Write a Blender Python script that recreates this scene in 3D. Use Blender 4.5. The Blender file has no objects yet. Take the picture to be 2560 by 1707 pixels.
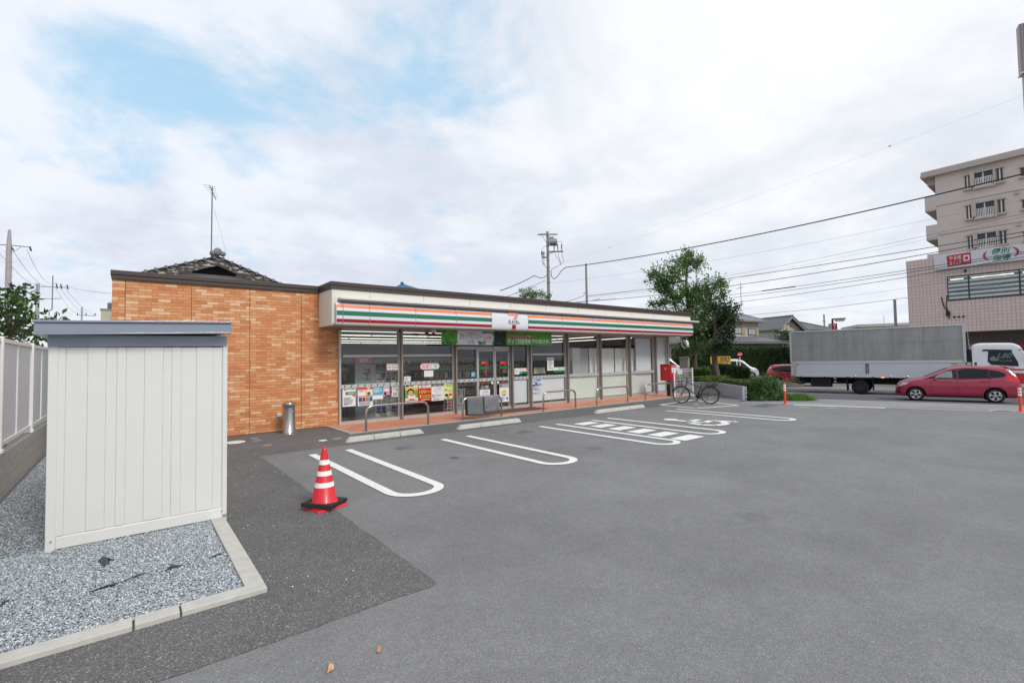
import bpy, bmesh, math, random
import numpy as np
from mathutils import Vector, Matrix
from mathutils.geometry import tessellate_polygon
random.seed(7)
RNG = np.random.default_rng(11)
SC = bpy.context.scene
COL = SC.collection
# ------------------------------------------------------------------ camera
YAW, PITCH, ROLL, FPX, EYE = math.radians(51.285), math.radians(2.078), math.radians(-0.946), 1188.53, 1.90
_f = Vector((math.cos(PITCH)*math.cos(YAW), math.cos(PITCH)*math.sin(YAW), math.sin(PITCH)))
_r0 = Vector((math.sin(YAW), -math.cos(YAW), 0)); _u0 = _r0.cross(_f)
_r = math.cos(ROLL)*_r0 + math.sin(ROLL)*_u0
_u = -math.sin(ROLL)*_r0 + math.cos(ROLL)*_u0
EYEV = Vector((0, 0, EYE))
cam = bpy.data.cameras.new('camera'); camo = bpy.data.objects.new('camera', cam); COL.objects.link(camo)
cam.sensor_width = 36; cam.lens = FPX/2560*36; cam.clip_start = .05; cam.clip_end = 3000
camo.matrix_world = Matrix(((_r.x, _u.x, -_f.x, 0), (_r.y, _u.y, -_f.y, 0), (_r.z, _u.z, -_f.z, EYE), (0, 0, 0, 1)))
SC.camera = camo
# ------------------------------------------------------------------ light
SUN_EL, SUN_AZ = math.radians(43), math.radians(-84)      # azimuth from +X towards +Y
SC.view_settings.view_transform = 'Standard'; SC.view_settings.look = 'None'
SC.view_settings.exposure = 0.57; SC.view_settings.gamma = 1
sun = bpy.data.lights.new('sun', 'SUN'); suno = bpy.data.objects.new('sun', sun); COL.objects.link(suno)
sun.energy = 1.5; sun.angle = math.radians(16); sun.color = (1, .97, .92)
sdir = Vector((math.cos(SUN_EL)*math.cos(SUN_AZ), math.cos(SUN_EL)*math.sin(SUN_AZ), math.sin(SUN_EL)))
suno.rotation_euler = sdir.to_track_quat('Z', 'Y').to_euler()
suno.location = sdir*60
W = bpy.data.worlds.new('World'); SC.world = W; W.use_nodes = True
def world():
    nt = W.node_tree; nt.nodes.clear(); N = nt.nodes.new; L = nt.links.new
    out = N('ShaderNodeOutputWorld'); bg = N('ShaderNodeBackground'); bg.inputs[1].default_value = .1
    sky = N('ShaderNodeTexSky'); sky.sky_type = 'NISHITA'; sky.sun_disc = False
    sky.sun_elevation = SUN_EL; sky.sun_rotation = math.pi/2 - SUN_AZ; sky.air_density = 1; sky.dust_density = 1.5
    tc = N('ShaderNodeTexCoord'); sep = N('ShaderNodeSeparateXYZ'); L(tc.outputs['Generated'], sep.inputs[0])
    def mth(op, a, b=None, clamp=False):
        m = N('ShaderNodeMath'); m.operation = op; m.use_clamp = clamp
        for i, v in enumerate((a, b)):
            if v is None: continue
            if isinstance(v, (int, float)): m.inputs[i].default_value = v
            else: L(v, m.inputs[i])
        return m.outputs[0]
    zc = mth('MAXIMUM', sep.outputs[2], 0.0)
    den = mth('ADD', zc, .22)
    comb = N('ShaderNodeCombineXYZ'); L(mth('DIVIDE', sep.outputs[0], den), comb.inputs[0]); L(mth('DIVIDE', sep.outputs[1], den), comb.inputs[1])
    def noise(scale, detail, rough, off, dist=0.0):
        mp = N('ShaderNodeMapping'); mp.inputs['Location'].default_value = off; L(comb.outputs[0], mp.inputs[0])
        n = N('ShaderNodeTexNoise'); n.inputs['Scale'].default_value = scale; n.inputs['Detail'].default_value = detail
        n.inputs['Roughness'].default_value = rough; n.inputs['Distortion'].default_value = dist; L(mp.outputs[0], n.inputs['Vector'])
        return n.outputs[0]
    def ramp(v, a, b):
        m = N('ShaderNodeMapRange'); m.interpolation_type = 'SMOOTHSTEP'; L(v, m.inputs[0])
        m.inputs[1].default_value = a; m.inputs[2].default_value = b; return m.outputs[0]
    def lobe(d, k):   # broad bias towards a part of the sky
        v = N('ShaderNodeVectorMath'); v.operation = 'DOT_PRODUCT'; L(tc.outputs['Generated'], v.inputs[0]); v.inputs[1].default_value = Vector(d).normalized()
        return mth('POWER', mth('MAXIMUM', v.outputs['Value'], 0), k)
    n1 = noise(1.5, 10, .6, (3.1, 1.7, 0), .35)
    n2 = noise(1.15, 8, .58, (7.7, -2.3, 4), .3)
    n3 = noise(4.2, 8, .62, (1.2, 5.1, 2), .3)
    clear = mth('ADD', mth('MULTIPLY', lobe(SKY_A, 9), .13), mth('ADD', mth('MULTIPLY', lobe(SKY_B, 45), .10), mth('MULTIPLY', lobe(SKY_C, 60), .10)))
    cover = mth('ADD', mth('SUBTRACT', mth('ADD', n1, .25), clear), mth('MULTIPLY', mth('SUBTRACT', n3, .5), .22))
    dens = ramp(cover, .40, .62)
    mixc = N('ShaderNodeMixRGB'); L(ramp(mth('ADD', mth('MULTIPLY', n2, .75), mth('MULTIPLY', n3, .25)), .38, .62), mixc.inputs[0])
    mixc.inputs[1].default_value = (4.65, 5.0, 5.75, 1); mixc.inputs[2].default_value = (6.05, 6.3, 6.8, 1)
    bright = lobe(SKY_W, 7)
    addw = N('ShaderNodeMixRGB'); addw.blend_type = 'ADD'; addw.inputs[0].default_value = 1
    scl = N('ShaderNodeMixRGB'); L(bright, scl.inputs[0]); scl.inputs[1].default_value = (0, 0, 0, 1); scl.inputs[2].default_value = (.7, .6, .3, 1)
    L(mixc.outputs[0], addw.inputs[1]); L(scl.outputs[0], addw.inputs[2])
    # thin veil keeps the open blue pale
    pale = N('ShaderNodeMixRGB'); pale.inputs[0].default_value = .72; L(sky.outputs[0], pale.inputs[1]); pale.inputs[2].default_value = (3.7, 5.7, 7.2, 1)
    mix = N('ShaderNodeMixRGB'); L(dens, mix.inputs[0]); L(pale.outputs[0], mix.inputs[1]); L(addw.outputs[0], mix.inputs[2])
    L(mix.outputs[0], bg.inputs[0]); L(bg.outputs[0], out.inputs[0])
# ------------------------------------------------------------------ where things stand (photo measurements turned into metres)
def ray(x, y): return _f + ((x-1280)/FPX)*_r - ((y-853.5)/FPX)*_u
def GP(x, y, z=0.0): d = ray(x, y); return EYEV + d*((z-EYE)/d.z)
def PY(x, y, Y): d = ray(x, y); return EYEV + d*(Y/d.y)
def PX(x, y, X): d = ray(x, y); return EYEV + d*(X/d.x)
def AT(x, y, dep): return EYEV + ray(x, y)*dep
def crop(ox, oy, s): return lambda x, y: (ox + x/s, oy + y/s)
SKY_A = ray(560, 60); SKY_B = ray(1010, 330); SKY_C = ray(330, 260); SKY_W = ray(1900, 120)
world()
# ------------------------------------------------------------------ materials
def lin(h):
    h = h.lstrip('#'); v = [int(h[i:i+2], 16)/255 for i in (0, 2, 4)]
    return tuple((c/12.92 if c <= .04045 else ((c+.055)/1.055)**2.4) for c in v) + (1,)
MATS = {}
def new_mat(name):
    m = bpy.data.materials.new(name); m.use_nodes = True; nt = m.node_tree
    return m, nt, nt.nodes['Principled BSDF']
def M(name, col, rough=.55, metal=0.0, var=.08, scale=6.0, bump=0.0, bscale=60.0, coat=0.0, spec=None, stretch=(1, 1, 1), trans=0.0, emit=0.0):
    """plain painted / metal / concrete look: base colour broken up by noise, optional fine bump"""
    if name in MATS: return MATS[name]
    m, nt, b = new_mat(name); N = nt.nodes.new; L = nt.links.new
    c = lin(col) if isinstance(col, str) else tuple(col) + (1,)
    tc = N('ShaderNodeTexCoord'); mp = N('ShaderNodeMapping'); mp.inputs['Scale'].default_value = stretch; L(tc.outputs['Object'], mp.inputs[0])
    no = N('ShaderNodeTexNoise'); no.inputs['Scale'].default_value = scale; no.inputs['Detail'].default_value = 6; no.inputs['Roughness'].default_value = .62; L(mp.outputs[0], no.inputs['Vector'])
    cr = N('ShaderNodeValToRGB'); e = cr.color_ramp.elements
    e[0].position = .3; e[1].position = .7
    e[0].color = tuple(max(0, x*(1-var)) for x in c[:3]) + (1,); e[1].color = tuple(min(1, x*(1+var)) for x in c[:3]) + (1,)
    L(no.outputs[0], cr.inputs[0]); L(cr.outputs[0], b.inputs['Base Color'])
    b.inputs['Roughness'].default_value = rough; b.inputs['Metallic'].default_value = metal
    if coat: b.inputs['Coat Weight'].default_value = coat; b.inputs['Coat Roughness'].default_value = .04
    if spec is not None: b.inputs['Specular IOR Level'].default_value = spec
    if emit:
        b.inputs['Emission Color'].default_value = c; b.inputs['Emission Strength'].default_value = emit
    if bump:
        n2 = N('ShaderNodeTexNoise'); n2.inputs['Scale'].default_value = bscale; n2.inputs['Detail'].default_value = 4; L(mp.outputs[0], n2.inputs['Vector'])
        bp = N('ShaderNodeBump'); bp.inputs['Strength'].default_value = bump; bp.inputs['Distance'].default_value = .01; L(n2.outputs[0], bp.inputs['Height']); L(bp.outputs[0], b.inputs['Normal'])
    MATS[name] = m; return m
def glass(name, tint=(.86, .9, .88), ior=1.5, boost=1.0):
    if name in MATS: return MATS[name]
    m, nt, b = new_mat(name); N = nt.nodes.new; L = nt.links.new; nt.nodes.remove(b)
    out = nt.nodes['Material Output']; tr = N('ShaderNodeBsdfTransparent'); tr.inputs[0].default_value = tint + (1,)
    gl = N('ShaderNodeBsdfGlossy'); gl.inputs['Roughness'].default_value = .01; gl.inputs['Color'].default_value = (boost, boost, boost, 1)
    lw = N('ShaderNodeLayerWeight'); lw.inputs[0].default_value = .5; pw_ = N('ShaderNodeMath'); pw_.operation = 'POWER'; L(lw.outputs['Facing'], pw_.inputs[0]); pw_.inputs[1].default_value = 5
    fr = N('ShaderNodeMath'); fr.operation = 'MULTIPLY_ADD'; L(pw_.outputs[0], fr.inputs[0]); fr.inputs[1].default_value = .55; fr.inputs[2].default_value = .04; mx = N('ShaderNodeMixShader')
    L(fr.outputs[0], mx.inputs[0]); L(tr.outputs[0], mx.inputs[1]); L(gl.outputs[0], mx.inputs[2]); L(mx.outputs[0], out.inputs[0])
    MATS[name] = m; return m
def leafmat(name, c1, c2, c3=None, tr=.35, nsc=1.6):
    if name in MATS: return MATS[name]
    m, nt, b = new_mat(name); N = nt.nodes.new; L = nt.links.new
    ge = N('ShaderNodeNewGeometry'); cr = N('ShaderNodeValToRGB'); e = cr.color_ramp.elements
    e[0].color = lin(c1); e[1].color = lin(c2); e[0].position = .1; e[1].position = .8
    if c3: k = cr.color_ramp.elements.new(.93); k.color = lin(c3)
    tc = N('ShaderNodeTexCoord'); no = N('ShaderNodeTexNoise'); no.inputs['Scale'].default_value = nsc; no.inputs['Detail'].default_value = 3; L(tc.outputs['Object'], no.inputs[0])
    mr = N('ShaderNodeMapRange'); L(no.outputs[0], mr.inputs[0]); mr.inputs[1].default_value = .32; mr.inputs[2].default_value = .68
    mm = N('ShaderNodeMixRGB'); mm.inputs[0].default_value = .55 if tr else 0; L(ge.outputs['Random Per Island'], mm.inputs[1]); L(mr.outputs[0], mm.inputs[2]); L(mm.outputs[0], cr.inputs[0]); L(cr.outputs[0], b.inputs['Base Color'])
    b.inputs['Roughness'].default_value = .5
    tl = N('ShaderNodeBsdfTranslucent'); L(cr.outputs[0], tl.inputs[0]); mx = N('ShaderNodeMixShader'); mx.inputs[0].default_value = tr
    L(b.outputs[0], mx.inputs[1]); L(tl.outputs[0], mx.inputs[2]); L(mx.outputs[0], nt.nodes['Material Output'].inputs[0])
    MATS[name] = m; return m
def asphalt(name, base, chip, sc, contrast, stains=()):
    m, nt, b = new_mat(name); N = nt.nodes.new; L = nt.links.new
    tc = N('ShaderNodeTexCoord'); co = tc.outputs['Object']
    def mixf(fac, a, bb, mode='MIX'):
        x = N('ShaderNodeMixRGB'); x.blend_type = mode
        for i, v in enumerate((fac, a, bb)):
            if isinstance(v, (int, float)): x.inputs[i].default_value = v if i == 0 else (v, v, v, 1)
            elif isinstance(v, tuple): x.inputs[i].default_value = v
            else: L(v, x.inputs[i])
        return x.outputs[0]
    vo = N('ShaderNodeTexVoronoi'); vo.inputs['Scale'].default_value = sc; L(co, vo.inputs['Vector'])
    cr = N('ShaderNodeValToRGB'); e = cr.color_ramp.elements; e[0].position = .05; e[1].position = .95
    base = lin(base); chip = lin(chip)
    e[0].color = tuple(x*(1-contrast) for x in base[:3]) + (1,); e[1].color = tuple(x*(1+contrast*.8) for x in base[:3]) + (1,)
    k = cr.color_ramp.elements.new(.985); k.color = chip
    sx = N('ShaderNodeSeparateColor'); L(vo.outputs['Color'], sx.inputs[0]); L(sx.outputs[0], cr.inputs[0])
    col = cr.outputs[0]
    for s_, lo, hi in ((.35, .86, 1.1), (1.7, .93, 1.06), (9, .94, 1.05)):
        no = N('ShaderNodeTexNoise'); no.inputs['Scale'].default_value = s_; no.inputs['Detail'].default_value = 5; L(co, no.inputs['Vector'])
        mr = N('ShaderNodeMapRange'); L(no.outputs[0], mr.inputs[0]); mr.inputs[1].default_value = .3; mr.inputs[2].default_value = .7; mr.inputs[3].default_value = lo; mr.inputs[4].default_value = hi
        col = mixf(1.0, col, mr.outputs[0], 'MULTIPLY')
    for (x, y, rx, ry, k) in stains:
        no = N('ShaderNodeTexNoise'); no.inputs['Scale'].default_value = 7; no.inputs['Detail'].default_value = 6; L(co, no.inputs['Vector'])
        mp = N('ShaderNodeMapping'); mp.vector_type = 'POINT'; mp.inputs['Location'].default_value = (-x/rx, -y/ry, 0); mp.inputs['Scale'].default_value = (1/rx, 1/ry, 0); L(co, mp.inputs[0])
        ln = N('ShaderNodeVectorMath'); ln.operation = 'LENGTH'; L(mp.outputs[0], ln.inputs[0])
        ad = N('ShaderNodeMath'); ad.operation = 'MULTIPLY_ADD'; L(no.outputs[0], ad.inputs[0]); ad.inputs[1].default_value = 2.2; L(ln.outputs['Value'], ad.inputs[2])
        mr = N('ShaderNodeMapRange'); mr.interpolation_type = 'SMOOTHSTEP'; L(ad.outputs[0], mr.inputs[0]); mr.inputs[1].default_value = 1.35; mr.inputs[2].default_value = 2.1; mr.inputs[3].default_value = k; mr.inputs[4].default_value = 1
        col = mixf(1.0, col, mr.outputs[0], 'MULTIPLY')
    L(col, b.inputs['Base Color']); b.inputs['Roughness'].default_value = .82; b.inputs['Specular IOR Level'].default_value = .3
    bp = N('ShaderNodeBump'); bp.inputs['Strength'].default_value = .5; bp.inputs['Distance'].default_value = .006; L(vo.outputs['Distance'], bp.inputs['Height']); L(bp.outputs[0], b.inputs['Normal'])
    MATS[name] = m; return m
# ------------------------------------------------------------------ mesh building
_GL = {}
def glyph(s):
    if s not in _GL:
        cu = bpy.data.curves.new('lettering', 'FONT'); cu.body = s; cu.resolution_u = 3; cu.offset = .018
        o = bpy.data.objects.new('lettering', cu); me = o.to_mesh()
        v = np.array([tuple(q.co) for q in me.vertices]); f = [tuple(p.vertices) for p in me.polygons]
        o.to_mesh_clear(); bpy.data.objects.remove(o); bpy.data.curves.remove(cu); _GL[s] = (v, f)
    return _GL[s]
class MB:
    def __init__(s): s.v = []; s.f = []; s.m = []; s.mats = []; s.sm = []
    def mi(s, mat):
        if mat not in s.mats: s.mats.append(mat)
        return s.mats.index(mat)
    def add(s, vs, fs, mat, smooth=False):
        b = len(s.v); k = s.mi(mat); s.v += [tuple(v) for v in vs]
        for f in fs: s.f.append(tuple(b+i for i in f)); s.m.append(k); s.sm.append(smooth)
    def box(s, x0, x1, y0, y1, z0, z1, mat):
        vs = [(x, y, z) for z in (z0, z1) for y in (y0, y1) for x in (x0, x1)]
        s.add(vs, [(0, 2, 3, 1), (4, 5, 7, 6), (0, 1, 5, 4), (2, 6, 7, 3), (0, 4, 6, 2), (1, 3, 7, 5)], mat)
    def hexa(s, p, mat):   # 8 corners, bottom 4 (ccw) then top 4
        s.add(p, [(3, 2, 1, 0), (4, 5, 6, 7), (0, 1, 5, 4), (1, 2, 6, 5), (2, 3, 7, 6), (3, 0, 4, 7)], mat)
    def quad(s, a, b, c, d, mat): s.add([a, b, c, d], [(0, 1, 2, 3)], mat)
    def poly(s, pts, mat):
        tri = tessellate_polygon([[Vector(p) for p in pts]]); s.add(pts, tri, mat)
    def prism(s, pts, vec, mat):   # planar polygon swept along vec
        n = len(pts); vec = Vector(vec); a = [Vector(p) for p in pts]; b = [p+vec for p in a]
        tri = tessellate_polygon([a]); fs = [tuple(t) for t in tri] + [tuple(n+i for i in reversed(t)) for t in tri]
        fs += [(i, (i+1) % n, n+(i+1) % n, n+i) for i in range(n)]
        s.add(a+b, fs, mat)
    def tube(s, pts, r, mat, seg=8, r2=None, cap=True, smooth=True):
        pts = [Vector(p) for p in pts]; n = len(pts); rings = []; up = None
        for i, p in enumerate(pts):
            t = (pts[min(i+1, n-1)] - pts[max(i-1, 0)]).normalized()
            if up is None: up = Vector((0, 0, 1)) if abs(t.z) < .9 else Vector((1, 0, 0))
            a = t.cross(up).normalized(); bb = a.cross(t).normalized(); up = bb
            rr = r if r2 is None else r + (r2-r)*i/(n-1)
            if isinstance(r, (list, tuple)): rr = r[i]
            rr = float(rr)
            rings.append([p + rr*(math.cos(2*math.pi*k/seg)*a + math.sin(2*math.pi*k/seg)*bb) for k in range(seg)])
        vs = [v for q in rings for v in q]; fs = []
        for i in range(n-1):
            for k in range(seg): fs.append((i*seg+k, i*seg+(k+1) % seg, (i+1)*seg+(k+1) % seg, (i+1)*seg+k))
        s.add(vs, fs, mat, smooth)
        if cap: s.add(rings[0], [tuple(reversed(range(seg)))], mat); s.add(rings[-1], [tuple(range(seg))], mat)
    def lathe(s, prof, mat, c=(0, 0, 0), seg=24, axis='z', smooth=True):
        vs = []; n = len(prof)
        for r, h in prof:
            for k in range(seg):
                a = 2*math.pi*k/seg; x, y = r*math.cos(a), r*math.sin(a)
                p = {'z': (x, y, h), 'y': (x, h, y), 'x': (h, x, y)}[axis]; vs.append((c[0]+p[0], c[1]+p[1], c[2]+p[2]))
        fs = [(i*seg+k, i*seg+(k+1) % seg, (i+1)*seg+(k+1) % seg, (i+1)*seg+k) for i in range(n-1) for k in range(seg)]
        s.add(vs, fs, mat, smooth)
    def disc(s, c, r, axis, mat, seg=24, rx=None):
        vs = []
        for k in range(seg):
            a = 2*math.pi*k/seg; x, y = (rx or r)*math.cos(a), r*math.sin(a)
            p = {'z': (x, y, 0), 'y': (x, 0, y), 'x': (0, x, y)}[axis]; vs.append((c[0]+p[0], c[1]+p[1], c[2]+p[2]))
        s.add(vs, [tuple(range(seg))], mat)
    def text(s, st, o, ex, ey, mat):   # lettering fitted into the parallelogram o, o+ex, o+ey
        v, f = glyph(st); lo = v.min(0); sz = np.maximum(v.max(0)-lo, 1e-6)
        o, ex, ey = Vector(o), Vector(ex), Vector(ey)
        s.add([o + ex*float((p[0]-lo[0])/sz[0]) + ey*float((p[1]-lo[1])/sz[1]) for p in v], f, mat)
    def build(s, name, parent=None, loc=(0, 0, 0), bevel=0, mw=None, fix=False):
        me = bpy.data.meshes.new(name); me.from_pydata(s.v, [], s.f); me.update()
        for m in s.mats: me.materials.append(m)
        me.polygons.foreach_set('material_index', s.m); me.polygons.foreach_set('use_smooth', s.sm)
        if fix:
            bm = bmesh.new(); bm.from_mesh(me); bmesh.ops.recalc_face_normals(bm, faces=bm.faces); bm.to_mesh(me); bm.free()
        o = bpy.data.objects.new(name, me); COL.objects.link(o)
        if parent: o.parent = parent
        o.location = loc
        if mw is not None: o.matrix_world = mw
        if bevel:
            b = o.modifiers.new('bevel', 'BEVEL'); b.width = bevel; b.segments = 2; b.limit_method = 'ANGLE'; b.angle_limit = .7
        return o
def np_mesh(name, V, F, mat, parent=None, smooth=False):
    V = np.asarray(V, np.float32); F = np.asarray(F, np.int32); k = F.shape[1]
    me = bpy.data.meshes.new(name); me.vertices.add(len(V)); me.vertices.foreach_set('co', V.ravel())
    me.loops.add(F.size); me.loops.foreach_set('vertex_index', F.ravel()); me.polygons.add(len(F))
    me.polygons.foreach_set('loop_start', np.arange(0, F.size, k, dtype=np.int32))
    me.update(calc_edges=True); me.validate(); me.materials.append(mat)
    if smooth: me.polygons.foreach_set('use_smooth', [True]*len(F))
    o = bpy.data.objects.new(name, me); COL.objects.link(o)
    if parent: o.parent = parent
    return o
def tag(o, label=None, cat=None, group=None, kind=None):
    if label: o['label'] = label
    if cat: o['category'] = cat
    if group: o['group'] = group
    if kind: o['kind'] = kind
    return o
def thing(name, label, cat, loc=(0, 0, 0), rz=0, group=None):
    o = bpy.data.objects.new(name, None); COL.objects.link(o); o.empty_display_size = .2
    o.location = loc; o.rotation_euler = (0, 0, rz)
    return tag(o, label, cat, group)
def kids(o): return [c for c in bpy.data.objects if c.parent == o]
def copy_tree(o, parent=None):
    c = o.copy(); COL.objects.link(c)
    if parent: c.parent = parent
    for ch in kids(o): copy_tree(ch, c)
    return c
def leaves(P, D, L, Wd, rng=RNG, fold=.0):
    """diamond leaves: base points P, unit directions D, length L, width Wd"""
    n = len(P); R = rng.normal(size=(n, 3)); S = np.cross(D, R); S /= np.linalg.norm(S, axis=1, keepdims=True)+1e-9
    L = np.broadcast_to(L, (n,))[:, None]; Wd = np.broadcast_to(Wd, (n,))[:, None]
    Nn = np.cross(D, S)
    V = np.stack([P, P + D*L*.45 + S*Wd*.5 + Nn*L*.05, P + D*L, P + D*L*.45 - S*Wd*.5 + Nn*L*.05], 1).reshape(-1, 3)
    return V, np.arange(4*n).reshape(n, 4)
def unit(v): return v/(np.linalg.norm(v, axis=1, keepdims=True)+1e-9)
def shoots(clusters, per, leaf, step, up=.5, lmin=.55, lmax=1.15, spread=.4, rng=RNG):
    """leafy shoots growing outwards from cluster centres; returns leaf bases and directions"""
    Ps, Ds = [], []
    for (c, R) in clusters:
        k = max(3, int(per*R)); c = np.array(c)
        for i in range(k):
            d = rng.normal(size=3); d[2] += up*abs(rng.normal()); d /= np.linalg.norm(d)
            p = c + rng.normal(size=3)*R*spread; ln = R*rng.uniform(lmin, lmax); n = max(3, int(ln/step))
            bend = rng.normal(size=3)*.25; bend[2] -= .1
            t = np.linspace(.1, 1, n)[:, None]; pts = p + d*ln*t + bend*ln*.5*t*t
            dd = d + bend*t; side = unit(rng.normal(size=(n, 3))); dirs = unit(unit(dd)*.7 + side)
            Ps.append(pts + side*.01); Ds.append(dirs)
    return np.concatenate(Ps), np.concatenate(Ds)
# ================================================================== ground, lot, road
NV = Vector((math.sin(math.radians(105)), -math.cos(math.radians(105)), 0)); DV = Vector((math.cos(math.radians(105)), math.sin(math.radians(105)), 0))
KN = [(-400, 0), (20.6, 0), (24.7, -.15), (27.9, -.28), (32.8, -.4), (400, -.4)]
def zg(n): return float(np.interp(n, [k[0] for k in KN], [k[1] for k in KN]))
def ND(n, d, dz=0.0): p = NV*n + DV*d; return Vector((p.x, p.y, zg(n)+dz))
def GR(x, y):   # photo point on the sloping ground
    z = 0
    for _ in range(30):
        p = GP(x, y, z); z = .5*z + .5*zg(p.dot(NV))
    return p
def strip(mb, n0, n1, d0, d1, dz, mat):
    ks = [n0] + [k[0] for k in KN if n0 < k[0] < n1] + [n1]
    for a, b in zip(ks, ks[1:]): mb.quad(ND(a, d0, dz), ND(b, d0, dz), ND(b, d1, dz), ND(a, d1, dz), mat)
st_pts = []
for (x, y, rx, ry, k) in ((1137, 1144, .16, .2, .45), (1310, 1080, .3, .28, .55), (1262, 1076, .12, .12, .6), (1484, 1120, .28, .22, .72), (1240, 1102, .2, .2, .8), (1010, 1120, .3, .3, .7), (1000, 1122, .08, .12, .5), (1880, 1290, .3, .25, .85), (1380, 1130, .5, .4, .88)):
    p = GP(x, y); st_pts.append((p.x, p.y, rx, ry, k))
A_LIGHT = asphalt('lot_asphalt', '#7a7a7a', '#939391', 125, .2, st_pts)
A_DARK = asphalt('patch_asphalt', '#666564', '#9f9f9c', 125, .4)
A_ROAD = asphalt('road_asphalt', '#606063', '#8f8f8f', 60, .2)
A_PAVE = asphalt('pavement_asphalt', '#8a8a8b', '#aaaaaa', 60, .15)
PAINT = M('road_paint', '#dededa', .7, var=.13, scale=14, bump=.15, bscale=200)
PAINTW = M('worn_road_paint', '#a9a9a7', .8, var=.3, scale=14)
FAR = M('far_ground', '#77766f', .9, var=.25, scale=.4)
mb = MB(); strip(mb, -400, 400, -420, 420, -.06, FAR); tag(mb.build('ground'), kind='structure')
mb = MB(); mb.poly([(-14, -30, 0), (29.5, -30, 0), (20.75/NV.x-9.35*.268, 9.35, 0), (20.25, 9.55, 0), (22.6, 11.9, 0), (22.6, 14.6, 0), (-14, 14.6, 0)], A_LIGHT)
lot = tag(mb.build('parking_lot'), kind='structure')
e = .004
def ragged(a, b, step=.09, amp=.012):
    a, b = Vector(a), Vector(b); n = max(2, int((b-a).length/step)); t = (b-a).normalized(); nn = Vector((-t.y, t.x, 0)); rr = random.Random(n); return [tuple(a.lerp(b, k/n)+nn*rr.uniform(-amp, amp)) for k in range(1, n)]
mb = MB(); mb.poly([(-14, 3.62, e)] + ragged((-1.5, 3.62, e), (2.06, 3.62, e)) + [(2.05, 3.63, e)] + ragged((2.06, 3.62, e), (2.08, 10.92, e)) + [(2.08, 10.92, e)] + ragged((2.08, 10.92, e), (22.3, 10.55, e), .15) + [(22.3, 10.55, e), (22.6, 11.7, e), (22.6, 14.45, e), (-1.4, 14.45, e), (-14, 14.45, e)], A_DARK)
tag(mb.build('asphalt_patch'), kind='structure')
mb = MB(); strip(mb, 20.78, 25.6, -60, 9, .004, A_PAVE); tag(mb.build('pavement'), kind='structure')
mb = MB(); strip(mb, 25.6, 38.3, -140, 220, .0, A_ROAD); road = tag(mb.build('road'), kind='structure')
for n0, n1, d0, d1 in ((25.72, 25.9, -60, 40), (32.15, 32.33, -60, 60), (37.5, 37.7, -60, 60)):
    mb = MB(); strip(mb, n0, n1, d0, d1, .006, PAINT); mb.build('edge_line' if n0 != 32.15 else 'centre_line', road)
CONC = M('concrete', '#a5a39c', .85, var=.14, scale=7, bump=.25, bscale=90)
CONCL = M('pale_concrete', '#b9b6ae', .85, var=.1, scale=9, bump=.25, bscale=120)
mb = MB(); strip(mb, 21.0, 21.16, -60, 1.0, .012, CONCL); strip(mb, 25.45, 25.6, -60, 4, .012, CONCL); tag(mb.build('gutter_edge'), kind='structure')
# painted bay lines
def loop_line(xc0, xc1, y0, y1, w, name):   # long U: two lines joined by a half round end towards the camera
    rm = (xc1-xc0)/2; cx_ = (xc0+xc1)/2; pts = [(xc0, y0)]; yb = y1+rm*.95
    for k in range(19): a = math.pi + math.pi*k/18; pts.append((cx_+rm*math.cos(a), yb+rm*.95*math.sin(a)))
    pts.append((xc1, y0)); m = MB(); L_ = []; R_ = []
    for i, p in enumerate(pts):
        q0 = Vector(pts[max(i-1, 0)]); q1 = Vector(pts[min(i+1, len(pts)-1)]); t = (q1-q0).normalized(); nn = Vector((-t.y, t.x))
        L_.append((p[0]+nn.x*w/2, p[1]+nn.y*w/2, .009)); R_.append((p[0]-nn.x*w/2, p[1]-nn.y*w/2, .009))
    vs = L_+R_; n = len(pts); m.add(vs, [(i, i+1, n+i+1, n+i) for i in range(n-1)], PAINT)
    return m.build(name, lot)
def pline(name, pts, w, z=.009, mat=None):
    m = MB()
    for a, b in zip(pts, pts[1:]):
        a, b = Vector((a[0], a[1], z)), Vector((b[0], b[1], z)); t = (b-a).normalized(); nn = Vector((-t.y, t.x, 0))*w/2
        m.quad(a-nn, b-nn, b+nn, a+nn, mat or PAINT)
    return m.build(name, lot)
def g2(x, y): p = GP(x, y); return (p.x, p.y)
for (a0, a1, b0) in (((778.4, 1135.5), (872.4, 1124.9), (1030, 1240.6)), ((1103.5, 1097.5), (1172, 1090.5), (1375, 1166.5)), ((1345, 1065.5), (1395, 1061), (1655, 1116)), ((1478, 1050.5), (1521, 1045.5), (1775, 1089)), ((1664, 1026.5), (1692, 1023), (1960, 1055))):
    pa, pb = g2(*a0), g2(*a1); ye = GP(*b0).y
    loop_line(pa[0], pb[0], (pa[1]+pb[1])/2, ye, .15, 'bay_line')
zb = []
for (x0, y0, x1, y1) in ((1440, 1061, 1492, 1056.5), (1482, 1067, 1534, 1062), (1527, 1073.5, 1583, 1068), (1576, 1081, 1633, 1074.5), (1628, 1089, 1688, 1082), (1686, 1098.5, 1750, 1090)):
    pa, pb = GP(x0, y0), GP(x1, y1); m = MB(); yc = (pa.y+pb.y)/2
    m.quad((pa.x, yc-.2, .009), (pb.x, yc-.2, .009), (pb.x, yc+.2, .009), (pa.x, yc+.2, .009), PAINT); m.build('hatching_bar', lot)
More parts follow.
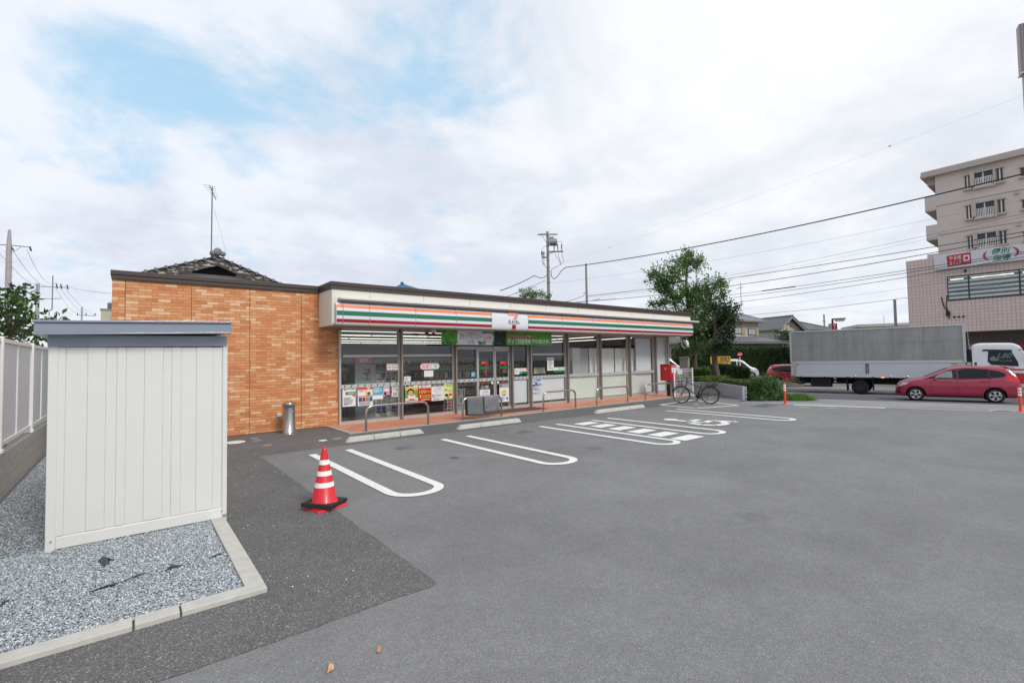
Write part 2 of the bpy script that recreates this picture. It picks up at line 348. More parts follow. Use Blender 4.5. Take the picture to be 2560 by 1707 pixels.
# wheelchair symbol: head towards the store, drawn along Y
K7 = crop(1660, 900, 5.88); W_ = .17
pline('wheelchair_symbol', [g2(*K7(150, 885)), g2(*K7(400, 908)), g2(*K7(590, 920)), g2(*K7(700, 893)), g2(*K7(1010, 907)), g2(*K7(1075, 905))], .2)
pline('wheelchair_symbol', [g2(*K7(360, 905)), g2(*K7(520, 877))], .2)
pline('wheelchair_symbol', [g2(*K7(380, 930)), g2(*K7(560, 955)), g2(*K7(760, 962)), g2(*K7(880, 950)), g2(*K7(915, 930)), g2(*K7(850, 908))], .22, z=.011)
p = GP(*K7(95, 878)); m = MB(); m.disc((p.x, p.y, .011), .2, 'z', PAINT); m.build('wheelchair_symbol', lot)
# bicycle bay: diamond outline and worn mark
q = [g2(*K7(-50, 660)), g2(*K7(430, 588)), g2(*K7(1090, 668)), g2(*K7(470, 712)), g2(*K7(-50, 660))]
pline('bicycle_bay_outline', q, .12)
pline('bicycle_mark', [g2(*K7(300, 636)), g2(*K7(400, 660)), g2(*K7(500, 655)), g2(*K7(430, 632)), g2(*K7(340, 640)), g2(*K7(380, 655))], .09, .009, PAINTW)
A5 = crop(1900, 740, 3.5636)
for pts, w in (([(300, 970), (1115, 998)], .2), ([(340, 992), (450, 993)], .16), ([(580, 998), (685, 998)], .16), ([(775, 1004), (900, 1008)], .12)):
    pline('stop_line' if w == .2 else 'worn_stop_mark', [g2(*A5(*p)) for p in pts], w, .009, PAINT if w == .2 else PAINTW)
STEEL_G = M('grating_steel', '#7f8486', .5, .6, var=.2, scale=20)
p = GP(1915, 1014); m = MB()
for k in range(9): m.box(p.x-.55+k*.13, p.x-.49+k*.13, p.y-.25, p.y+.25, .004, .02, STEEL_G)
m.box(p.x-.6, p.x+.6, p.y-.3, p.y+.3, .003, .012, STEEL_G)
tag(m.build('drain_grate'), 'grey steel drain grate set in the asphalt near the left orange post', 'drain grate')
p = GR(2530, 1028); m = MB(); m.lathe([(0.001, .02), (.3, .02), (.33, .016), (.34, .004)], M('cast_iron', '#4c463f', .7, .5, var=.3, scale=30), (p.x-.45, p.y+.1, p.z)); m.box(p.x-.9, p.x+.1, p.y-.4, p.y+.5, p.z-.02, p.z+.012, CONC)
tag(m.build('manhole_cover'), 'brown iron manhole cover in a concrete square beside the right orange post', 'manhole cover')
# small round covers left of the store front
IRON = M('cover_paint', '#d2d2cc', .7, var=.12, scale=12); IRON2 = M('cover_iron', '#8d8680', .7, .2, var=.25, scale=20)
K3 = crop(540, 1000, 3.1364)
for (x, y, r, mat, lb) in ((150, 331, .21, IRON, 'pale round drain cover on dark asphalt, largest cover beside the shed'), (300, 300, .09, IRON2, 'small pinkish cover nearest the brick wall beside the pale round cover'), (322, 318, .09, IRON2, 'middle one of three small pinkish covers beside the pale round cover'), (402, 354, .09, IRON2, 'nearest to the camera of three small pinkish covers by the shed'), (838, 317, .09, IRON, 'small pale cover just left of the first wheel stop'), (950, 302, .12, IRON2, 'worn grey cover between the tiled corner and the first wheel stop')):
    p = GP(*K3(x, y)); m = MB(); m.lathe([(.001, .014), (r*.8, .014), (r*.83, .010), (r*.87, .014), (r, .013), (r+.01, .004)], mat, (p.x, p.y, 0), 28)
    tag(m.build('drain_cover'), lb, 'drain cover', 'small drain covers in the dark asphalt')
# gravel bed, kerb round it
KX0, KX1, KY0, KY1, KZ = .76, .905, 4.42, 4.57, .045
mb = MB(); mb.quad((-1.4, KY1, .007), (KX0, KY1, .007), (KX0, 14.4, .007), (-1.4, 14.4, .007), M('gravel_bed', '#767c80', .95, var=.4, scale=60)); gb = tag(mb.build('gravel_bed'), kind='structure')
n1_, n2_ = 46000, 14000
x = np.concatenate([RNG.uniform(-1.38, KX0-.005, n1_), RNG.uniform(-1.38, -.6, n2_)]); y = np.concatenate([KY1+RNG.uniform(0, 1, n1_)*2.25, 6.8+RNG.uniform(0, 1, n2_)**1.4*7.5]); n = n1_+n2_
t = (1+5**.5)/2; ico = np.array([(-1, t, 0), (1, t, 0), (-1, -t, 0), (1, -t, 0), (0, -1, t), (0, 1, t), (0, -1, -t), (0, 1, -t), (t, 0, -1), (t, 0, 1), (-t, 0, -1), (-t, 0, 1)])/1.9
icf = np.array([(0, 11, 5), (0, 5, 1), (0, 1, 7), (0, 7, 10), (0, 10, 11), (1, 5, 9), (5, 11, 4), (11, 10, 2), (10, 7, 6), (7, 1, 8), (3, 9, 4), (3, 4, 2), (3, 2, 6), (3, 6, 8), (3, 8, 9), (4, 9, 5), (2, 4, 11), (6, 2, 10), (8, 6, 7), (9, 8, 1)])
s = RNG.uniform(.005, .0115, n)[:, None, None]; jit = RNG.uniform(.55, 1.3, (n, 12, 1)); an = RNG.uniform(0, 6.28, n); ca, sa = np.cos(an)[:, None], np.sin(an)[:, None]
B = ico[None]*jit*RNG.uniform(.6, 1.25, (n, 1, 3)); V = np.stack([B[..., 0]*ca - B[..., 1]*sa, B[..., 0]*sa + B[..., 1]*ca, B[..., 2]*.8], -1)*s
V += np.stack([x, y, .009+RNG.uniform(0, .016, n)], -1)[:, None, :]
GRAV = leafmat('gravel_stone', '#868d92', '#b4bbc0', '#d6dadc', 0.0)
go = np_mesh('gravel', V.reshape(-1, 3), (icf[None]+12*np.arange(n)[:, None, None]).reshape(-1, 3), GRAV); tag(go, 'grey crushed stone gravel filling the bed around the white shed', 'gravel', kind='stuff')
def kerb(pts, lb, i):
    pass
kz = KZ
ks = [(-1.45, -.66), (-.652, .03), (.038, .31), (.318, KX1)]
for i, (a, b) in enumerate(ks):
    m = MB(); m.box(a, b-.004, KY0, KY1, -.03, kz, CONCL)
    tag(m.build('kerb_stone', bevel=.008), ['pale concrete kerb stone at the left picture edge along the gravel', 'long pale kerb stone in front of the shed, left of the short one', 'short pale kerb stone between two kerb joints in front of the gravel', 'pale kerb stone at the outer corner of the gravel bed'][i], 'kerb stone', 'kerb stones round the gravel bed')
for i, (a, b) in enumerate(((KY1+.002, 5.32), (5.324, 6.86))):
    m = MB(); m.box(KX0, KX1, a, b, -.03, kz-.002, CONCL)
    tag(m.build('kerb_stone', bevel=.008), ['pale kerb stone on the right side of the gravel, nearer the camera', 'pale kerb stone on the right side of the gravel, touching the shed'][i], 'kerb stone', 'kerb stones round the gravel bed')
# weed sheet scraps
SHEET = M('weed_sheet', '#33443f', .7, var=.2, scale=20)
K8 = crop(0, 1200, 3.0929)
for pts, lb in (([(690, 866), (830, 822), (1000, 765), (1135, 715), (1060, 740), (900, 800)], 'long dark green scrap of weed sheet showing through the gravel'), ([(760, 618), (800, 595), (850, 600), (880, 622), (830, 612), (850, 640), (800, 662)], 'torn curled scrap of weed sheet near the shed wall'), ([(1280, 700), (1320, 665), (1420, 652), (1380, 665), (1330, 680)], 'thin wavy scrap of weed sheet right of the long one'), ([(1620, 604), (1700, 570), (1720, 566), (1660, 592)], 'narrow scrap of weed sheet beside the kerb'), ([(-20, 985), (30, 945), (85, 910), (60, 935), (20, 968)], 'dark scrap of weed sheet at the left picture edge')):
    m = MB(); q = [GP(*K8(*p), .03) for p in pts]; c0 = sum(q, Vector())/len(q)
    m.prism([Vector((p.x, p.y, .03 + .01*math.sin(i*2.1))) for i, p in enumerate(q)], (0, 0, .006), SHEET); tag(m.build('weed_sheet_scrap'), lb, 'weed sheet', 'scraps of weed sheet in the gravel')
# fallen leaves
K9 = crop(740, 1380, 4.795)
for pts, lb, c_ in (([(370, 1445), (400, 1360), (425, 1338), (450, 1365), (458, 1395), (415, 1420)], 'dry tan fallen leaf nearest the bottom of the picture', '#c79a68'), ([(965, 1180), (1000, 1138), (1015, 1165), (1028, 1195), (990, 1202)], 'small curled orange fallen leaf farther from the camera', '#c98457')):
    m = MB(); q = [GP(*K9(*p), .012) for p in pts]
    m.prism([Vector((p.x, p.y, .010 + .016*(i % 2))) for i, p in enumerate(q)], (0, 0, .002), M('dry_leaf_'+c_[1:], c_, .7, var=.2, scale=60)); tag(m.build('fallen_leaf'), lb, 'leaf', 'fallen leaves on the lot')

n = 90; rg_ = np.random.default_rng(77); x = np.concatenate([rg_.uniform(.95, 2.3, 60), rg_.uniform(2, 12, 30)]); y = np.concatenate([rg_.uniform(4.0, 11.5, 60), rg_.uniform(1.5, 10.5, 30)]); x[:25] = .95+np.abs(rg_.normal(0, .18, 25))
V = (ico[None]*rg_.uniform(.5, 1.3, (n, 12, 1))*rg_.uniform(.004, .011, (n, 1, 1)))*np.array([1, 1, .6]) + np.stack([x, y, np.full(n, .007)], -1)[:, None, :]
tag(np_mesh('loose_chips', V.reshape(-1, 3), (icf[None]+12*np.arange(n)[:, None, None]).reshape(-1, 3), M('stone_chip', '#c9c7c2', .8, var=.2)), 'scattered pale stone chips lying on the asphalt beside the shed', 'stone chips', kind='stuff')
# ================================================================== convenience store
def brickmat():
    m, nt, b = new_mat('brick_cladding'); N = nt.nodes.new; L = nt.links.new
    tc = N('ShaderNodeTexCoord'); sp = N('ShaderNodeSeparateXYZ'); L(tc.outputs['Object'], sp.inputs[0]); cb = N('ShaderNodeCombineXYZ')
    L(sp.outputs[0], cb.inputs[0]); L(sp.outputs[2], cb.inputs[1])
    def brick(w, off, sq, mort=.035):
        k = N('ShaderNodeTexBrick'); k.offset = off; k.offset_frequency = 2; k.squash = sq; k.inputs['Scale'].default_value = 1
        k.inputs['Brick Width'].default_value = w; k.inputs['Row Height'].default_value = .0758; k.inputs['Mortar Size'].default_value = .0032; k.inputs['Mortar Smooth'].default_value = .15
        k.inputs['Color1'].default_value = (0, 0, 0, 1); k.inputs['Color2'].default_value = (1, 1, 1, 1); k.inputs['Mortar'].default_value = (.5, .5, .5, 1); L(cb.outputs[0], k.inputs['Vector']); return k
    k1 = brick(.25, .5, 1.0)
    def mth(op, a, b=0.0):
        q = N('ShaderNodeMath'); q.operation = op
        for i_, v_ in enumerate((a, b)):
            if isinstance(v_, (int, float)): q.inputs[i_].default_value = v_
            else: L(v_, q.inputs[i_])
        return q.outputs[0]
    row = mth('FLOOR', mth('DIVIDE', sp.outputs[2], .0758)); odd = mth('FLOORED_MODULO', row, 2.0); sh = mth('MULTIPLY', mth('SUBTRACT', 1.0, odd), .125)
    colx = mth('FLOOR', mth('DIVIDE', mth('ADD', sp.outputs[0], sh), .25)); wc = N('ShaderNodeCombineXYZ'); L(colx, wc.inputs[0]); L(row, wc.inputs[1])
    wn = N('ShaderNodeTexWhiteNoise'); wn.noise_dimensions = '2D'; L(wc.outputs[0], wn.inputs['Vector'])
    av = wn
    cr = N('ShaderNodeValToRGB'); e = cr.color_ramp.elements; e[0].position = .1; e[0].color = lin('#bf7a50'); e[1].position = .95; e[1].color = lin('#dcb48c')
    for p_, c_ in ((.14, '#c78254'), (.45, '#cd8a59'), (.74, '#d19566'), (.83, '#d5a377')): q = cr.color_ramp.elements.new(p_); q.color = lin(c_)
    L(wn.outputs['Value'], cr.inputs[0])
    no = N('ShaderNodeTexNoise'); no.inputs['Scale'].default_value = 9; no.inputs['Detail'].default_value = 7; no.inputs['Roughness'].default_value = .7
    mp = N('ShaderNodeMapping'); mp.inputs['Scale'].default_value = (1, 1, 2.5); L(tc.outputs['Object'], mp.inputs[0]); L(mp.outputs[0], no.inputs['Vector'])
    mr = N('ShaderNodeMapRange'); L(no.outputs[0], mr.inputs[0]); mr.inputs[1].default_value = .3; mr.inputs[2].default_value = .7; mr.inputs[3].default_value = .84; mr.inputs[4].default_value = 1.14
    mu = N('ShaderNodeMixRGB'); mu.blend_type = 'MULTIPLY'; mu.inputs[0].default_value = 1; L(cr.outputs[0], mu.inputs[1]); L(mr.outputs[0], mu.inputs[2])
    mo = N('ShaderNodeMixRGB'); L(k1.outputs['Fac'], mo.inputs[0]); L(mu.outputs[0], mo.inputs[1]); mo.inputs[2].default_value = lin('#96613f'); L(mo.outputs[0], b.inputs['Base Color'])
    b.inputs['Roughness'].default_value = .72
    iv = N('ShaderNodeMath'); iv.operation = 'SUBTRACT'; iv.inputs[0].default_value = 1; L(k1.outputs['Fac'], iv.inputs[1])
    ad = N('ShaderNodeMath'); ad.operation = 'MULTIPLY_ADD'; L(no.outputs[0], ad.inputs[0]); ad.inputs[1].default_value = .25; L(iv.outputs[0], ad.inputs[2])
    bp = N('ShaderNodeBump'); bp.inputs['Strength'].default_value = .7; bp.inputs['Distance'].default_value = .008; L(ad.outputs[0], bp.inputs['Height']); L(bp.outputs[0], b.inputs['Normal'])
    return m
def tilemat():
    m, nt, b = new_mat('terracotta_tile'); N = nt.nodes.new; L = nt.links.new
    tc = N('ShaderNodeTexCoord'); k = N('ShaderNodeTexBrick'); k.offset = .5; k.inputs['Scale'].default_value = 1; k.inputs['Brick Width'].default_value = .2; k.inputs['Row Height'].default_value = .1
    k.inputs['Mortar Size'].default_value = .004; k.inputs['Color1'].default_value = lin('#c47f60'); k.inputs['Color2'].default_value = lin('#d18f70'); k.inputs['Mortar'].default_value = lin('#b08070'); L(tc.outputs['Object'], k.inputs['Vector'])
    no = N('ShaderNodeTexNoise'); no.inputs['Scale'].default_value = 2.2; no.inputs['Detail'].default_value = 6; L(tc.outputs['Object'], no.inputs['Vector'])
    mr = N('ShaderNodeMapRange'); L(no.outputs[0], mr.inputs[0]); mr.inputs[1].default_value = .3; mr.inputs[2].default_value = .7; mr.inputs[3].default_value = .85; mr.inputs[4].default_value = 1.12
    mu = N('ShaderNodeMixRGB'); mu.blend_type = 'MULTIPLY'; mu.inputs[0].default_value = 1; L(k.outputs[0], mu.inputs[1]); L(mr.outputs[0], mu.inputs[2]); L(mu.outputs[0], b.inputs['Base Color']); b.inputs['Roughness'].default_value = .6
    return m
BRICK = brickmat(); TILE = tilemat()
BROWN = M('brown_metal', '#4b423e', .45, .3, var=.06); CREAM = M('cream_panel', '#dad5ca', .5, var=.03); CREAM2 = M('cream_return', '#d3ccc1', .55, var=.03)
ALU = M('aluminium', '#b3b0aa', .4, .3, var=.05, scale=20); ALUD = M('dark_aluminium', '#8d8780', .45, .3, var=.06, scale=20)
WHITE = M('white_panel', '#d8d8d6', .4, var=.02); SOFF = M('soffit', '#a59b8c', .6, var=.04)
ACR = M('white_acrylic', '#dcdce0', .22, var=.015, coat=.5)
OR_, GR_, RD_ = M('stripe_orange', '#ee7d41', .25, var=.04, coat=.5), M('stripe_green', '#0a6b4b', .25, var=.05, coat=.5), M('stripe_red', '#a50f20', .25, var=.04, coat=.5)
OR_L, RD_L = M('logo_pale_orange', '#ee9a72', .25, var=.03, coat=.5), M('logo_pale_red', '#d4848c', .25, var=.03, coat=.5)
GLASS = glass('shop_glass', (.95, .96, .95), 1.5)
FILM = M('frosted_film', '#dde4dc', .35, var=.04, coat=.3); FILMB = M('white_film', '#e0e3e8', .35, var=.03, coat=.3)
store = thing('convenience_store', 'single storey convenience store with orange brick side wall, glass front and striped sign band', 'store', (5, 14.3, 0))
SP = Vector((5, 14.3, 0))
def S(mb, name, parent=None, bevel=0, fix=False):   # part in store space
    o = mb.build(name, parent or store, bevel=bevel, fix=fix)
    if parent is None: o.location = -SP
    return o
XL, XG, XE = -.36, 4.83, 22.05     # left end, start of glass, right end
YB = 26.5
m = MB(); m.box(XL, XG, 14.30, 14.5, -.05, 3.93, BRICK); wall = S(m, 'wall')
m = MB()
for x in (-.12, 1.17, 2.47, 3.78): m.box(x-.006, x+.006, 14.295, 14.31, .02, 3.92, M('joint_sealant', '#7b4a2c', .8))
m.box(XL, XG, 14.296, 14.31, -.01, .03, M('joint_sealant', '#7b4a2c', .8)); S(m, 'panel_joint', wall)
m = MB(); m.box(XL, XL+.2, 14.5, YB, -.05, 3.93, CREAM); m.box(XL, XE, YB, YB+.2, -.05, 3.93, CREAM); m.box(XE-.2, XE, 15.2, YB, -.05, 3.93, CREAM); S(m, 'outer_wall')
m = MB(); m.box(XL, XE, 14.5, YB, 3.55, 3.7, M('roof_sheet', '#8a8a86', .7)); S(m, 'roof')
# parapet cap: brick part, return, canopy part
m = MB(); m.box(XL-.03, 4.23, 14.22, 14.56, 3.995, 4.10, BROWN); m.box(XL-.015, 4.23, 14.24, 14.54, 3.90, 3.992, BROWN)
m.box(4.23, 4.48, 13.12, 14.56, 3.995, 4.10, BROWN); m.box(4.235, 4.47, 13.135, 14.54, 3.895, 3.992, BROWN)
m.box(4.48, XE+.2, 13.12, 13.45, 3.993, 4.098, BROWN); m.box(4.47, XE+.19, 13.135, 13.43, 3.893, 3.99, BROWN)
m.box(XL-.03, XL+.25, 14.56, YB, 3.99, 4.09, BROWN); m.box(XE-.06, XE+.2, 13.45, YB, 3.99, 4.09, BROWN); S(m, 'parapet_cap', bevel=.006)
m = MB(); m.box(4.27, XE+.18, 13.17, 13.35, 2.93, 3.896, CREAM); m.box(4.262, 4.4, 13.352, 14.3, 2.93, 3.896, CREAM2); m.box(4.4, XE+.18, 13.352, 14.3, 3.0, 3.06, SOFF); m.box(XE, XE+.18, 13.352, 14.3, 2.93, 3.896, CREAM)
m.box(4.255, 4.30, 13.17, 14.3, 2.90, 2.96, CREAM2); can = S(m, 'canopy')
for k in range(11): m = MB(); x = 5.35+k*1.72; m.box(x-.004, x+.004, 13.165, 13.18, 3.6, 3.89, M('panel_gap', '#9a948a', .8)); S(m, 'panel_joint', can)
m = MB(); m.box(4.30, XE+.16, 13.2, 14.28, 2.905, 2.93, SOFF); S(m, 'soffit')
m = MB(); m.box(4.42, XE+.62, 12.93, 13.165, 3.60, 3.66, WHITE); m.box(4.44, XE+.6, 12.96, 13.165, 3.56, 3.6, M('gutter_under', '#8f8b86', .6)); S(m, 'sign_hood', bevel=.01)
# sign band: curved acrylic, stripes follow the curve
sign = MB(); sign.box(4.42, XE+.2, 13.1, 13.17, 2.92, 3.5, ACR); sign = S(sign, 'sign_box')
def yprof(z): t = (z-2.9)/.62*2-1; return 13.11 - .1*math.sqrt(max(0, 1-abs(t)**2.6))
bands = [(2.90, 2.975, ACR), (2.975, 3.068, RD_), (3.068, 3.16, ACR), (3.16, 3.292, GR_), (3.292, 3.375, ACR), (3.375, 3.46, OR_), (3.46, 3.53, ACR)]
edges = [4.34, 4.52, 5.28, 6.72, 8.15, 9.57, 11.2, 12.95, 14.68, 16.36, 18.04, 19.74, 21.4, 22.2]
for i, (a, b) in enumerate(zip(edges, edges[1:])):
    m = MB(); a2, b2 = a+.008, b-.008
    for z0, z1, mt in bands:
        if i == 5: mt = ACR
        zs = np.linspace(z0, z1, 5)
        for q0, q1 in zip(zs, zs[1:]): m.add([(a2, yprof(q0), q0), (b2, yprof(q0), q0), (b2, yprof(q1), q1), (a2, yprof(q1), q1)], [(0, 1, 2, 3)], mt, True)
    for xx in (a2, b2): m.poly([(xx, yprof(q), q) for q in np.linspace(2.9, 3.53, 12)] + [(xx, 13.11, 3.53), (xx, 13.11, 2.9)], ACR)
    S(m, 'sign_panel', sign)
def seven(mb, O, ex, ez, off, cols, word=True):
    """stacked numeral mark: bar, sweep, word strip, foot.  O lower left, ex/ez unit box vectors, off towards the viewer"""
    O, ex, ez, off = Vector(O), Vector(ex), Vector(ez), Vector(off); P = lambda u, v: O+ex*u+ez*v+off
    mb.poly([P(.02, 1), P(.80, 1), P(.70, .80), P(.02, .78)], cols[0])
    mb.poly([P(.80, 1), P(.97, .98), P(.97, .83), P(.84, .68), P(.74, .56), P(.44, .56), P(.52, .68), P(.64, .80)], cols[1])
    if word: mb.text('ELEVEn', P(-.02, .30), ex*1.06, ez*.22, cols[2])
    else: mb.poly([P(-.05, .34), P(1.05, .34), P(1.05, .5), P(-.05, .5)], cols[2])
    mb.poly([P(.33, 0), P(.74, 0), P(.70, .26), P(.36, .26)], cols[3])
class CurveText(MB): pass
m = CurveText(); cs = crop(1080, 780, 5.6)
a = PY(*cs(1072, 235), 13.02); b = PY(*cs(1212, 10), 13.02)
seven(m, (a.x, 13.0, a.z), (b.x-a.x, 0, 0), (0, 0, b.z-a.z), (0, 0, 0), (OR_L, RD_L, GR_, RD_))
def subdiv_bend(m):
    for i, v in enumerate(m.v): m.v[i] = (v[0], yprof(v[2])-.005-.0*i, v[2])
subdiv_bend(m)
for i, v in enumerate(m.v): m.v[i] = (v[0], min(v[1], 13.035), v[2])
S(m, 'sign_emblem', sign)
# walkway
m = MB(); TZ = .03
m.box(4.62, 21.3, 12.55, 14.33, -.02, TZ, TILE); w = tag(m.build('tiled_walkway'), kind='structure')
m = MB(); m.box(4.47, 21.3, 12.42, 12.548, -.02, TZ-.004, CONC); m.box(4.47, 4.618, 12.55, 14.29, -.02, TZ-.004, CONC); m.build('walkway_border', w)
m = MB(); m.box(9.3, 12.1, 13.0, 13.95, TZ, TZ+.012, M('rubber_mat', '#4f4a48', .9, var=.2, scale=50, bump=.4, bscale=150)); tag(m.build('door_mat'), 'dark rubber door mat on the tiles in front of the sliding doors', 'door mat')
# glazing
YG = 14.25
posts = [PY(*p, 14.1).x for p in ((1006.2, 1045), (1142.4, 1033), (1283.2, 1019), (1330, 1015), (1423, 1006), (1505.3, 995), (1578.3, 988), (1643.2, 982))]
gw = MB(); gw.box(XG-.03, XE-.3, 14.18, 14.36, TZ, TZ+.09, ALU); S(gw, 'sill')
for x in posts:
    m = MB(); m.box(x-.028, x+.028, 14.07, 14.2, .0, 2.905, ALUD); m.box(x-.05, x+.05, 14.2, 14.3, .04, 2.905, ALU); S(m, 'mullion', bevel=.004)
m = MB(); m.box(XG-.02, XG+.04, 14.2, 14.34, .03, 2.905, ALU); S(m, 'mullion')
m = MB(); m.box(XG, XE-.3, 14.2, 14.3, 2.82, 2.903, ALU); S(m, 'head_rail')
bx = [XG+.04] + posts; e1 = [(bx[0], bx[1], 2.06), (bx[1], bx[2], 2.06), (bx[4], bx[5], 2.06)]
for a, b, z in e1: m = MB(); m.box(a+.06, b-.06, 14.21, 14.31, z-.035, z+.035, ALU); S(m, 'transom')
ends = bx + [XE-.32]
for i, (a, b) in enumerate(zip(ends, ends[1:])):
    if i == 2: continue      # door bay
    m = MB(); m.box(a+.06 if i else a, b-.06, YG-.004, YG+.004, TZ+.09, 2.82, GLASS); S(m, 'glass_pane')
    m = MB(); m.box(b-.085, b-.055, 14.22, 14.3, TZ+.09, 2.82, ALU); S(m, 'window_frame')
# end corner post and short return
m = MB(); m.box(XE-.32, XE-.24, 14.18, 14.34, TZ, 2.905, ALU); m.box(XE-.1, XE-.02, 14.3, 14.42, TZ, 2.905, ALUD); m.box(XE-.24, XE-.1, 14.26, 14.268, TZ, 2.9, GLASS); S(m, 'corner_post')
# door bay between posts 1 and 2
D0, D3 = posts[1]+.06, posts[2]-.06; DH = 2.30
m = MB(); m.box(D0, D3, 14.16, 14.32, DH-.04, DH+.07, ALU); xs_ = PY(1240, 870, 14.15).x; m.box(xs_-.14, xs_+.14, 14.1, 14.16, DH-.01, DH+.04, WHITE); S(m, 'door_header', bevel=.004)
m = MB(); m.box(D0, D3, YG-.004, YG+.004, DH+.07, 2.82, GLASS); S(m, 'glass_pane')
dx = [PY(x_, 930, 14.25).x for x_ in (1193, 1236, 1283)]
m = MB(); m.box(D0, dx[0]-.03, YG+.02, YG+.028, TZ, DH-.04, GLASS); S(m, 'glass_pane')
m = MB(); m.box(dx[0]-.05, dx[0]+.0, 14.2, 14.3, TZ, DH-.04, ALU); S(m, 'window_frame')
for k, (a, b) in enumerate(((dx[0]+.01, dx[1]-.01), (dx[1]+.01, D3-.02))):
    d = MB(); d.box(a, a+.05, YG-.03, YG+.01, TZ+.01, DH-.05, ALU); d.box(b-.05, b, YG-.03, YG+.01, TZ+.01, DH-.05, ALU); d.box(a+.05, b-.05, YG-.03, YG+.01, DH-.11, DH-.05, ALU); d.box(a+.05, b-.05, YG-.03, YG+.01, TZ+.01, TZ+.09, ALU)
    door = S(d, 'sliding_door')
    m = MB(); m.box(a+.05, b-.05, YG-.014, YG-.006, TZ+.09, DH-.11, GLASS); S(m, 'door_glass', door)
    hx = b-.13 if k == 0 else a+.13
    m = MB(); m.lathe([(.001, -.02), (.05, -.02), (.055, -.01), (.055, 0)], WHITE, (hx, YG-.03, 1.02), 20, 'y'); S(m, 'handle', door)
# patterned safety band across the glass
BAND = M('safety_band', '#b4b7b8', .45, var=.03); BMK = M('band_mark', '#6a4a3c', .6)
zb0, zb1 = 1.10, 1.21
segs_ = [(bx[0], bx[1]-.06), (bx[1]+.06, bx[2]-.06), (D0, dx[0]-.05), (dx[0]+.06, dx[1]-.06), (dx[1]+.06, D3-.07), (bx[3]+.06, bx[4]-.06), (bx[4]+.06, bx[5]-.06), (bx[5]+.06, bx[6]-.06), (bx[6]+.06, bx[7]-.06), (bx[7]+.06, bx[8]-.06)]
for a, b in segs_:
    m = MB(); m.quad((a, 14.205, zb0), (b, 14.205, zb0), (b, 14.205, zb1), (a, 14.205, zb1), BAND); k = max(3, int((b-a)/.19))
    for j in range(k):
        x_ = a+(j+.5)*(b-a)/k; m.poly([(x_-.035, 14.202, zb0+.025), (x_+.005, 14.202, zb0+.025), (x_+.035, 14.202, zb1-.02), (x_-.005, 14.202, zb1-.02)], BMK)
    S(m, 'safety_band')
# frosted films low on the glass and blinds
def film(a, b, z0, z1, mat, nm='window_film', y=14.262):
    m = MB(); m.box(a, b, y, y+.004, z0, z1, mat); return S(m, nm)
film(bx[3]+.07, bx[4]-.12, .2, 1.08, FILMB); film(bx[4]+.07, bx[5]-.12, .2, 1.08, FILMB)
for q_ in (5, 6): film(bx[q_]+.06, bx[q_+1]-.1, .14, 1.08, FILM, y=14.30)
film(bx[7]+.06, bx[7]+.72, .14, 1.08, FILM, y=14.30)
film(bx[7]+.75, bx[8]-.12, .14, 2.8, FILMB, 'roller_blind', 14.34); film(bx[8]+.08, XE-.36, .14, 2.8, FILMB, 'roller_blind', 14.34)
m = MB(); m.box(bx[7]+.78, bx[8]-.14, 14.40, 14.43, 0.14, 2.8, WHITE); S(m, 'roller_blind')
# interior shell
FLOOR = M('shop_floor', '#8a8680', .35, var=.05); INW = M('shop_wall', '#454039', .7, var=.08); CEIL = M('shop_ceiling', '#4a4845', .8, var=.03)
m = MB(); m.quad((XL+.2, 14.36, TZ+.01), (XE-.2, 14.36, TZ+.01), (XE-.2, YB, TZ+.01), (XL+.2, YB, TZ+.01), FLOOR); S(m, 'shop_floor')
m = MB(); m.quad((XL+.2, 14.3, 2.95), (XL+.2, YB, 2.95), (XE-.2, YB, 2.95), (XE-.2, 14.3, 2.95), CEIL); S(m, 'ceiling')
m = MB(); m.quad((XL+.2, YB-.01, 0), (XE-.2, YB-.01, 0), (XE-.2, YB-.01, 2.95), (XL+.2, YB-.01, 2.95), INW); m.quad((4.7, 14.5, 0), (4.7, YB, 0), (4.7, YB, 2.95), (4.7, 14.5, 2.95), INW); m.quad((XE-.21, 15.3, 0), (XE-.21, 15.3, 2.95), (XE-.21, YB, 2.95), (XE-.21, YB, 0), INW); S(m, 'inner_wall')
TUBE = M('lamp_tube', '#fffdf2', .5, var=0, emit=1.7)
for y_, a, b in ((15.4, 4.9, 15.5), (17.9, 4.9, 15.5), (20.4, 4.9, 15.5), (22.9, 4.9, 15.5), (25.4, 4.9, 15.5)):
    x_ = a
    while x_ < b-.3:
        m = MB(); m.box(x_, min(x_+2.4, b), y_-.03, y_+.03, 2.88, 2.90, TUBE); S(m, 'ceiling_lamp'); x_ += 2.46
for x_ in (20.6, 17.6):
    for y_ in (15.6, 18.2, 20.8, 23.4): m = MB(); m.box(x_-.028, x_+.028, y_, y_+2.5, 2.88, 2.90, TUBE); S(m, 'ceiling_lamp')
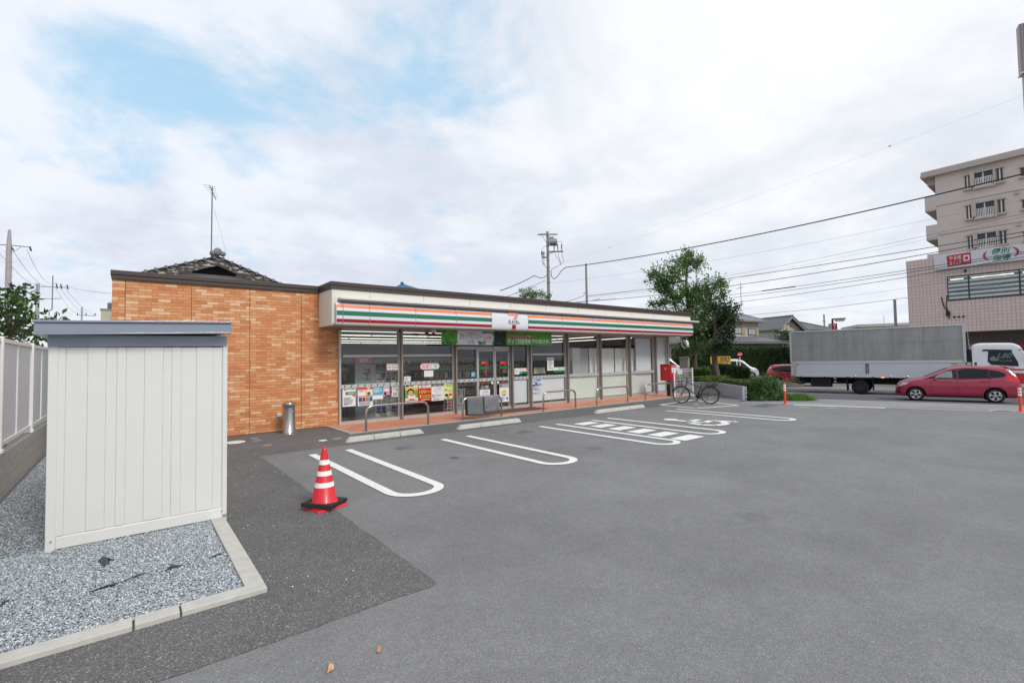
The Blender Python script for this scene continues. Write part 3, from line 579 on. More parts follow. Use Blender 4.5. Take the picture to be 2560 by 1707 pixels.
# ================================================================== inside the shop and on its glass
def goods(name, seed, dark=1.0):
    m, nt, b = new_mat(name); N = nt.nodes.new; L = nt.links.new
    tc = N('ShaderNodeTexCoord'); sp = N('ShaderNodeSeparateXYZ'); L(tc.outputs['Object'], sp.inputs[0]); cb = N('ShaderNodeCombineXYZ'); L(sp.outputs[0], cb.inputs[0]); L(sp.outputs[2], cb.inputs[1])
    k = N('ShaderNodeTexBrick'); k.offset = .37; k.inputs['Scale'].default_value = 1; k.inputs['Brick Width'].default_value = .11; k.inputs['Row Height'].default_value = .27; k.inputs['Mortar Size'].default_value = .012
    k.inputs['Color1'].default_value = (0, 0, 0, 1); k.inputs['Color2'].default_value = (1, 1, 1, 1); k.inputs['Mortar'].default_value = (0, 0, 0, 1); L(cb.outputs[0], k.inputs['Vector'])
    cr = N('ShaderNodeValToRGB'); cr.color_ramp.interpolation = 'CONSTANT'; cols = ['#2b1c18', '#8a2f2a', '#cfc4b0', '#3c5a3a', '#b98a3c', '#31405e', '#d8d3cc', '#7b5a44', '#a84a55']
    rr = random.Random(seed); rr.shuffle(cols); e = cr.color_ramp.elements; e[0].color = lin(cols[0]); e[1].position = .11; e[1].color = lin(cols[1])
    for i, c in enumerate(cols[2:]): q = e.new(.22+i*.11); q.color = lin(c)
    L(k.outputs[0], cr.inputs[0]); L(cr.outputs[0], b.inputs['Base Color']); b.inputs['Roughness'].default_value = .5
    return m
G1, G2 = goods('goods_mixed', 1), goods('goods_mixed_dark', 5)
SHELF = M('shelf_white', '#b9b6b0', .4); DARKW = M('dark_wood_panel', '#3a211c', .5, var=.15, scale=8, stretch=(1, 1, 6)); WIRE = M('white_wire', '#d9d8d4', .4); PAPER = M('paper', '#dfdedb', .6, var=.02)
def shelf(x0, x1, y, h, lb, g):
    t = thing('shelf_unit', lb, 'shelf', ((x0+x1)/2, y, .04), 0, 'goods shelves inside the shop')
    w = (x1-x0)/2; m = MB()
    for z in (.05, .4, .75, 1.1, 1.42): m.box(-w, w, -.4, .4, z, z+.03, SHELF) if z < h else None
    m.box(-w, w, -.02, .02, 0, h, SHELF); m.build('rack', t)
    for z in (.08, .43, .78, 1.13):
        if z+.26 < h: m = MB(); m.box(-w+.03, w-.03, -.36, -.05, z, z+.25, g); m.build('goods', t)
shelf(6.3, 8.3, 17.0, 1.5, 'shelf of goods seen through the second window left of the doors, nearest the glass', G1)
shelf(9.2, 12.6, 17.2, 1.5, 'shelf of goods seen straight through the sliding doors', G2)
shelf(5.6, 8.6, 19.4, 1.6, 'shelf of goods farther back behind the left windows', G2)
shelf(9.2, 13.2, 19.6, 1.6, 'shelf of goods farther back behind the sliding doors', G1)
shelf(13.6, 16.4, 19.9, 1.6, 'shelf of goods farther back behind the window right of the doors', G2)
t = thing('wall_cooler', 'long row of drink coolers along the back wall of the shop', 'cooler', (11.5, 26.0, .04))
m = MB(); m.box(-6.4, 8.5, 0, .4, 0, 2.0, M('cooler_frame', '#8f8a82', .4)); m.build('cabinet', t)
for k in range(12): m = MB(); m.box(-6.3+k*1.22, -5.2+k*1.22, -.03, -.005, .25, 1.85, G1 if k % 2 else G2); m.build('door', t)
K1 = crop(800, 780, 4.704); K2 = crop(1080, 780, 5.6); KK3 = crop(1400, 780, 5.345)
# cash machine
a, b = PY(*K1(415, 1250), 15.0), PY(*K1(655, 612), 15.0); t = thing('cash_machine', 'grey cash machine with green lettering and a red header behind the left window', 'cash machine', (a.x, 15.0, .04)); w = b.x-a.x; h = b.z-.04
SIL = M('machine_grey', '#a9b0b4', .4, var=.03); m = MB(); m.box(0, w, 0, .6, 0, h, SIL); m.box(.02, w-.02, -.03, 0, 0, h*.42, M('machine_grey_low', '#8b979c', .4)); m.build('cabinet', t, bevel=.01)
m = MB(); q = PY(*K1(422, 608), 14.97), PY(*K1(600, 535), 14.97); m.box(q[0].x-a.x, q[1].x-a.x, -.02, .3, h+.01, q[1].z-.04, M('header_red', '#b5304a', .4)); m.text('ATM', (q[0].x-a.x+.14, -.024, h+.07), (q[1].x-q[0].x-.26, 0, 0), (0, 0, (q[1].z-.04-h)*.55), PAPER); m.build('header', t)
GRN = M('print_green', '#0f7a52', .5); ORN = M('print_orange', '#d9501e', .5); RED = M('print_red', '#b3172a', .5); BLK = M('print_black', '#1d1d1f', .5); YEL = M('print_yellow', '#d9b52c', .5); CYA = M('print_cyan', '#46a9c4', .5); PNK = M('print_pink', '#d487b0', .5); CRM = M('print_cream', '#dedbc4', .6); LIM = M('print_lime', '#c9d68e', .6); BLU = M('print_blue', '#2d4f8e', .5); GRY = M('print_grey', '#8f9294', .6); SKN = M('print_skin', '#c99a7c', .6); PGR = M('print_leaf', '#6f9a3a', .6)
m = MB(); m.text('セブン銀行', (.10, -.006, h*.70), (.62*w/1., 0, 0), (0, 0, .11), GRN)
seven(m, (.27, 0, h*.78), (.24, 0, 0), (0, 0, .24), (0, -.006, 0), (ORN, RED, GRN, RED), False); m.build('lettering', t)
class Sheet:
    """a printed sheet stuck on the inside of the glass; u,v run 0..1 from its lower left corner"""
    def __init__(s, name, label, cat, c0, c1, base, K=K1, y=14.232, th=.004, group='posters and notices on the shop glass', frame=None):
        p, q = PY(*K(*c0), y), PY(*K(*c1), y); s.x0, s.x1 = min(p.x, q.x), max(p.x, q.x); s.z0, s.z1 = min(p.z, q.z), max(p.z, q.z); s.y = y
        s.w, s.h = s.x1-s.x0, s.z1-s.z0; s.m = MB(); s.a = (name, label, cat, group); s.k = 0
        s.m.box(0, s.w, 0, th, 0, s.h, base)
        if frame: s.r(0, 0, 1, 1, frame); s.r(.05, .06, .95, .94, base)
    def r(s, u0, v0, u1, v1, mat): s.k += 1; y = -.0012*s.k; s.m.quad((u0*s.w, y, v0*s.h), (u1*s.w, y, v0*s.h), (u1*s.w, y, v1*s.h), (u0*s.w, y, v1*s.h), mat); return s
    def e(s, u, v, ru, rv, mat): s.k += 1; s.m.disc((u*s.w, -.0012*s.k, v*s.h), rv*s.h, 'y', mat, 20, ru*s.w); return s
    def t(s, st, u0, v0, u1, v1, mat): s.k += 1; s.m.text(st, (u0*s.w, -.0012*s.k, v0*s.h), ((u1-u0)*s.w, 0, 0), (0, 0, (v1-v0)*s.h), mat); return s
    def lines(s, u0, v0, u1, v1, n, mat, seed=1):
        rr = random.Random(seed); st = (v1-v0)/n
        for i in range(n): s.r(u0, v0+i*st+st*.3, u0+(u1-u0)*rr.uniform(.6, 1), v0+i*st+st*.7, mat)
        return s
    def done(s): o = s.m.build(s.a[0]); o.location = (s.x0, s.y, s.z0); tag(o, s.a[1], s.a[2], s.a[3]); return o
Sheet('poster', 'white bank poster with a green slanted band, leftmost on the glass', 'poster', (265, 1115), (418, 885), PAPER).t('セブン銀行', .3, .87, .92, .95, GRN).r(.22, .62, .98, .78, GRN).t('現金受取', .4, .66, .9, .74, PAPER).r(.75, .53, 1, .6, RED).lines(.08, .1, .95, .5, 7, GRY, 3).r(.1, .1, .42, .17, CYA).e(.18, .9, .07, .035, ORN).done()
Sheet('poster', 'orange and white motorbike insurance poster with four coloured squares', 'poster', (445, 1105), (620, 850), PAPER).r(0, .76, 1, 1, ORN).t('バイク', .05, .86, .52, .97, PAPER).e(.72, .86, .12, .07, PAPER).t('切れて', .08, .66, .6, .74, RED).r(0, .43, 1, .47, ORN).r(.55, .48, .88, .66, YEL).e(.72, .57, .1, .08, BLU).r(.06, .2, .27, .4, BLU).r(.3, .2, .5, .4, RED).r(.54, .2, .73, .4, PGR).r(.77, .2, .96, .4, BLU).lines(.08, .03, .9, .18, 3, GRY, 5).done()
Sheet('poster', 'light blue poster with a white foot beside the orange poster', 'poster', (620, 1028), (740, 853), CYA).r(0, 0, 1, .28, PAPER).lines(.08, .45, .9, .9, 5, PAPER, 8).t('お知らせ', .1, .55, .85, .66, PAPER).done()
Sheet('poster', 'small pink poster between the blue and the cream one', 'poster', (742, 978), (820, 855), PNK).r(.1, .75, .9, .92, PAPER).r(.1, .4, .9, .6, PAPER).r(.15, .05, .5, .3, BLK).done()
Sheet('poster', 'pale cream notice with fine lines just left of the first mullion', 'poster', (848, 998), (945, 850), CRM).lines(.1, .5, .9, .93, 7, GRY, 9).r(.45, .48, .75, .6, CYA).lines(.1, .08, .9, .4, 5, GRY, 4).done()
Sheet('poster', 'green poster with a dark haired person smiling', 'poster', (1002, 1055), (1150, 832), PGR).r(0, .62, 1, 1, YEL).r(0, .78, 1, 1, PAPER).r(.05, .8, .3, .97, BLK).r(.35, .82, .65, .98, GRN).r(0, .0, 1, .18, CRM).e(.42, .52, .26, .19, BLK).e(.42, .46, .2, .15, SKN).e(.5, .26, .3, .12, PAPER).e(.5, .33, .16, .07, SKN).r(.1, .04, .9, .08, ORN).r(.3, .09, .7, .14, RED).done()
Sheet('poster', 'red and white poster with big yellow price lettering', 'poster', (1157, 1050), (1310, 825), RED).r(.03, .70, .97, .97, PAPER).t('nanaco', .06, .84, .86, .95, BLK).t('に替えると', .08, .72, .7, .8, BLK).e(.83, .74, .1, .05, YEL).t('100', .06, .42, .58, .6, YEL).t('円で', .6, .43, .95, .56, YEL).t('1', .1, .17, .2, .36, YEL).lines(.26, .16, .95, .34, 2, YEL, 2).lines(.2, .04, .85, .11, 1, PAPER, 2).done()
for (c0, c1, lb, k_) in (((1312, 1045), (1453, 820), 'white notice with a black header between the red and the lime poster', 0), ((1880, 1090), (1998, 855), 'white notice with a black header on the left sliding door', 1)):
    s = Sheet('poster', lb, 'poster', c0, c1, PAPER, y=14.19 if k_ else 14.232); s.r(0, .77, 1, 1, BLK).t('新レジ設置に', .15, .89, .92, .97, PAPER).t('ご協力ください', .06, .79, .96, .87, PAPER).t('レジ袋有料', .2, .62, .85, .7, GRY).t('セルフレジ', .15, .5, .9, .58, GRY).t('スタート', .3, .39, .75, .46, GRY).r(.06, .2, .28, .34, BLK).r(.1, .23, .24, .31, PAPER).lines(.36, .2, .9, .34, 2, GRY).lines(.1, .05, .9, .14, 2, GRY).done()
Sheet('poster', 'lime green menu poster with pictures of food', 'poster', (1457, 1033), (1592, 815), LIM).r(.04, .08, .96, .42, CRM).lines(.2, .72, .85, .95, 3, PGR, 1).r(.4, .44, .95, .54, YEL).e(.22, .26, .14, .08, BLK).e(.55, .28, .18, .08, ORN).e(.82, .18, .12, .05, SKN).e(.35, .14, .1, .04, RED).r(0, 0, 1, .07, PGR).r(.1, .52, .28, .6, PGR).done()
for c0, c1, lb in (((782, 688), (857, 603), 'small red framed notice, left of the pair above the safety band'), ((857, 686), (932, 603), 'small red framed notice, right of the pair above the safety band')):
    Sheet('notice', lb, 'notice', c0, c1, PAPER, frame=RED).t('お願い', .2, .68, .8, .84, RED).lines(.15, .2, .85, .6, 3, GRY).done()
# tobacco / liquor plate (rounded) and card under it
p, q = PY(*K1(1172, 683), 14.225), PY(*K1(1410, 592), 14.225); w, h = q.x-p.x, q.z-p.z
def pill(w, h, ins=0): r = h/2-ins; return [(h/2+r*math.cos(a), h/2+r*math.sin(a)) for a in np.linspace(math.pi/2, 1.5*math.pi, 12)] + [(w-h/2+r*math.cos(a), h/2+r*math.sin(a)) for a in np.linspace(-math.pi/2, math.pi/2, 12)]
m = MB(); m.prism([(x, 0, z) for x, z in pill(w, h)], (0, .01, 0), GRN); m.poly([(x, -.001, z) for x, z in pill(w*.62, h)], RED); m.poly([(x, -.0025, z) for x, z in pill(w, h, .028)], PAPER); m.text('たばこ', (w*.12, -.004, h*.25), (w*.46, 0, 0), (0, 0, h*.52), RED); m.text('酒', (w*.69, -.004, h*.22), (w*.19, 0, 0), (0, 0, h*.58), GRN)
o = m.build('shop_plate', loc=(p.x, 14.225, p.z)); tag(o, 'rounded white plate with red tobacco and green liquor lettering on the glass', 'sign')
Sheet('notice', 'blank white card under the tobacco and liquor plate', 'notice', (1225, 762), (1332, 685), PAPER).done()
Sheet('notice', 'small white card at the lower left corner of the second window, above the safety band', 'notice', (988, 815), (1066, 755), PAPER).lines(.1, .2, .8, .8, 3, GRY).done()
Sheet('sticker', 'small bright blue sticker beside the left sliding door', 'sticker', (1778, 760), (1826, 705), CYA, y=14.24).t('AED', .15, .55, .8, .8, PAPER).r(.15, .2, .4, .4, PAPER).done()
for c0, c1, lb, wd in (((1890, 715), (1985, 580), 'stacked numeral emblem sticker on the left sliding door', 1), ((2115, 705), (2205, 580), 'numeral emblem sticker with a green swoosh on the right sliding door', 0)):
    p, q = PY(*K1(*c0), 14.2), PY(*K1(*c1), 14.2); m = MB(); seven(m, (0, 0, 0), (q.x-p.x, 0, 0), (0, 0, q.z-p.z), (0, 0, 0), (ORN, RED, GRN, RED), False)
    if not wd:
        W2, H2 = q.x-p.x, q.z-p.z; pts = [(W2*.5+W2*.62*math.cos(a), -.002, H2*.42+H2*.48*math.sin(a)) for a in np.linspace(-2.4, .9, 14)]; m.tube(pts, .012, GRN, 4)
    o = m.build('door_emblem', loc=(p.x, 14.2, p.z)); tag(o, lb, 'sticker', 'emblem stickers on the sliding doors')
for c0, c1, lb in (((1900, 838), (1985, 812), 'orange automatic door lettering on the left sliding door'), ((2130, 830), (2205, 805), 'orange automatic door lettering on the right sliding door')):
    p, q = PY(*K1(*c0), 14.2), PY(*K1(*c1), 14.2); m = MB(); m.text('自動ドア', (0, 0, 0), (q.x-p.x, 0, 0), (0, 0, q.z-p.z), ORN); tag(m.build('door_lettering', loc=(p.x, 14.2, p.z)), lb, 'sticker', 'orange lettering on the sliding doors')
Sheet('poster', 'white poster with a yellow disc and blue band on the right sliding door', 'poster', (2112, 1060), (2220, 835), PAPER, y=14.19).r(0, .78, 1, 1, GRY).r(.05, .82, .25, .92, RED).t('マイナ保険', .3, .83, .95, .92, PAPER).e(.47, .52, .28, .13, YEL).e(.47, .40, .22, .045, BLU).e(.47, .45, .2, .04, PAPER).e(.8, .18, .09, .07, BLU).lines(.1, .08, .6, .3, 3, GRY).done()
Sheet('notice', 'small white card above the safety band in the pane right of the doors', 'notice', (1155, 875), (1222, 785), PAPER, K2).lines(.1, .1, .8, .8, 4, PNK).done()
Sheet('notice', 'green and white card above the safety band in the pane right of the doors', 'notice', (1222, 862), (1355, 782), PAPER, K2).r(0, 0, 1, .42, GRN).r(0, 0, .25, .42, CYA).t('セブン', .05, .6, .6, .85, GRN).r(.72, .58, 1, 1, ORN).done()
Sheet('notice', 'tall white notice with a blue title hanging above the counter', 'notice', (1615, 820), (1703, 640), PAPER, K2).r(.05, .82, .95, .93, BLU).lines(.15, .1, .9, .78, 8, GRY, 2).done()
Sheet('notice', 'green and white card above the safety band right of the tall blue titled notice', 'notice', (1705, 845), (1880, 768), PAPER, K2).r(0, .0, 1, .42, GRN).t('宅急便', .35, .55, .6, .85, GRN).lines(.62, .55, .9, .85, 2, GRN).e(.93, .72, .06, .14, ORN).done()
s = Sheet('poster', 'narrow colourful picture poster hanging low left of the fourth guard rail', 'poster', (1402, 1142), (1520, 913), M('print_pale_blue', '#a9c2d8', .6), K2)
rr = random.Random(4)
for k in range(26): s.e(rr.uniform(.1, .9), rr.uniform(.06, .94), rr.uniform(.05, .2), rr.uniform(.02, .08), rr.choice([RED, BLU, PAPER, BLK, CYA, PNK, SKN, YEL]))
s.done()
# counter, till, magazine rack, cabinets behind the glass
t = thing('service_counter', 'white service counter behind the window right of the doors', 'counter', (12.1, 15.0, .04)); m = MB(); m.box(0, 4.2, 0, .7, 0, .95, WHITE); m.build('body', t); m = MB(); m.box(-.03, 4.23, -.05, .75, .95, 1.0, GRY); m.build('worktop', t)
p, q = PY(*K2(1425, 865), 14.8), PY(*K2(1590, 775), 14.8); m = MB(); m.prism([(0, 0, 0), (q.x-p.x, 0, 0), (q.x-p.x-.02, .05, q.z-p.z), (.08, .05, q.z-p.z)], (0, .02, 0), CRM); m.quad((.16, .03, .2), (q.x-p.x-.1, .03, .2), (q.x-p.x-.1, .033, .23), (.16, .033, .23), GRY); tag(m.build('display_board', loc=(p.x, 14.8, p.z)), 'pale cream board leaning on the counter behind the glass', 'board')
t = thing('till_screen', 'grey till screens standing on the counter at the fourth window bay', 'till', tuple(PY(*K2(1950, 835), 14.9)))
m = MB(); m.prism([(0, 0, 0), (.38, 0, 0), (.5, .06, .36), (.2, .06, .36)], (0, .03, 0), M('till_grey', '#8d9290', .5)); m.build('screen', t); m = MB(); m.prism([(.42, -.04, 0), (.98, -.04, 0), (1.02, .02, .34), (.5, .02, .34)], (0, .03, 0), WHITE); [m.box(.5+.14*k, .56+.14*k, -.06, -.045, .05, .1, BLK) for k in range(3)]; m.build('screen', t); m = MB(); m.box(.2, .9, .1, .3, -.1, .46, M('till_grey', '#8d9290', .5)); m.build('base', t)
xw = [PY(*KK3(x, 600), 14.5).x for x in (160, 378, 385, 720, 728, 940, 1060)]; zt = PY(*KK3(560, 482), 14.5).z
for i, (a, b, c_) in enumerate(((xw[0], xw[1], '#b4b8b9'), (xw[2], xw[3]-.005, '#eceee9'), (xw[4], xw[5], '#eceee9'), (xw[5]+.02, xw[6], '#eaece6'))):
    t = thing('cabinet', ['grey side of a tall cabinet behind the fifth window bay, leftmost of four', 'wide pale cabinet back behind the sixth window bay', 'wide pale cabinet back right of the dark seam behind the sixth bay', 'narrow pale cabinet back beside the roller blind'][i], 'cabinet', (a, 14.5, .04), 0, 'cabinets standing with their backs to the glass')
    m = MB(); m.box(0, b-a, 0, .5, 0, zt-.04, M('cabinet_'+c_[1:], c_, .4, var=.02)); m.build('body', t, bevel=.006); m = MB(); m.box(-.005, .02, -.012, .0, 0, zt-.05, ALUD); m.build('trim', t)
# magazine rack behind the first window and white basket rack by the doors
def wrack(name, lb, c0, c1, y, nx, nz, cols):
    p, q = PY(*K1(*c0), y), PY(*K1(*c1), y); t = thing(name, lb, 'rack', (p.x, y, .04), 0, None); w, h = q.x-p.x, q.z-.06; m = MB()
    for k in range(nx+1): m.box(w*k/nx-.008, w*k/nx+.008, -.008, .008, 0, h, WIRE)
    for k in range(nz+1): m.box(0, w, -.02, -.005, h*k/nz, h*k/nz+.014, WIRE)
    m.build('wire_frame', t); rr = random.Random(len(lb))
    for k in range(nz):
        m = MB()
        for j in range(nx): m.box(w*j/nx+.02, w*(j+1)/nx-.02, .02, .05, h*k/nz+.02, h*(k+rr.uniform(.6, .9))/nz, rr.choice(cols))
        m.build('goods', t)
    return t
wrack('magazine_rack', 'white wire rack of grey packets behind the first window', (660, 1250), (890, 690), 15.1, 4, 7, [GRY, PAPER, SHELF, BLU, GRY])
wrack('basket_rack', 'white wire rack with red baskets left of the doors', (1420, 1190), (1580, 1010), 14.75, 4, 4, [RED, BLK, RED])
wrack('card_rack', 'slim white wire stand just inside the left fixed door pane', (1618, 1170), (1695, 900), 14.7, 4, 3, [GRY, SHELF, BLK])
p, q = PY(*K1(985, 1225), 14.9), PY(*K1(1415, 1055), 14.9); t = thing('low_cabinet', 'dark brown low cabinet under the posters of the second window', 'cabinet', (p.x, 14.7, .04)); m = MB(); m.box(0, q.x-p.x, 0, .5, 0, q.z-.05, DARKW); m.build('body', t, bevel=.006); m = MB(); m.box(-.02, q.x-p.x+.02, -.02, .52, q.z-.05, q.z-.02, DARKW); m.build('top', t)
# banner over the doors
p, q = PY(*K2(133, 450), 13.75), PY(*K2(1672, 268), 13.75); w = q.x-p.x; z0, z1 = 2.405, 2.90; h = z1-z0
BG = M('banner_green', '#4f9a2c', .6, var=.25, scale=2.5); BGD = M('banner_dark_green', '#1f5a2c', .6, var=.3, scale=9); BW = M('banner_white', '#d9d3de', .6); BDK = M('banner_black', '#16201c', .6)
t = thing('shop_banner', 'long green film banner with white panel and lettering over the doors', 'banner', (p.x, 13.75, z0)); m = MB(); m.box(0, w, 0, .006, 0, h, BG); U = lambda x: (PY(*K2(x, 360), 13.75).x-p.x); V_ = lambda y: h*(450-y)/(450-265)
m.prism([(U(345), -.002, 0), (U(845), -.002, 0), (U(870), -.002, h), (U(360), -.002, h)], (0, -.001, 0), BW)
m.text('ポケットモンスター', (U(388), -.005, V_(385)), (U(695)-U(388), 0, 0), (0, 0, V_(300)-V_(385)), PGR); m.text('ココ', (U(498), -.005, V_(435)), (U(585)-U(498), 0, 0), (0, 0, V_(398)-V_(435)), BDK)
m.text('劇場版', (U(480), -.005, V_(308)), (U(590)-U(480), 0, 0), (0, 0, .03), BDK); m.text('12.25金', (U(715), -.005, V_(375)), (U(835)-U(715), 0, 0), (0, 0, V_(338)-V_(375)), RED); m.text('ロードショー', (U(718), -.005, V_(412)), (U(835)-U(718), 0, 0), (0, 0, V_(390)-V_(412)), RED)
m.prism([(U(870), -.002, 0), (U(1030), -.002, 0), (U(1045), -.002, h), (U(880), -.002, h)], (0, -.001, 0), BDK)
m.poly([(U(1050), -.004, V_(345)), (U(1390), -.004, V_(345)), (U(1395), -.004, V_(308)), (U(1055), -.004, V_(308))], RED); m.text('セブンネットショッピング限定', (U(1062), -.006, V_(340)), (U(1382)-U(1062), 0, 0), (0, 0, V_(313)-V_(340)), PAPER)
m.text('グッズ付前売券', (U(1055), -.005, V_(432)), (U(1385)-U(1055), 0, 0), (0, 0, V_(358)-V_(432)), PAPER); m.text('予約受付中!', (U(1395), -.005, V_(425)), (U(1640)-U(1395), 0, 0), (0, 0, V_(362)-V_(425)), PAPER)
rr = random.Random(3)
for k in range(70):
    cx_, cz_ = rr.choice([(U(rr.uniform(200, 350)), V_(rr.uniform(380, 450))), (U(rr.uniform(690, 860)), V_(rr.uniform(265, 300))), (U(rr.uniform(640, 740)), V_(rr.uniform(410, 450))), (U(rr.uniform(840, 1050)), V_(rr.uniform(270, 450))), (U(rr.uniform(135, 330)), V_(rr.uniform(268, 440)))])
    a = rr.uniform(0, 6.28); L_ = rr.uniform(.04, .09); c, s_ = math.cos(a), math.sin(a); cz_ = min(max(cz_, .05), h-.05)
    pt = [(cx_-L_*c, cz_-L_*s_), (cx_+.025*s_, cz_-.025*c), (cx_+L_*c, cz_+L_*s_), (cx_-.025*s_, cz_+.025*c)]
    m.poly([(x, -.0065-.0002*k, min(max(z, .003), h-.003)) for x, z in pt], rr.choice([BGD, PGR, BGD, GRN]))
m.build('print', t); m = MB(); m.tube([(0, .01, h), (w, .01, h)], .012, ALU, 6); m.build('rod', t)
# cameras under the soffit
DOM = M('camera_white', '#cfccc6', .35); p = PY(*K1(1335, 225), 13.6)
t = thing('dome_camera', 'white dome security camera under the soffit left of the banner', 'camera', (p.x, 13.6, 2.905)); m = MB(); m.lathe([(.001, 0), (.085, 0), (.085, -.1), (.07, -.12), (.001, -.12)], DOM); m.build('housing', t); m = MB(); m.lathe([(.055, -.115), (.05, -.16), (.03, -.19), (.001, -.2)], M('smoked_dome', '#3a3633', .1)); m.build('dome', t)
p = PY(*K1(1262, 270), 13.9); t = thing('spot_camera', 'small grey camera on a stem under the soffit beside the dome camera', 'camera', (p.x, 13.9, 2.905)); m = MB(); m.tube([(0, 0, 0), (0, 0, -.1)], .02, GRY); m.build('stem', t); m = MB(); m.tube([(-.03, .05, -.12), (.03, -.12, -.2)], .05, M('camera_grey', '#6b6660', .4), 12); m.build('body', t)
p = PX(*KK3(1700, 405), 22.35); t = thing('bullet_camera', 'white bullet security camera on a bent pipe at the right end of the sign', 'camera', tuple(p)); m = MB(); a = Vector((.05, .05, .12)); b = Vector((-.02, -.12, -.16)); m.hexa([tuple(c) for c in (b+Vector((-.1, 0, -.06)), b+Vector((.1, 0, -.06)), b+Vector((.1, .05, -.1)), b+Vector((-.1, .05, -.1)), a+Vector((-.1, 0, .0)), a+Vector((.1, 0, .0)), a+Vector((.1, .2, 0)), a+Vector((-.1, .2, 0)))], DOM); m.build('housing', t, bevel=.02)
m = MB(); m.box(-.06, .06, -.135, -.12, -.2, -.1, BLK); m.build('lens', t); m = MB(); m.tube([(-.15, .25, .55), (-.18, .22, .2), (-.18, .2, -.1), (-.1, .15, -.3), (.05, .1, -.28), (.06, .05, -.12)], .022, DOM); m.build('pipe', t)
# ================================================================== foreground objects
SHW = M('shed_cream', '#dbdad5', .28, var=.015, coat=.3); SHG = M('shed_grey', '#858c99', .3, var=.02, coat=.4); SHG_LIT = M('shed_grey_lightened', '#9da4ae', .4)  # second grey painted lighter to offset the shade under the roof rim
t = thing('storage_shed', 'cream steel storage shed with ribbed wall and grey roof rim on the gravel', 'shed', (0, 0, 0))
sx0, sx1, sy0, sy1 = -.665, .93, 6.78, 8.9
m = MB(); xs = [sx0+.075, -.53, -.36, -.21, -.12, -.04, .12, .29, .37, .46, .61, .78, sx1-.06]
for i, (a, b) in enumerate(zip(xs, xs[1:])):
    d = .0 if i % 2 else .012
    m.box(a+.0014, b-.0014, sy0+.012-d*.4, sy0+.06, .16, 2.1, SHW)
m.box(sx0+.02, sx1-.02, sy0+.016, sy0+.05, .1, 2.1, M('shed_groove', '#cfccc6', .5)); m.build('wall', t, bevel=.004)
m = MB(); m.box(sx0+.03, sx0+.055, sy0+.06, sy1, .1, 2.1, SHW); m.box(sx1-.055, sx1-.03, sy0+.06, sy1, .1, 2.1, SHW); m.box(sx0+.03, sx1-.03, sy1-.03, sy1, .1, 2.1, SHW); m.build('wall', t)
m = MB(); m.box(sx0, sx0+.078, sy0, sy0+.08, .0, 2.12, SHW); m.build('corner_post', t, bevel=.006); m = MB(); m.box(sx1-.05, sx1, sy0, sy0+.08, .0, 2.12, SHW); m.build('corner_post', t, bevel=.006)
m = MB(); m.box(sx0+.078, sx1-.05, sy0+.004, sy0+.07, .03, .15, SHW); m.box(sx0, sx1, sy0+.08, sy1, .0, .12, SHW); m.build('plinth', t, bevel=.006)
def rim(y0, y1, za, zb, x0, x1, dz, mat): return [(x0, y0, za), (x1, y0, za+dz), (x1, y1, za+dz), (x0, y1, za), (x0, y0, zb), (x1, y0, zb+dz), (x1, y1, zb+dz), (x0, y1, zb)]
m = MB(); m.hexa(rim(sy0-.01, sy1, 2.1, 2.22, sx0-.005, sx1-.01, .015, SHG_LIT), SHG_LIT); m.build('top_rail', t)
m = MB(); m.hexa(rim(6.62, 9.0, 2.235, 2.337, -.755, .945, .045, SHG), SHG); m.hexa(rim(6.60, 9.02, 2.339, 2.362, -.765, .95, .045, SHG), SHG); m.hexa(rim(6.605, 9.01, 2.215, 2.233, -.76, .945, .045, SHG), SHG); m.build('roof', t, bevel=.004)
m = MB()
for x in (-.62, .88): m.lathe([(.001, -.006), (.008, -.004), (.01, 0)], SHG_LIT, (x, sy0-.005, .12), 10, 'y')
m.box(.885, .93, sy0-.012, sy0+.03, .045, .075, GRY); m.build('screw', t)
# block wall and screen fence on it
BLOCK = M('concrete_block', '#a9a8a1', .9, var=.18, scale=9, bump=.4, bscale=120); JOINT = M('block_joint', '#8a8983', .9)
t = thing('block_wall', 'grey concrete block wall along the left edge of the gravel', 'wall', (-1.45, 0, 0)); m = MB()
for r in range(4):
    z0 = -.15+r*.2; off = .2 if r % 2 else 0; y = 3.0-off
    while y < 27: m.box(-.1, 0, y+.004, y+.392, z0+.004, z0+.192, BLOCK); y += .4
m.build('blocks', t, bevel=.004); m = MB(); m.box(-.095, -.006, 3, 27, -.2, .645, JOINT); m.build('mortar', t)
SCR = leafmat('screen_panel', '#e3e4e5', '#e6e7e8', None, .55); SCF = M('screen_frame', '#e8e7e4', .4, var=.02)
t = thing('screen_fence', 'white frosted screen fence standing on the grey block wall', 'fence', (-1.5, 0, .65))
for k in range(7):
    y0 = 4.55+2.78*k; m = MB(); m.box(-.045, .045, y0-.045, y0+.045, .0, 1.70, SCF); m.box(-.06, .06, y0-.06, y0+.06, 0, .05, SCF); m.build('post', t, bevel=.004)
    m = MB(); m.box(-.012, -.004, y0+.05, y0+2.73, .14, 1.62, SCR); p_ = m.build('panel', t)
    m = MB(); m.box(-.03, .02, y0+.05, y0+2.73, 1.62, 1.68, SCF); m.box(-.03, .02, y0+.05, y0+2.73, .08, .14, SCF); m.box(-.02, .015, y0+1.37, y0+1.41, .14, 1.62, SCF); m.build('rail', t)
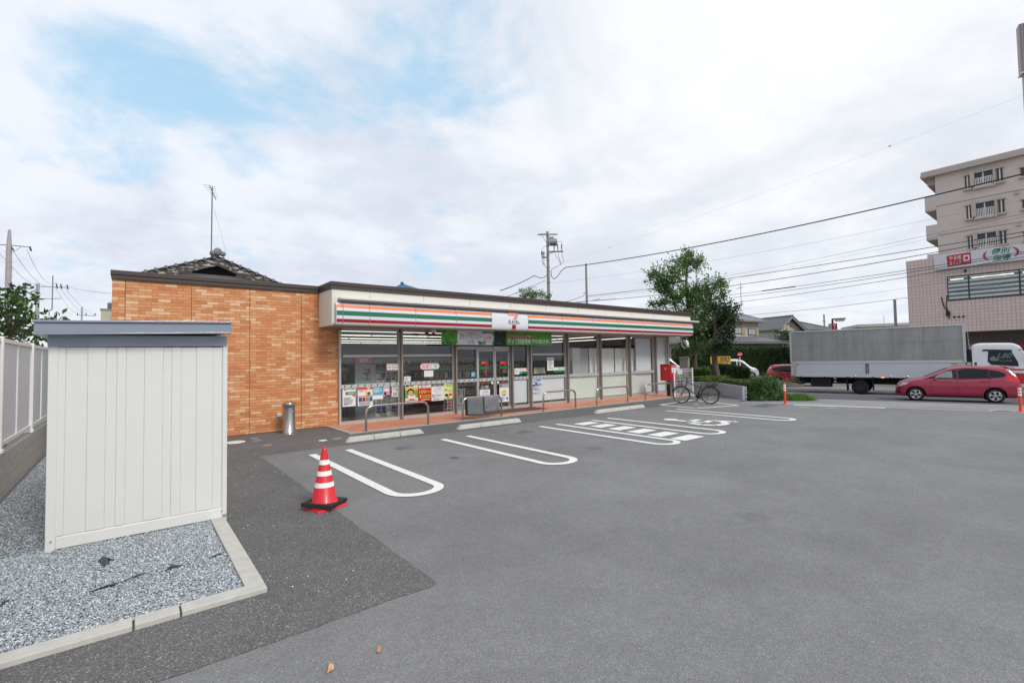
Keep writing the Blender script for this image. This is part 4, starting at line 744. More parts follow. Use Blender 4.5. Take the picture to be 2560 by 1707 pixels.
# cone
c = GP(811, 1267); CR = M('cone_red', '#d2232f', .4, var=.04, coat=.2); CB = M('cone_weight', '#242326', .8, var=.2, scale=20); CW = M('reflective_band', '#f1f0ea', .35, var=.02)
t = thing('traffic_cone', 'red traffic cone with three white bands and a black rubber weight', 'cone', (c.x, c.y, 0), .25)
def cr_(z): return .175-.145*(z/.75)
m = MB(); m.lathe([(.19, .03), (.185, .05), (.165, .09), (cr_(.1), .1), (cr_(.74), .74), (.028, .77), (.001, .785)], CR, seg=32); b = m.build('body', t)
m = MB(); m.hexa([(-.21, -.21, 0), (.21, -.21, 0), (.21, .21, 0), (-.21, .21, 0), (-.2, -.2, .03), (.2, -.2, .03), (.2, .2, .03), (-.2, .2, .03)], CR); m.build('base', t, bevel=.008)
for z0, z1 in ((.275, .335), (.42, .48), (.56, .62)): m = MB(); m.lathe([(cr_(z0)+.003, z0), (cr_(z1)+.003, z1)], CW, seg=32); m.build('reflective_band', t)
m = MB(); n = 4; vs = []
for z in (.035, .085):
    for k in range(32): a = 2*math.pi*k/32; vs.append((.172*math.cos(a), .172*math.sin(a), z))
    for k in range(32):
        a = 2*math.pi*k/32; q = max(abs(math.cos(a)), abs(math.sin(a))); vs.append((.225*math.cos(a)/q*.93, .225*math.sin(a)/q*.93, z))
fs = []
for k in range(32):
    j = (k+1) % 32; fs += [(32+k, 32+j, j, k), (64+k, 64+j, 96+j, 96+k), (32+k, 96+k, 96+j, 32+j), (k, j, 64+j, 64+k)]
m.add(vs, fs, CB); w_ = m.build('rubber_weight', t, bevel=.006); w_.rotation_euler = (.05, .04, .5); w_.location = (0, 0, .004)
# ash bin
SS = M('brushed_steel', '#b3b1ac', .28, .95, var=.04, scale=30, stretch=(1, 1, .1)); p = GP(*crop(540, 1000, 3.1364)(570, 262))
t = thing('ash_bin', 'stainless steel cylindrical ash bin standing against the brick wall', 'ash bin', (p.x, 13.72, .004)); m = MB(); m.lathe([(.16, .03), (.15, .04), (.15, .70)], SS, seg=32); m.build('body', t)
m = MB(); m.lathe([(.001, .032), (.2, .022), (.21, .012), (.21, 0)], SS, seg=32); m.build('foot', t); m = MB(); m.lathe([(.15, .7), (.158, .705), (.158, .80), (.15, .825), (.12, .83), (.001, .83)], SS, seg=32); m.box(-.09, .09, -.035, -.02, .826, .836, BLK); m.box(-.09, .09, .03, .045, .826, .836, BLK); m.build('lid', t); m = MB(); m.disc((.06, -.139, .6), .014, 'y', WHITE, 14); m.build('lock', t)
p = PY(*crop(540, 1000, 3.1364)(495, 122), 14.28); t = thing('wall_socket', 'small white weatherproof socket box on the brick wall beside the ash bin', 'socket', (p.x, 14.3, p.z)); m = MB(); m.box(-.05, .05, -.05, 0, -.02, .07, WHITE); m.build('cover', t, bevel=.01); m = MB(); m.box(-.045, .045, -.03, 0, -.07, -.022, GRY); m.build('base', t)
# guard rails
rails = [(4.93, 6.80, .69, 'guard rail nearest the camera, in front of the leftmost window'), (7.99, 9.5, .71, 'second guard rail from the left, with two mats hung on it'), (11.36, 12.98, .70, 'middle guard rail of the five, right of the doors'), (14.16, 16.08, .69, 'fourth guard rail from the left, between two wheel stops'), (17.28, 19.25, .69, 'rightmost guard rail, just left of the red postbox')]
CHR = M('polished_steel', '#b5b1aa', .22, .9, var=.03, scale=20)
for a, b, h, lb in rails:
    t = thing('guard_rail', 'bent steel '+lb, 'guard rail', ((a+b)/2, 12.46, 0), 0, 'steel guard rails along the shop front'); w = (b-a)/2; r = .2; pts = [(-w, 0, 0), (-w, 0, h-r)]
    pts += [(-w+r-r*math.cos(q), 0, h-r+r*math.sin(q)) for q in np.linspace(.25, math.pi/2, 7)] + [(w-r+r*math.sin(q), 0, h-r+r*math.cos(q)) for q in np.linspace(0, math.pi/2-.25, 7)] + [(w, 0, h-r), (w, 0, 0)]
    m = MB(); m.tube(pts, .033, CHR, 14); m.build('tube', t)
    for x in (-w, w): m = MB(); m.lathe([(.001, .014), (.05, .013), (.05, .004)], CONC, (x, 0, 0), 16); m.build('collar', t)
def matt():
    m, nt, b = new_mat('mat_fabric'); N = nt.nodes.new; L = nt.links.new; tc = N('ShaderNodeTexCoord'); ck = N('ShaderNodeTexChecker'); mp = N('ShaderNodeMapping'); mp.inputs['Rotation'].default_value = (0, .5, 0); L(tc.outputs['Object'], mp.inputs[0]); L(mp.outputs[0], ck.inputs[0]); ck.inputs['Scale'].default_value = 34
    ck.inputs[1].default_value = lin('#808386'); ck.inputs[2].default_value = lin('#66696c'); no = N('ShaderNodeTexNoise'); no.inputs['Scale'].default_value = 5; L(tc.outputs['Object'], no.inputs[0]); mu = N('ShaderNodeMixRGB'); mu.blend_type = 'MULTIPLY'; mu.inputs[0].default_value = .5; L(ck.outputs[0], mu.inputs[1]); L(no.outputs[0], mu.inputs[2]); L(mu.outputs[0], b.inputs['Base Color']); b.inputs['Roughness'].default_value = .95; return m
MT = [matt(), M('mat_plain', '#757279', .95, var=.25, scale=7, bump=.6, bscale=120)]
KC = crop(800, 780, 4.704)
for i, (x0, x1, lb) in enumerate(((1722, 1922, 'grey checked floor mat hung over the second guard rail, left one'), (1922, 2112, 'plain grey floor mat hung over the second guard rail, right one'))):
    a, b = PY(*KC(x0, 1080), 12.42).x, PY(*KC(x1, 1080), 12.42).x; t = MB(); nx, prof = 12, [(.05, .18), (.05, .4), (.046, .62), (.03, .715), (0, .752), (-.035, .72), (-.055, .6), (-.062, .42), (-.07, .26), (-.068, .2)]
    vs = []
    for k in range(nx+1):
        u = k/nx; wv = .012*math.sin(u*7+i)
        for (yy, zz) in prof: sag = (-.05*u if i == 0 else -.02*math.sin(u*3.1)) if zz < .3 else 0; vs.append((a+.02+(b-a-.04)*u, yy+wv*(1-zz), zz+sag+(.035 if i == 1 and zz < .3 else 0)))
    n = len(prof); t.add(vs, [(k*n+j, (k+1)*n+j, (k+1)*n+j+1, k*n+j+1) for k in range(nx) for j in range(n-1)], MT[i], True); o = t.build('floor_mat'); o.location = (0, 12.46, -.02); sd = o.modifiers.new('thick', 'SOLIDIFY'); sd.thickness = .012; tag(o, lb, 'mat', 'floor mats drying on the guard rail')
# wheel stops
for a, b, lb in (((866, 1108), (1062, 1084), 'left concrete wheel stop, in front of the first window and nearest the camera'), ((1150, 1076), (1302, 1055), 'middle concrete wheel stop, in front of the guard rail with mats'), ((1488, 1034.5), (1618, 1019.5), 'right concrete wheel stop, farthest along the shop front')):
    p, q = GP(*a), GP(*b); ym = (p.y+q.y)/2; t = thing('wheel_stop', lb, 'wheel stop', (p.x, ym, .004), 0, 'three piece concrete wheel stops'); w = q.x-p.x
    for k in range(3):
        x0, x1 = w*k/3+.004, w*(k+1)/3-.004; tl = .09 if k == 0 else 0; tr = .09 if k == 2 else 0
        m = MB(); m.hexa([(x0, -.01, 0), (x1, -.01, 0), (x1, .16, 0), (x0, .16, 0), (x0+tl, .02, .12), (x1-tr, .02, .12), (x1-tr, .13, .12), (x0+tl, .13, .12)], CONCL); m.build('block', t, bevel=.018)
# postbox
PR = M('postbox_red', '#c4151f', .35, var=.03, coat=.3); p = GP(*KK3(1455, 1128))
t = thing('postbox', 'red pillar mounted postbox with white label on a black post', 'postbox', (p.x, p.y, .03)); zb = .72; hh = .74
m = MB(); m.box(-.225, .225, -.29, .29, zb, zb+hh, PR); m.box(-.235, .235, -.3, .3, zb+hh, zb+hh+.035, PR); m.build('body', t, bevel=.02)
m = MB(); m.box(-.06, .06, -.06, .06, 0, zb, M('post_black', '#1d1b1a', .5)); m.build('post', t)
m = MB(); m.box(-.17, .18, -.298, -.29, zb+.36, zb+.68, PAPER); m.box(-.19, .2, -.306, -.298, zb+.62, zb+.66, M('postbox_slot', '#5b1015', .4)); m.build('label_plate', t)
m = MB(); m.text('〒', (-.05, -.2935, zb+.17), (.13, 0, 0), (0, 0, .14), PAPER); m.text('POST', (-.06, -.2935, zb+.1), (.15, 0, 0), (0, 0, .05), PAPER); m.text('〒', (-.2285, .05, zb+.5), (0, -.11, 0), (0, 0, .09), PAPER); m.build('lettering', t)
m = MB(); m.box(-.2295, -.225, .17, .22, zb+.2, zb+.36, BLK); m.build('keyhole', t)
# small sign by the fence and mesh fence
q = AT(*KK3(1605, 900), 21.6); t = thing('notice_stand', 'small white notice frame with black brackets right of the postbox', 'notice', (q.x, q.y, .05), -1.0); m = MB(); m.tube([(0, 0, 0), (0, 0, 1.0)], .018, ALU); m.build('post', t); m = MB(); zc = q.z
m.box(-.1, .1, -.012, .012, AT(*KK3(1585, 843), 21.6).z, AT(*KK3(1585, 782), 21.6).z, PAPER); m.build('board', t)
for z_ in (.55, .66): m = MB(); m.box(-.1, .1, -.014, .014, z_, z_+.05, BLK); m.build('bracket', t)
a, b = AT(*KK3(1530, 1000), 22.0), AT(*KK3(1778, 1000), 22.2); zt = AT(*KK3(1700, 757), 22.0).z; t = thing('mesh_fence', 'low white wire mesh fence panel between postbox and hedge', 'fence', (a.x, a.y, 0)); d = Vector((b.x-a.x, b.y-a.y, 0)); m = MB(); n = 22
for k in range(n+1): c_ = d*(k/n); m.tube([(c_.x, c_.y, .1), (c_.x, c_.y, zt)], .0045, SCF, 5)
for z in (.12, .45, .8, zt-.12, zt): m.tube([(0, 0, z), (d.x, d.y, z)], .006, SCF, 5)
m.build('mesh', t)
for k in (0, 1): m = MB(); c_ = d*k; m.tube([(c_.x*(.985), c_.y*(.985), 0), (c_.x*.985, c_.y*.985, zt+.03)], .03, SCF, 10); m.build('post', t)
# bicycle
BK = M('bike_black', '#17191a', .35, var=.1, coat=.4); TY = M('tyre_rubber', '#161616', .85); RIM = M('bike_rim', '#9b9a97', .35, .7)
p = GP(1776, 1010); BAZ = math.radians(112); t = thing('city_bicycle', 'black city bicycle parked on the painted diamond in front of the planter', 'bicycle', (p.x, p.y, .006), BAZ)
R = .335; WB = 1.08
def wheel(x, nm, steer=0):
    m = MB(); pts = [(R*math.cos(a)-.0, 0, R+R*math.sin(a)) for a in np.linspace(0, 2*math.pi, 41)]; m.tube([(x_, y_, z_) for x_, y_, z_ in [((R-.017)*math.cos(a), 0, R+(R-.017)*math.sin(a)) for a in np.linspace(0, 2*math.pi, 41)]], .021, TY, 8, cap=False); o = m.build('wheel', t); o.location = (x, 0, 0); o.rotation_euler = (0, 0, steer)
    m = MB(); m.tube([((R-.042)*math.cos(a), 0, R+(R-.042)*math.sin(a)) for a in np.linspace(0, 2*math.pi, 41)], .011, RIM, 6, cap=False); m.build('rim', o)
    m = MB()
    for k in range(18): a = 2*math.pi*k/18; s_ = .03*(-1)**k; m.tube([(.02*math.cos(a+.5), s_, R+.02*math.sin(a+.5)), ((R-.045)*math.cos(a), 0, R+(R-.045)*math.sin(a))], .0018, RIM, 3)
    m.tube([(0, -.05, R), (0, .05, R)], .022, BK, 10); m.build('spokes', o)
wheel(0, 'rear'); wheel(WB, 'front', .12)
m = MB(); bb = (.45, 0, .29); st_ = (.28, 0, .80); ht = (.86, 0, .86); hb = (.90, 0, .64)
for a, b, r in ((bb, st_, .017), (bb, hb, .021), ((.34, 0, .62), ht, .018), (ht, hb, .022), (bb, (0, .06, R), .01), (bb, (0, -.06, R), .01), ((.33, 0, .66), (0, .06, R), .009), ((.33, 0, .66), (0, -.06, R), .009)): m.tube([a, b], r, BK, 8)
m.build('frame', t)
m = MB(); [m.tube([(.905, 0, .62), (.93, s_*.05, .58), (WB, s_*.05, R)], .012, BK, 8) for s_ in (-1, 1)]; m.build('fork', t)
m = MB(); m.tube([(.86, 0, .86), (.845, 0, .98)], .014, BK); m.tube([(.84, -.27, 1.0), (.86, -.12, 1.02), (.87, 0, .99), (.86, .12, 1.02), (.84, .27, 1.0)], .013, BK, 8); m.tube([(.82, -.29, 1.0), (.76, -.31, .99)], .018, BK); m.tube([(.82, .29, 1.0), (.76, .31, .99)], .018, BK); m.tube([(.9, .1, 1.0), (1.0, .08, 1.13)], .01, BK); m.build('handlebar', t)
m = MB(); m.tube([(.28, 0, .8), (.26, 0, .88)], .013, RIM); m.hexa([(.12, -.09, .88), (.30, -.03, .88), (.30, .03, .88), (.12, .09, .88), (.10, -.1, .93), (.42, -.02, .91), (.42, .02, .91), (.10, .1, .93)], BK); m.build('saddle', t, bevel=.012)
m = MB(); m.lathe([(.001, -.052), (.09, -.052), (.095, -.047), (.001, -.045)], BK, (.45, 0, .29), 24, 'y'); m.tube([(.45, -.06, .29), (.5, -.065, .13)], .01, BK); m.tube([(.45, .06, .29), (.40, .065, .45)], .01, BK); m.box(.47, .56, -.11, -.065, .115, .14, BK); m.box(.35, .44, .065, .11, .44, .465, BK); m.build('crank', t)
m = MB(); m.tube([(.0, -.05, R-.04), (.45, -.05, .2)], .006, BK, 6); m.tube([(.0, -.05, R+.04), (.45, -.05, .38)], .006, BK, 6); m.lathe([(.001, -.055), (.045, -.055), (.05, -.04), (.001, -.04)], BK, (0, 0, R), 16, 'y'); m.tube([(.45, -.06, .36), (.02, -.06, R+.035)], .02, BK, 6); m.build('chain_guard', t)
m = MB(); m.tube([((R+.035)*math.cos(a), 0, R+(R+.035)*math.sin(a)) for a in np.linspace(.5, 3.0, 16)], .02, BK, 6); m.build('mudguard', t); m = MB(); m.tube([(WB+(R+.035)*math.cos(a), 0, R+(R+.035)*math.sin(a)) for a in np.linspace(.35, 2.0, 12)], .02, BK, 6); m.build('mudguard', t)
m = MB(); m.lathe([(.001, 0), (.03, .02), (.035, .06), (.001, .075)], RIM, (WB-.06, -.07, R+.05), 12, 'x'); m.build('lamp', t); m = MB(); m.box(-.39, -.37, -.025, .025, .44, .5, M('reflector_red', '#c01818', .2)); m.build('reflector', t)
m = MB(); m.tube([(-.02, .07, R-.02), (.02, .17, .02)], .01, ALU); m.build('kick_stand', t)
# orange posts
ORG = M('post_orange', '#e2451d', .45, var=.04)
for (x, y, lb) in ((1963, 1011, 'orange flexible post with three white bands beside the shrub'), (2552, 1031, 'orange flexible post with three white bands at the right picture edge')):
    p = GR(x, y); t = thing('flexible_post', lb, 'bollard', (p.x, p.y, p.z), 0, 'orange flexible posts at the lot entrance'); m = MB(); m.lathe([(.12, 0), (.12, .015), (.075, .04), (.05, .055)], ORG); m.build('base', t); m = MB(); m.lathe([(.04, .04), (.04, .77), (.035, .8), (.001, .805)], ORG); m.build('tube', t)
    for z in (.52, .61, .70): m = MB(); m.lathe([(.042, z), (.042, z+.055)], CW); m.build('reflective_band', t)
# ================================================================== planter, trees, hedges
def PV(x, y, P0, az):   # photo point on a vertical plane through P0 along azimuth az: (along, height)
    a = math.radians(az); dv = Vector((math.cos(a), math.sin(a), 0)); n = Vector((-dv.y, dv.x, 0)); d = ray(x, y); P0 = Vector((P0[0], P0[1], 0))
    Q = EYEV + d*((P0-Vector((0, 0, 0))).dot(n)/d.dot(n)); return (Q-P0).dot(dv), Q.z
SOIL = M('planter_soil', '#4a4334', .95, var=.3, scale=8)
t = thing('planter', 'low pale concrete planter wall holding the hedge beside the shop', 'planter', (20.4, 9.62, -.06))
pts = [(20.4, 9.62), (22.6, 11.95), (22.7, 15.4), (33, 30), (31, 15), (23.1, 8.3)]
m = MB(); WALLC = M('planter_concrete', '#a3a4a8', .8, var=.1, scale=5, bump=.2)
def pw(a, b, w=.14, h=.62): d = (Vector(b)-Vector(a)).normalized(); n = Vector((d.y, -d.x))*-w; q = [Vector(a), Vector(b), Vector(b)+n, Vector(a)+n]; q = [(v.x-20.4, v.y-9.62) for v in q]; m.hexa([(x, y, 0) for x, y in q]+[(x, y, h) for x, y in q], WALLC)
pw((20.4, 9.62), (22.6, 11.95)); pw((22.6, 11.95), (22.68, 15.4)); m.build('wall', t, bevel=.006)
m = MB(); m.poly([(x-20.4, y-9.62, .5) for x, y in [(20.5, 9.66), (22.62, 12.0), (22.75, 15.4), (34, 30), (33, 15), (25, 9.0), (23.1, 8.45)]], SOIL); m.build('soil', t)
m = MB(); p = GP(1858, 1002); m.box(-.03, .0, -.03, .0, .02, .6, WHITE); [m.box(-.032, .002, -.032, .002, .08+k*.16, .12+k*.16, BLK) for k in range(3)]; o = m.build('edge_marker', t); o.location = (.0, .0, 0)
L_TREE = leafmat('tree_leaf', '#2b451c', '#61863e', '#b4cc6e', .42); L_TREE2 = leafmat('tree_leaf_dark', '#182b12', '#2f4c20', '#5d7c36', .35); L_HEDGE = leafmat('hedge_leaf', '#20351a', '#3f5a2a', '#73894a', .3); L_LOW = leafmat('low_hedge_leaf', '#33491c', '#5a7632', '#8a9c52', .3); L_SHRUB = leafmat('shrub_leaf', '#2c4a26', '#517a3c', '#8fae66', .35); L_GRASS = leafmat('grass_blade', '#4a6b26', '#7a9c42', '#a4b96a', .4); L_PERS = leafmat('broad_leaf', '#243c1c', '#46662c', '#7d9a4e', .35)
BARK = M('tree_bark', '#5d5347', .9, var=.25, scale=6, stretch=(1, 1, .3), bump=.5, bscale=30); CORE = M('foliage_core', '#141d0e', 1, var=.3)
T4 = crop(1560, 600, 3.733)
def crown(cl, dep, jit, seed):
    rg = np.random.default_rng(seed); out = []
    for (x, y, r) in cl:
        d = dep + rg.uniform(-jit, jit); p = AT(*T4(x, y), d); out.append((tuple(p), r/3.733/FPX*d))
    return out
def tree(name, label, trunk, cl, mat, per, leaf, step, seed, up=.5, r0=.16, group=None, lmax=1.15, spread=.4):
    base = Vector(trunk[0]); t = thing(name, label, 'tree', base, 0, group); rg = np.random.default_rng(seed); m = MB()
    rs = np.linspace(r0, r0*.35, len(trunk)); m.tube([Vector(p)-base for p in trunk], list(rs), BARK, 10)
    for (c, R) in cl:
        c = Vector(c); q = min(trunk[1:], key=lambda p: (Vector(p)-c).length + (2 if p[2] > c.z+.3 else 0)); a = Vector(q)-base; b = c-base; mid = (a+b)/2 + Vector((0, 0, -.12*(b-a).length)); m.tube([a, mid, b], [r0*.4, r0*.28, r0*.12], BARK, 6)
    m.build('trunk', t)
    P, D = shoots(cl, per, leaf, step, up, spread=spread, rng=rg, lmax=lmax); k = len(P)
    V, F = leaves(P-np.array(base), D, rg.uniform(.65, 1.2, k)*leaf, rg.uniform(.35, .55, k)*leaf, rg); np_mesh('crown', V, F, mat, t); return t
d1 = 29.0
cl1 = crown([(600, 150, 60), (560, 250, 100), (680, 225, 80), (480, 330, 100), (340, 365, 100), (255, 350, 55), (390, 470, 115), (460, 580, 110), (345, 610, 60), (255, 610, 40), (600, 500, 75), (690, 480, 90), (800, 470, 90), (910, 430, 65), (920, 530, 60), (760, 600, 120), (640, 620, 100), (610, 740, 90), (730, 760, 100), (690, 880, 95), (600, 930, 90), (740, 960, 80), (560, 1040, 60), (660, 1020, 60)], d1, 1.0, 21)
tr = [AT(*T4(x, y), d1) for x, y in ((672, 1330), (655, 1100), (640, 900), (610, 700), (585, 520), (582, 380), (590, 200))]; tr[0].z = .3
tree('broadleaf_tree', 'tall green tree with upswept shoots right behind the sign end of the shop', [tuple(p) for p in tr], cl1, L_TREE, 128, .155, .06, 5, up=1.0, spread=.3, lmax=1.55, group='street trees beside the shop')
d2 = 26.5
cl2 = crown([(950, 650, 80), (1035, 650, 50), (900, 750, 100), (985, 760, 80), (880, 860, 105), (975, 890, 70), (930, 975, 85), (860, 1010, 65), (810, 880, 70), (835, 640, 60)], d2, .7, 31)
tr = [AT(*T4(x, y), d2) for x, y in ((872, 1290), (852, 1180), (842, 1060), (838, 960), (850, 860))]; tr[0].z = .45
tree('broadleaf_tree', 'darker lower tree with a bare grey trunk in front of the yellow sign', [tuple(p) for p in tr], cl2, L_TREE2, 170, .15, .06, 6, up=.9, spread=.3, lmax=1.45, r0=.2, group='street trees beside the shop')
def hedge(name, label, boxes, n, leaf, mat, group=None, cat='hedge'):
    """clipped hedge: dark inner body and small leaves over its faces.  boxes: (origin, ex, ey, h)"""
    o0 = Vector(boxes[0][0]); t = thing(name, label, cat, o0, 0, group); m = MB(); Ps, Ds = [], []; rg = np.random.default_rng(n)
    tot = sum(Vector(b[1]).length*(b[3]+Vector(b[2]).length) for b in boxes)
    for (o, ex, ey, h) in boxes:
        o, ex, ey = Vector(o)-o0, Vector(ex), Vector(ey); s = .9
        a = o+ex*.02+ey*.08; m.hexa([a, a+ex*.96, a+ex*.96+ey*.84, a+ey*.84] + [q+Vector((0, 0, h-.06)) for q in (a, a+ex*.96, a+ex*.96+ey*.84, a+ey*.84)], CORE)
        k = int(n*ex.length*(h+ey.length)/tot); O, X, Y = np.array(o), np.array(ex), np.array(ey); nf = int(k*.58); u, v = rg.uniform(0, 1, nf), rg.uniform(0, 1, nf)**.85
        nrm = -Y/np.linalg.norm(Y); lump = .1*np.sin(u*ex.length*2.3+v*4)+.06*np.sin(u*ex.length*5.1); lump = lump*min(1, h)
        P = O+u[:, None]*X+v[:, None]*np.array([0, 0, h]) + nrm*(rg.normal(0, .05, nf)+lump*.6)[:, None]*min(1, h); Ps.append(P); Ds.append(unit(rg.normal(size=(nf, 3))+nrm*.9+np.array([0, 0, .5])))
        nt = k-nf; u, v = rg.uniform(0, 1, nt), rg.uniform(0, 1, nt); P = O+u[:, None]*X+v[:, None]*Y; P[:, 2] += h+rg.normal(0, .05, nt)*min(1, h)+.05*np.sin(u*ex.length*1.9); Ps.append(P); Ds.append(unit(rg.normal(size=(nt, 3))*.8+np.array([0, 0, 1.0])))
        ne = nt//5; v, z = rg.uniform(0, 1, ne), rg.uniform(0, h, ne)
        for sgn in (0, 1): P = O+X*sgn+v[:, None]*Y; P[:, 2] += z; Ps.append(P); Ds.append(unit(rg.normal(size=(ne, 3))+(X/np.linalg.norm(X))*(1 if sgn else -1)))
    m.build('inner_branches', t); P, D = np.concatenate(Ps), np.concatenate(Ds); k = len(P); V, F = leaves(P, D, rg.uniform(.6, 1.2, k)*leaf, rg.uniform(.4, .6, k)*leaf, rg); np_mesh('foliage', V, F, mat, t); return t
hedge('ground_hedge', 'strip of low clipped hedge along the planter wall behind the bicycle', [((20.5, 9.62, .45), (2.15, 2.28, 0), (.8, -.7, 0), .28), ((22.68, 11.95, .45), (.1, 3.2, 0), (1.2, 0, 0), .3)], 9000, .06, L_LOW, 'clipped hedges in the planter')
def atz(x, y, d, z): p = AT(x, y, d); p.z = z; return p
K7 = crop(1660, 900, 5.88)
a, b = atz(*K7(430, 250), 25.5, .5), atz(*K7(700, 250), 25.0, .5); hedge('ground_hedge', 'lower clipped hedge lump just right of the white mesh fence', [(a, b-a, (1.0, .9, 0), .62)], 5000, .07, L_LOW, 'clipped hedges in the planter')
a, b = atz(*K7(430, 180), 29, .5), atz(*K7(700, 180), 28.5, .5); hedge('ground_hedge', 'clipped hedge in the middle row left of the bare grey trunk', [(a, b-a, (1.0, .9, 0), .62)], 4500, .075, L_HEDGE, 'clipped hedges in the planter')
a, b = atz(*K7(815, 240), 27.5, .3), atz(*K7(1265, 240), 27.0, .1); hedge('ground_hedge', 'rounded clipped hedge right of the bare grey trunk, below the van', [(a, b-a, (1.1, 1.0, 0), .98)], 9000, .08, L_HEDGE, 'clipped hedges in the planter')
def bush(name, label, cl, per, leaf, step, mat, seed, cat='shrub', up=.6, group=None, lmax=1.1, thin=.5):
    rg = np.random.default_rng(seed); base = Vector(cl[0][0]); base.z = min(c[0][2] for c in cl); t = thing(name, label, cat, base, 0, group)
    m = MB()
    for c, R in cl: m.tube([(0, 0, -.2), tuple((Vector(c)-base)*.6), tuple(Vector(c)-base)], [.03, .02, .01], BARK, 5)
    m.build('stem', t); P, D = shoots(cl, per, leaf, step, up, rng=rg, lmax=lmax); k = len(P); V, F = leaves(P-np.array(base), D, rg.uniform(.6, 1.2, k)*leaf, rg.uniform(.35, .6, k)*leaf*thin*2, rg); np_mesh('foliage', V, F, mat, t); return t
def kc(lst, dep, jit, seed, K=K7, s=5.88):
    rg = np.random.default_rng(seed); return [((tuple(AT(*K(x, y), dep+rg.uniform(-jit, jit)))), r/s/FPX*dep) for x, y, r in lst]
bush('roadside_shrub', 'bushy dark green shrub at the end of the planter beside the orange post', kc([(1290, 520, 60), (1350, 430, 80), (1300, 400, 60), (1440, 480, 100), (1460, 370, 90), (1560, 330, 80), (1570, 450, 100), (1650, 400, 80), (1690, 490, 80), (1420, 560, 70), (1560, 560, 70), (1680, 560, 70), (1750, 520, 60), (1290, 560, 60), (1640, 590, 50), (1500, 590, 50), (1380, 590, 50), (1300, 300, 50), (1480, 280, 60), (1400, 330, 60)], 20.6, .5, 3), 420, .085, .04, L_SHRUB, 8)
bush('wild_sprig', 'tall loose sprigs growing out of the shrub in front of the purple red car', kc([(1590, 270, 75), (1650, 200, 70), (1780, 280, 60), (1880, 270, 50), (1930, 300, 50), (1830, 380, 50)], 20.8, .3, 4), 60, .075, .05, L_SHRUB, 9, up=1.2, lmax=1.3)
bush('planter_weeds', 'loose light green weeds growing above the low hedge in the planter', kc([(640, 290, 50), (700, 320, 40), (900, 270, 55), (840, 310, 40), (1000, 320, 40), (1090, 330, 40), (1180, 340, 40), (1250, 350, 40), (560, 300, 40)], 23.3, .4, 5), 160, .08, .05, L_GRASS, 10, cat='weeds', up=1.0, thin=.3)
rg = np.random.default_rng(12); n = 4200; a0, a1 = GR(1972, 1002), GR(2014, 1001); u = rg.uniform(0, 1, n); P = np.array(a0)[None]+u[:, None]*(np.array(a1)-np.array(a0))[None] + np.stack([rg.normal(0, .16, n)+.2, rg.normal(0, .16, n), np.zeros(n)-.02], 1)
D = unit(np.stack([rg.normal(0, .45, n), rg.normal(0, .45, n), np.ones(n)], 1)); hh = rg.uniform(.12, .42, n)*(1-.65*np.abs(u*2-1)**2); V, F = leaves(P, D, hh, .018, rg); o = np_mesh('grass', V, F, L_GRASS); tag(o, 'bright green grass tuft at the road edge right of the orange post', 'grass', kind='stuff')
# persimmon by the left fence
K0 = crop(0, 560, 5.227)
cl = [((tuple(AT(*K0(x, y), 11.2+(i % 3)*.4))), r/5.227/FPX*11.3) for i, (x, y, r) in enumerate([(60, 1000, 110), (170, 940, 110), (320, 1000, 110), (230, 1080, 120), (60, 1180, 150), (200, 1220, 140), (360, 1180, 120), (120, 1350, 160), (330, 1330, 140), (380, 1460, 120), (250, 1450, 150), (60, 1480, 160), (500, 1540, 80), (330, 850, 70), (640, 1240, 60), (750, 1230, 60), (-80, 1100, 200), (-100, 1350, 200)])]
b0 = AT(*K0(60, 1500), 11.5); b0.z = -.1; tree('fruit_tree', 'broad leaved fruit tree behind the white fence at the left edge', [tuple(b0), (b0.x+.05, b0.y, 1.2), (b0.x, b0.y+.1, 2.0), (b0.x+.1, b0.y, 2.7)], cl, L_PERS, 75, .17, .09, 15, up=.3, r0=.07, lmax=1.0, spread=.5)
cl = [((tuple(AT(1280+x/6.53, 540+y/6.53, 37+i*.4))), r/6.53/FPX*37) for i, (x, y, r) in enumerate([(210, 1290, 90), (310, 1270, 100), (380, 1290, 80), (330, 1340, 120), (200, 1350, 100), (490, 1290, 70), (540, 1310, 70), (610, 1320, 50), (150, 1220, 40)])]
b0 = Vector(cl[3][0]); b0.z = 0; tree('garden_tree', 'bushy tree top showing over the shop roof beside the utility pole', [tuple(b0), (b0.x, b0.y, 3), (b0.x, b0.y, 5.3)], cl, L_TREE, 130, .15, .09, 16, r0=.12)
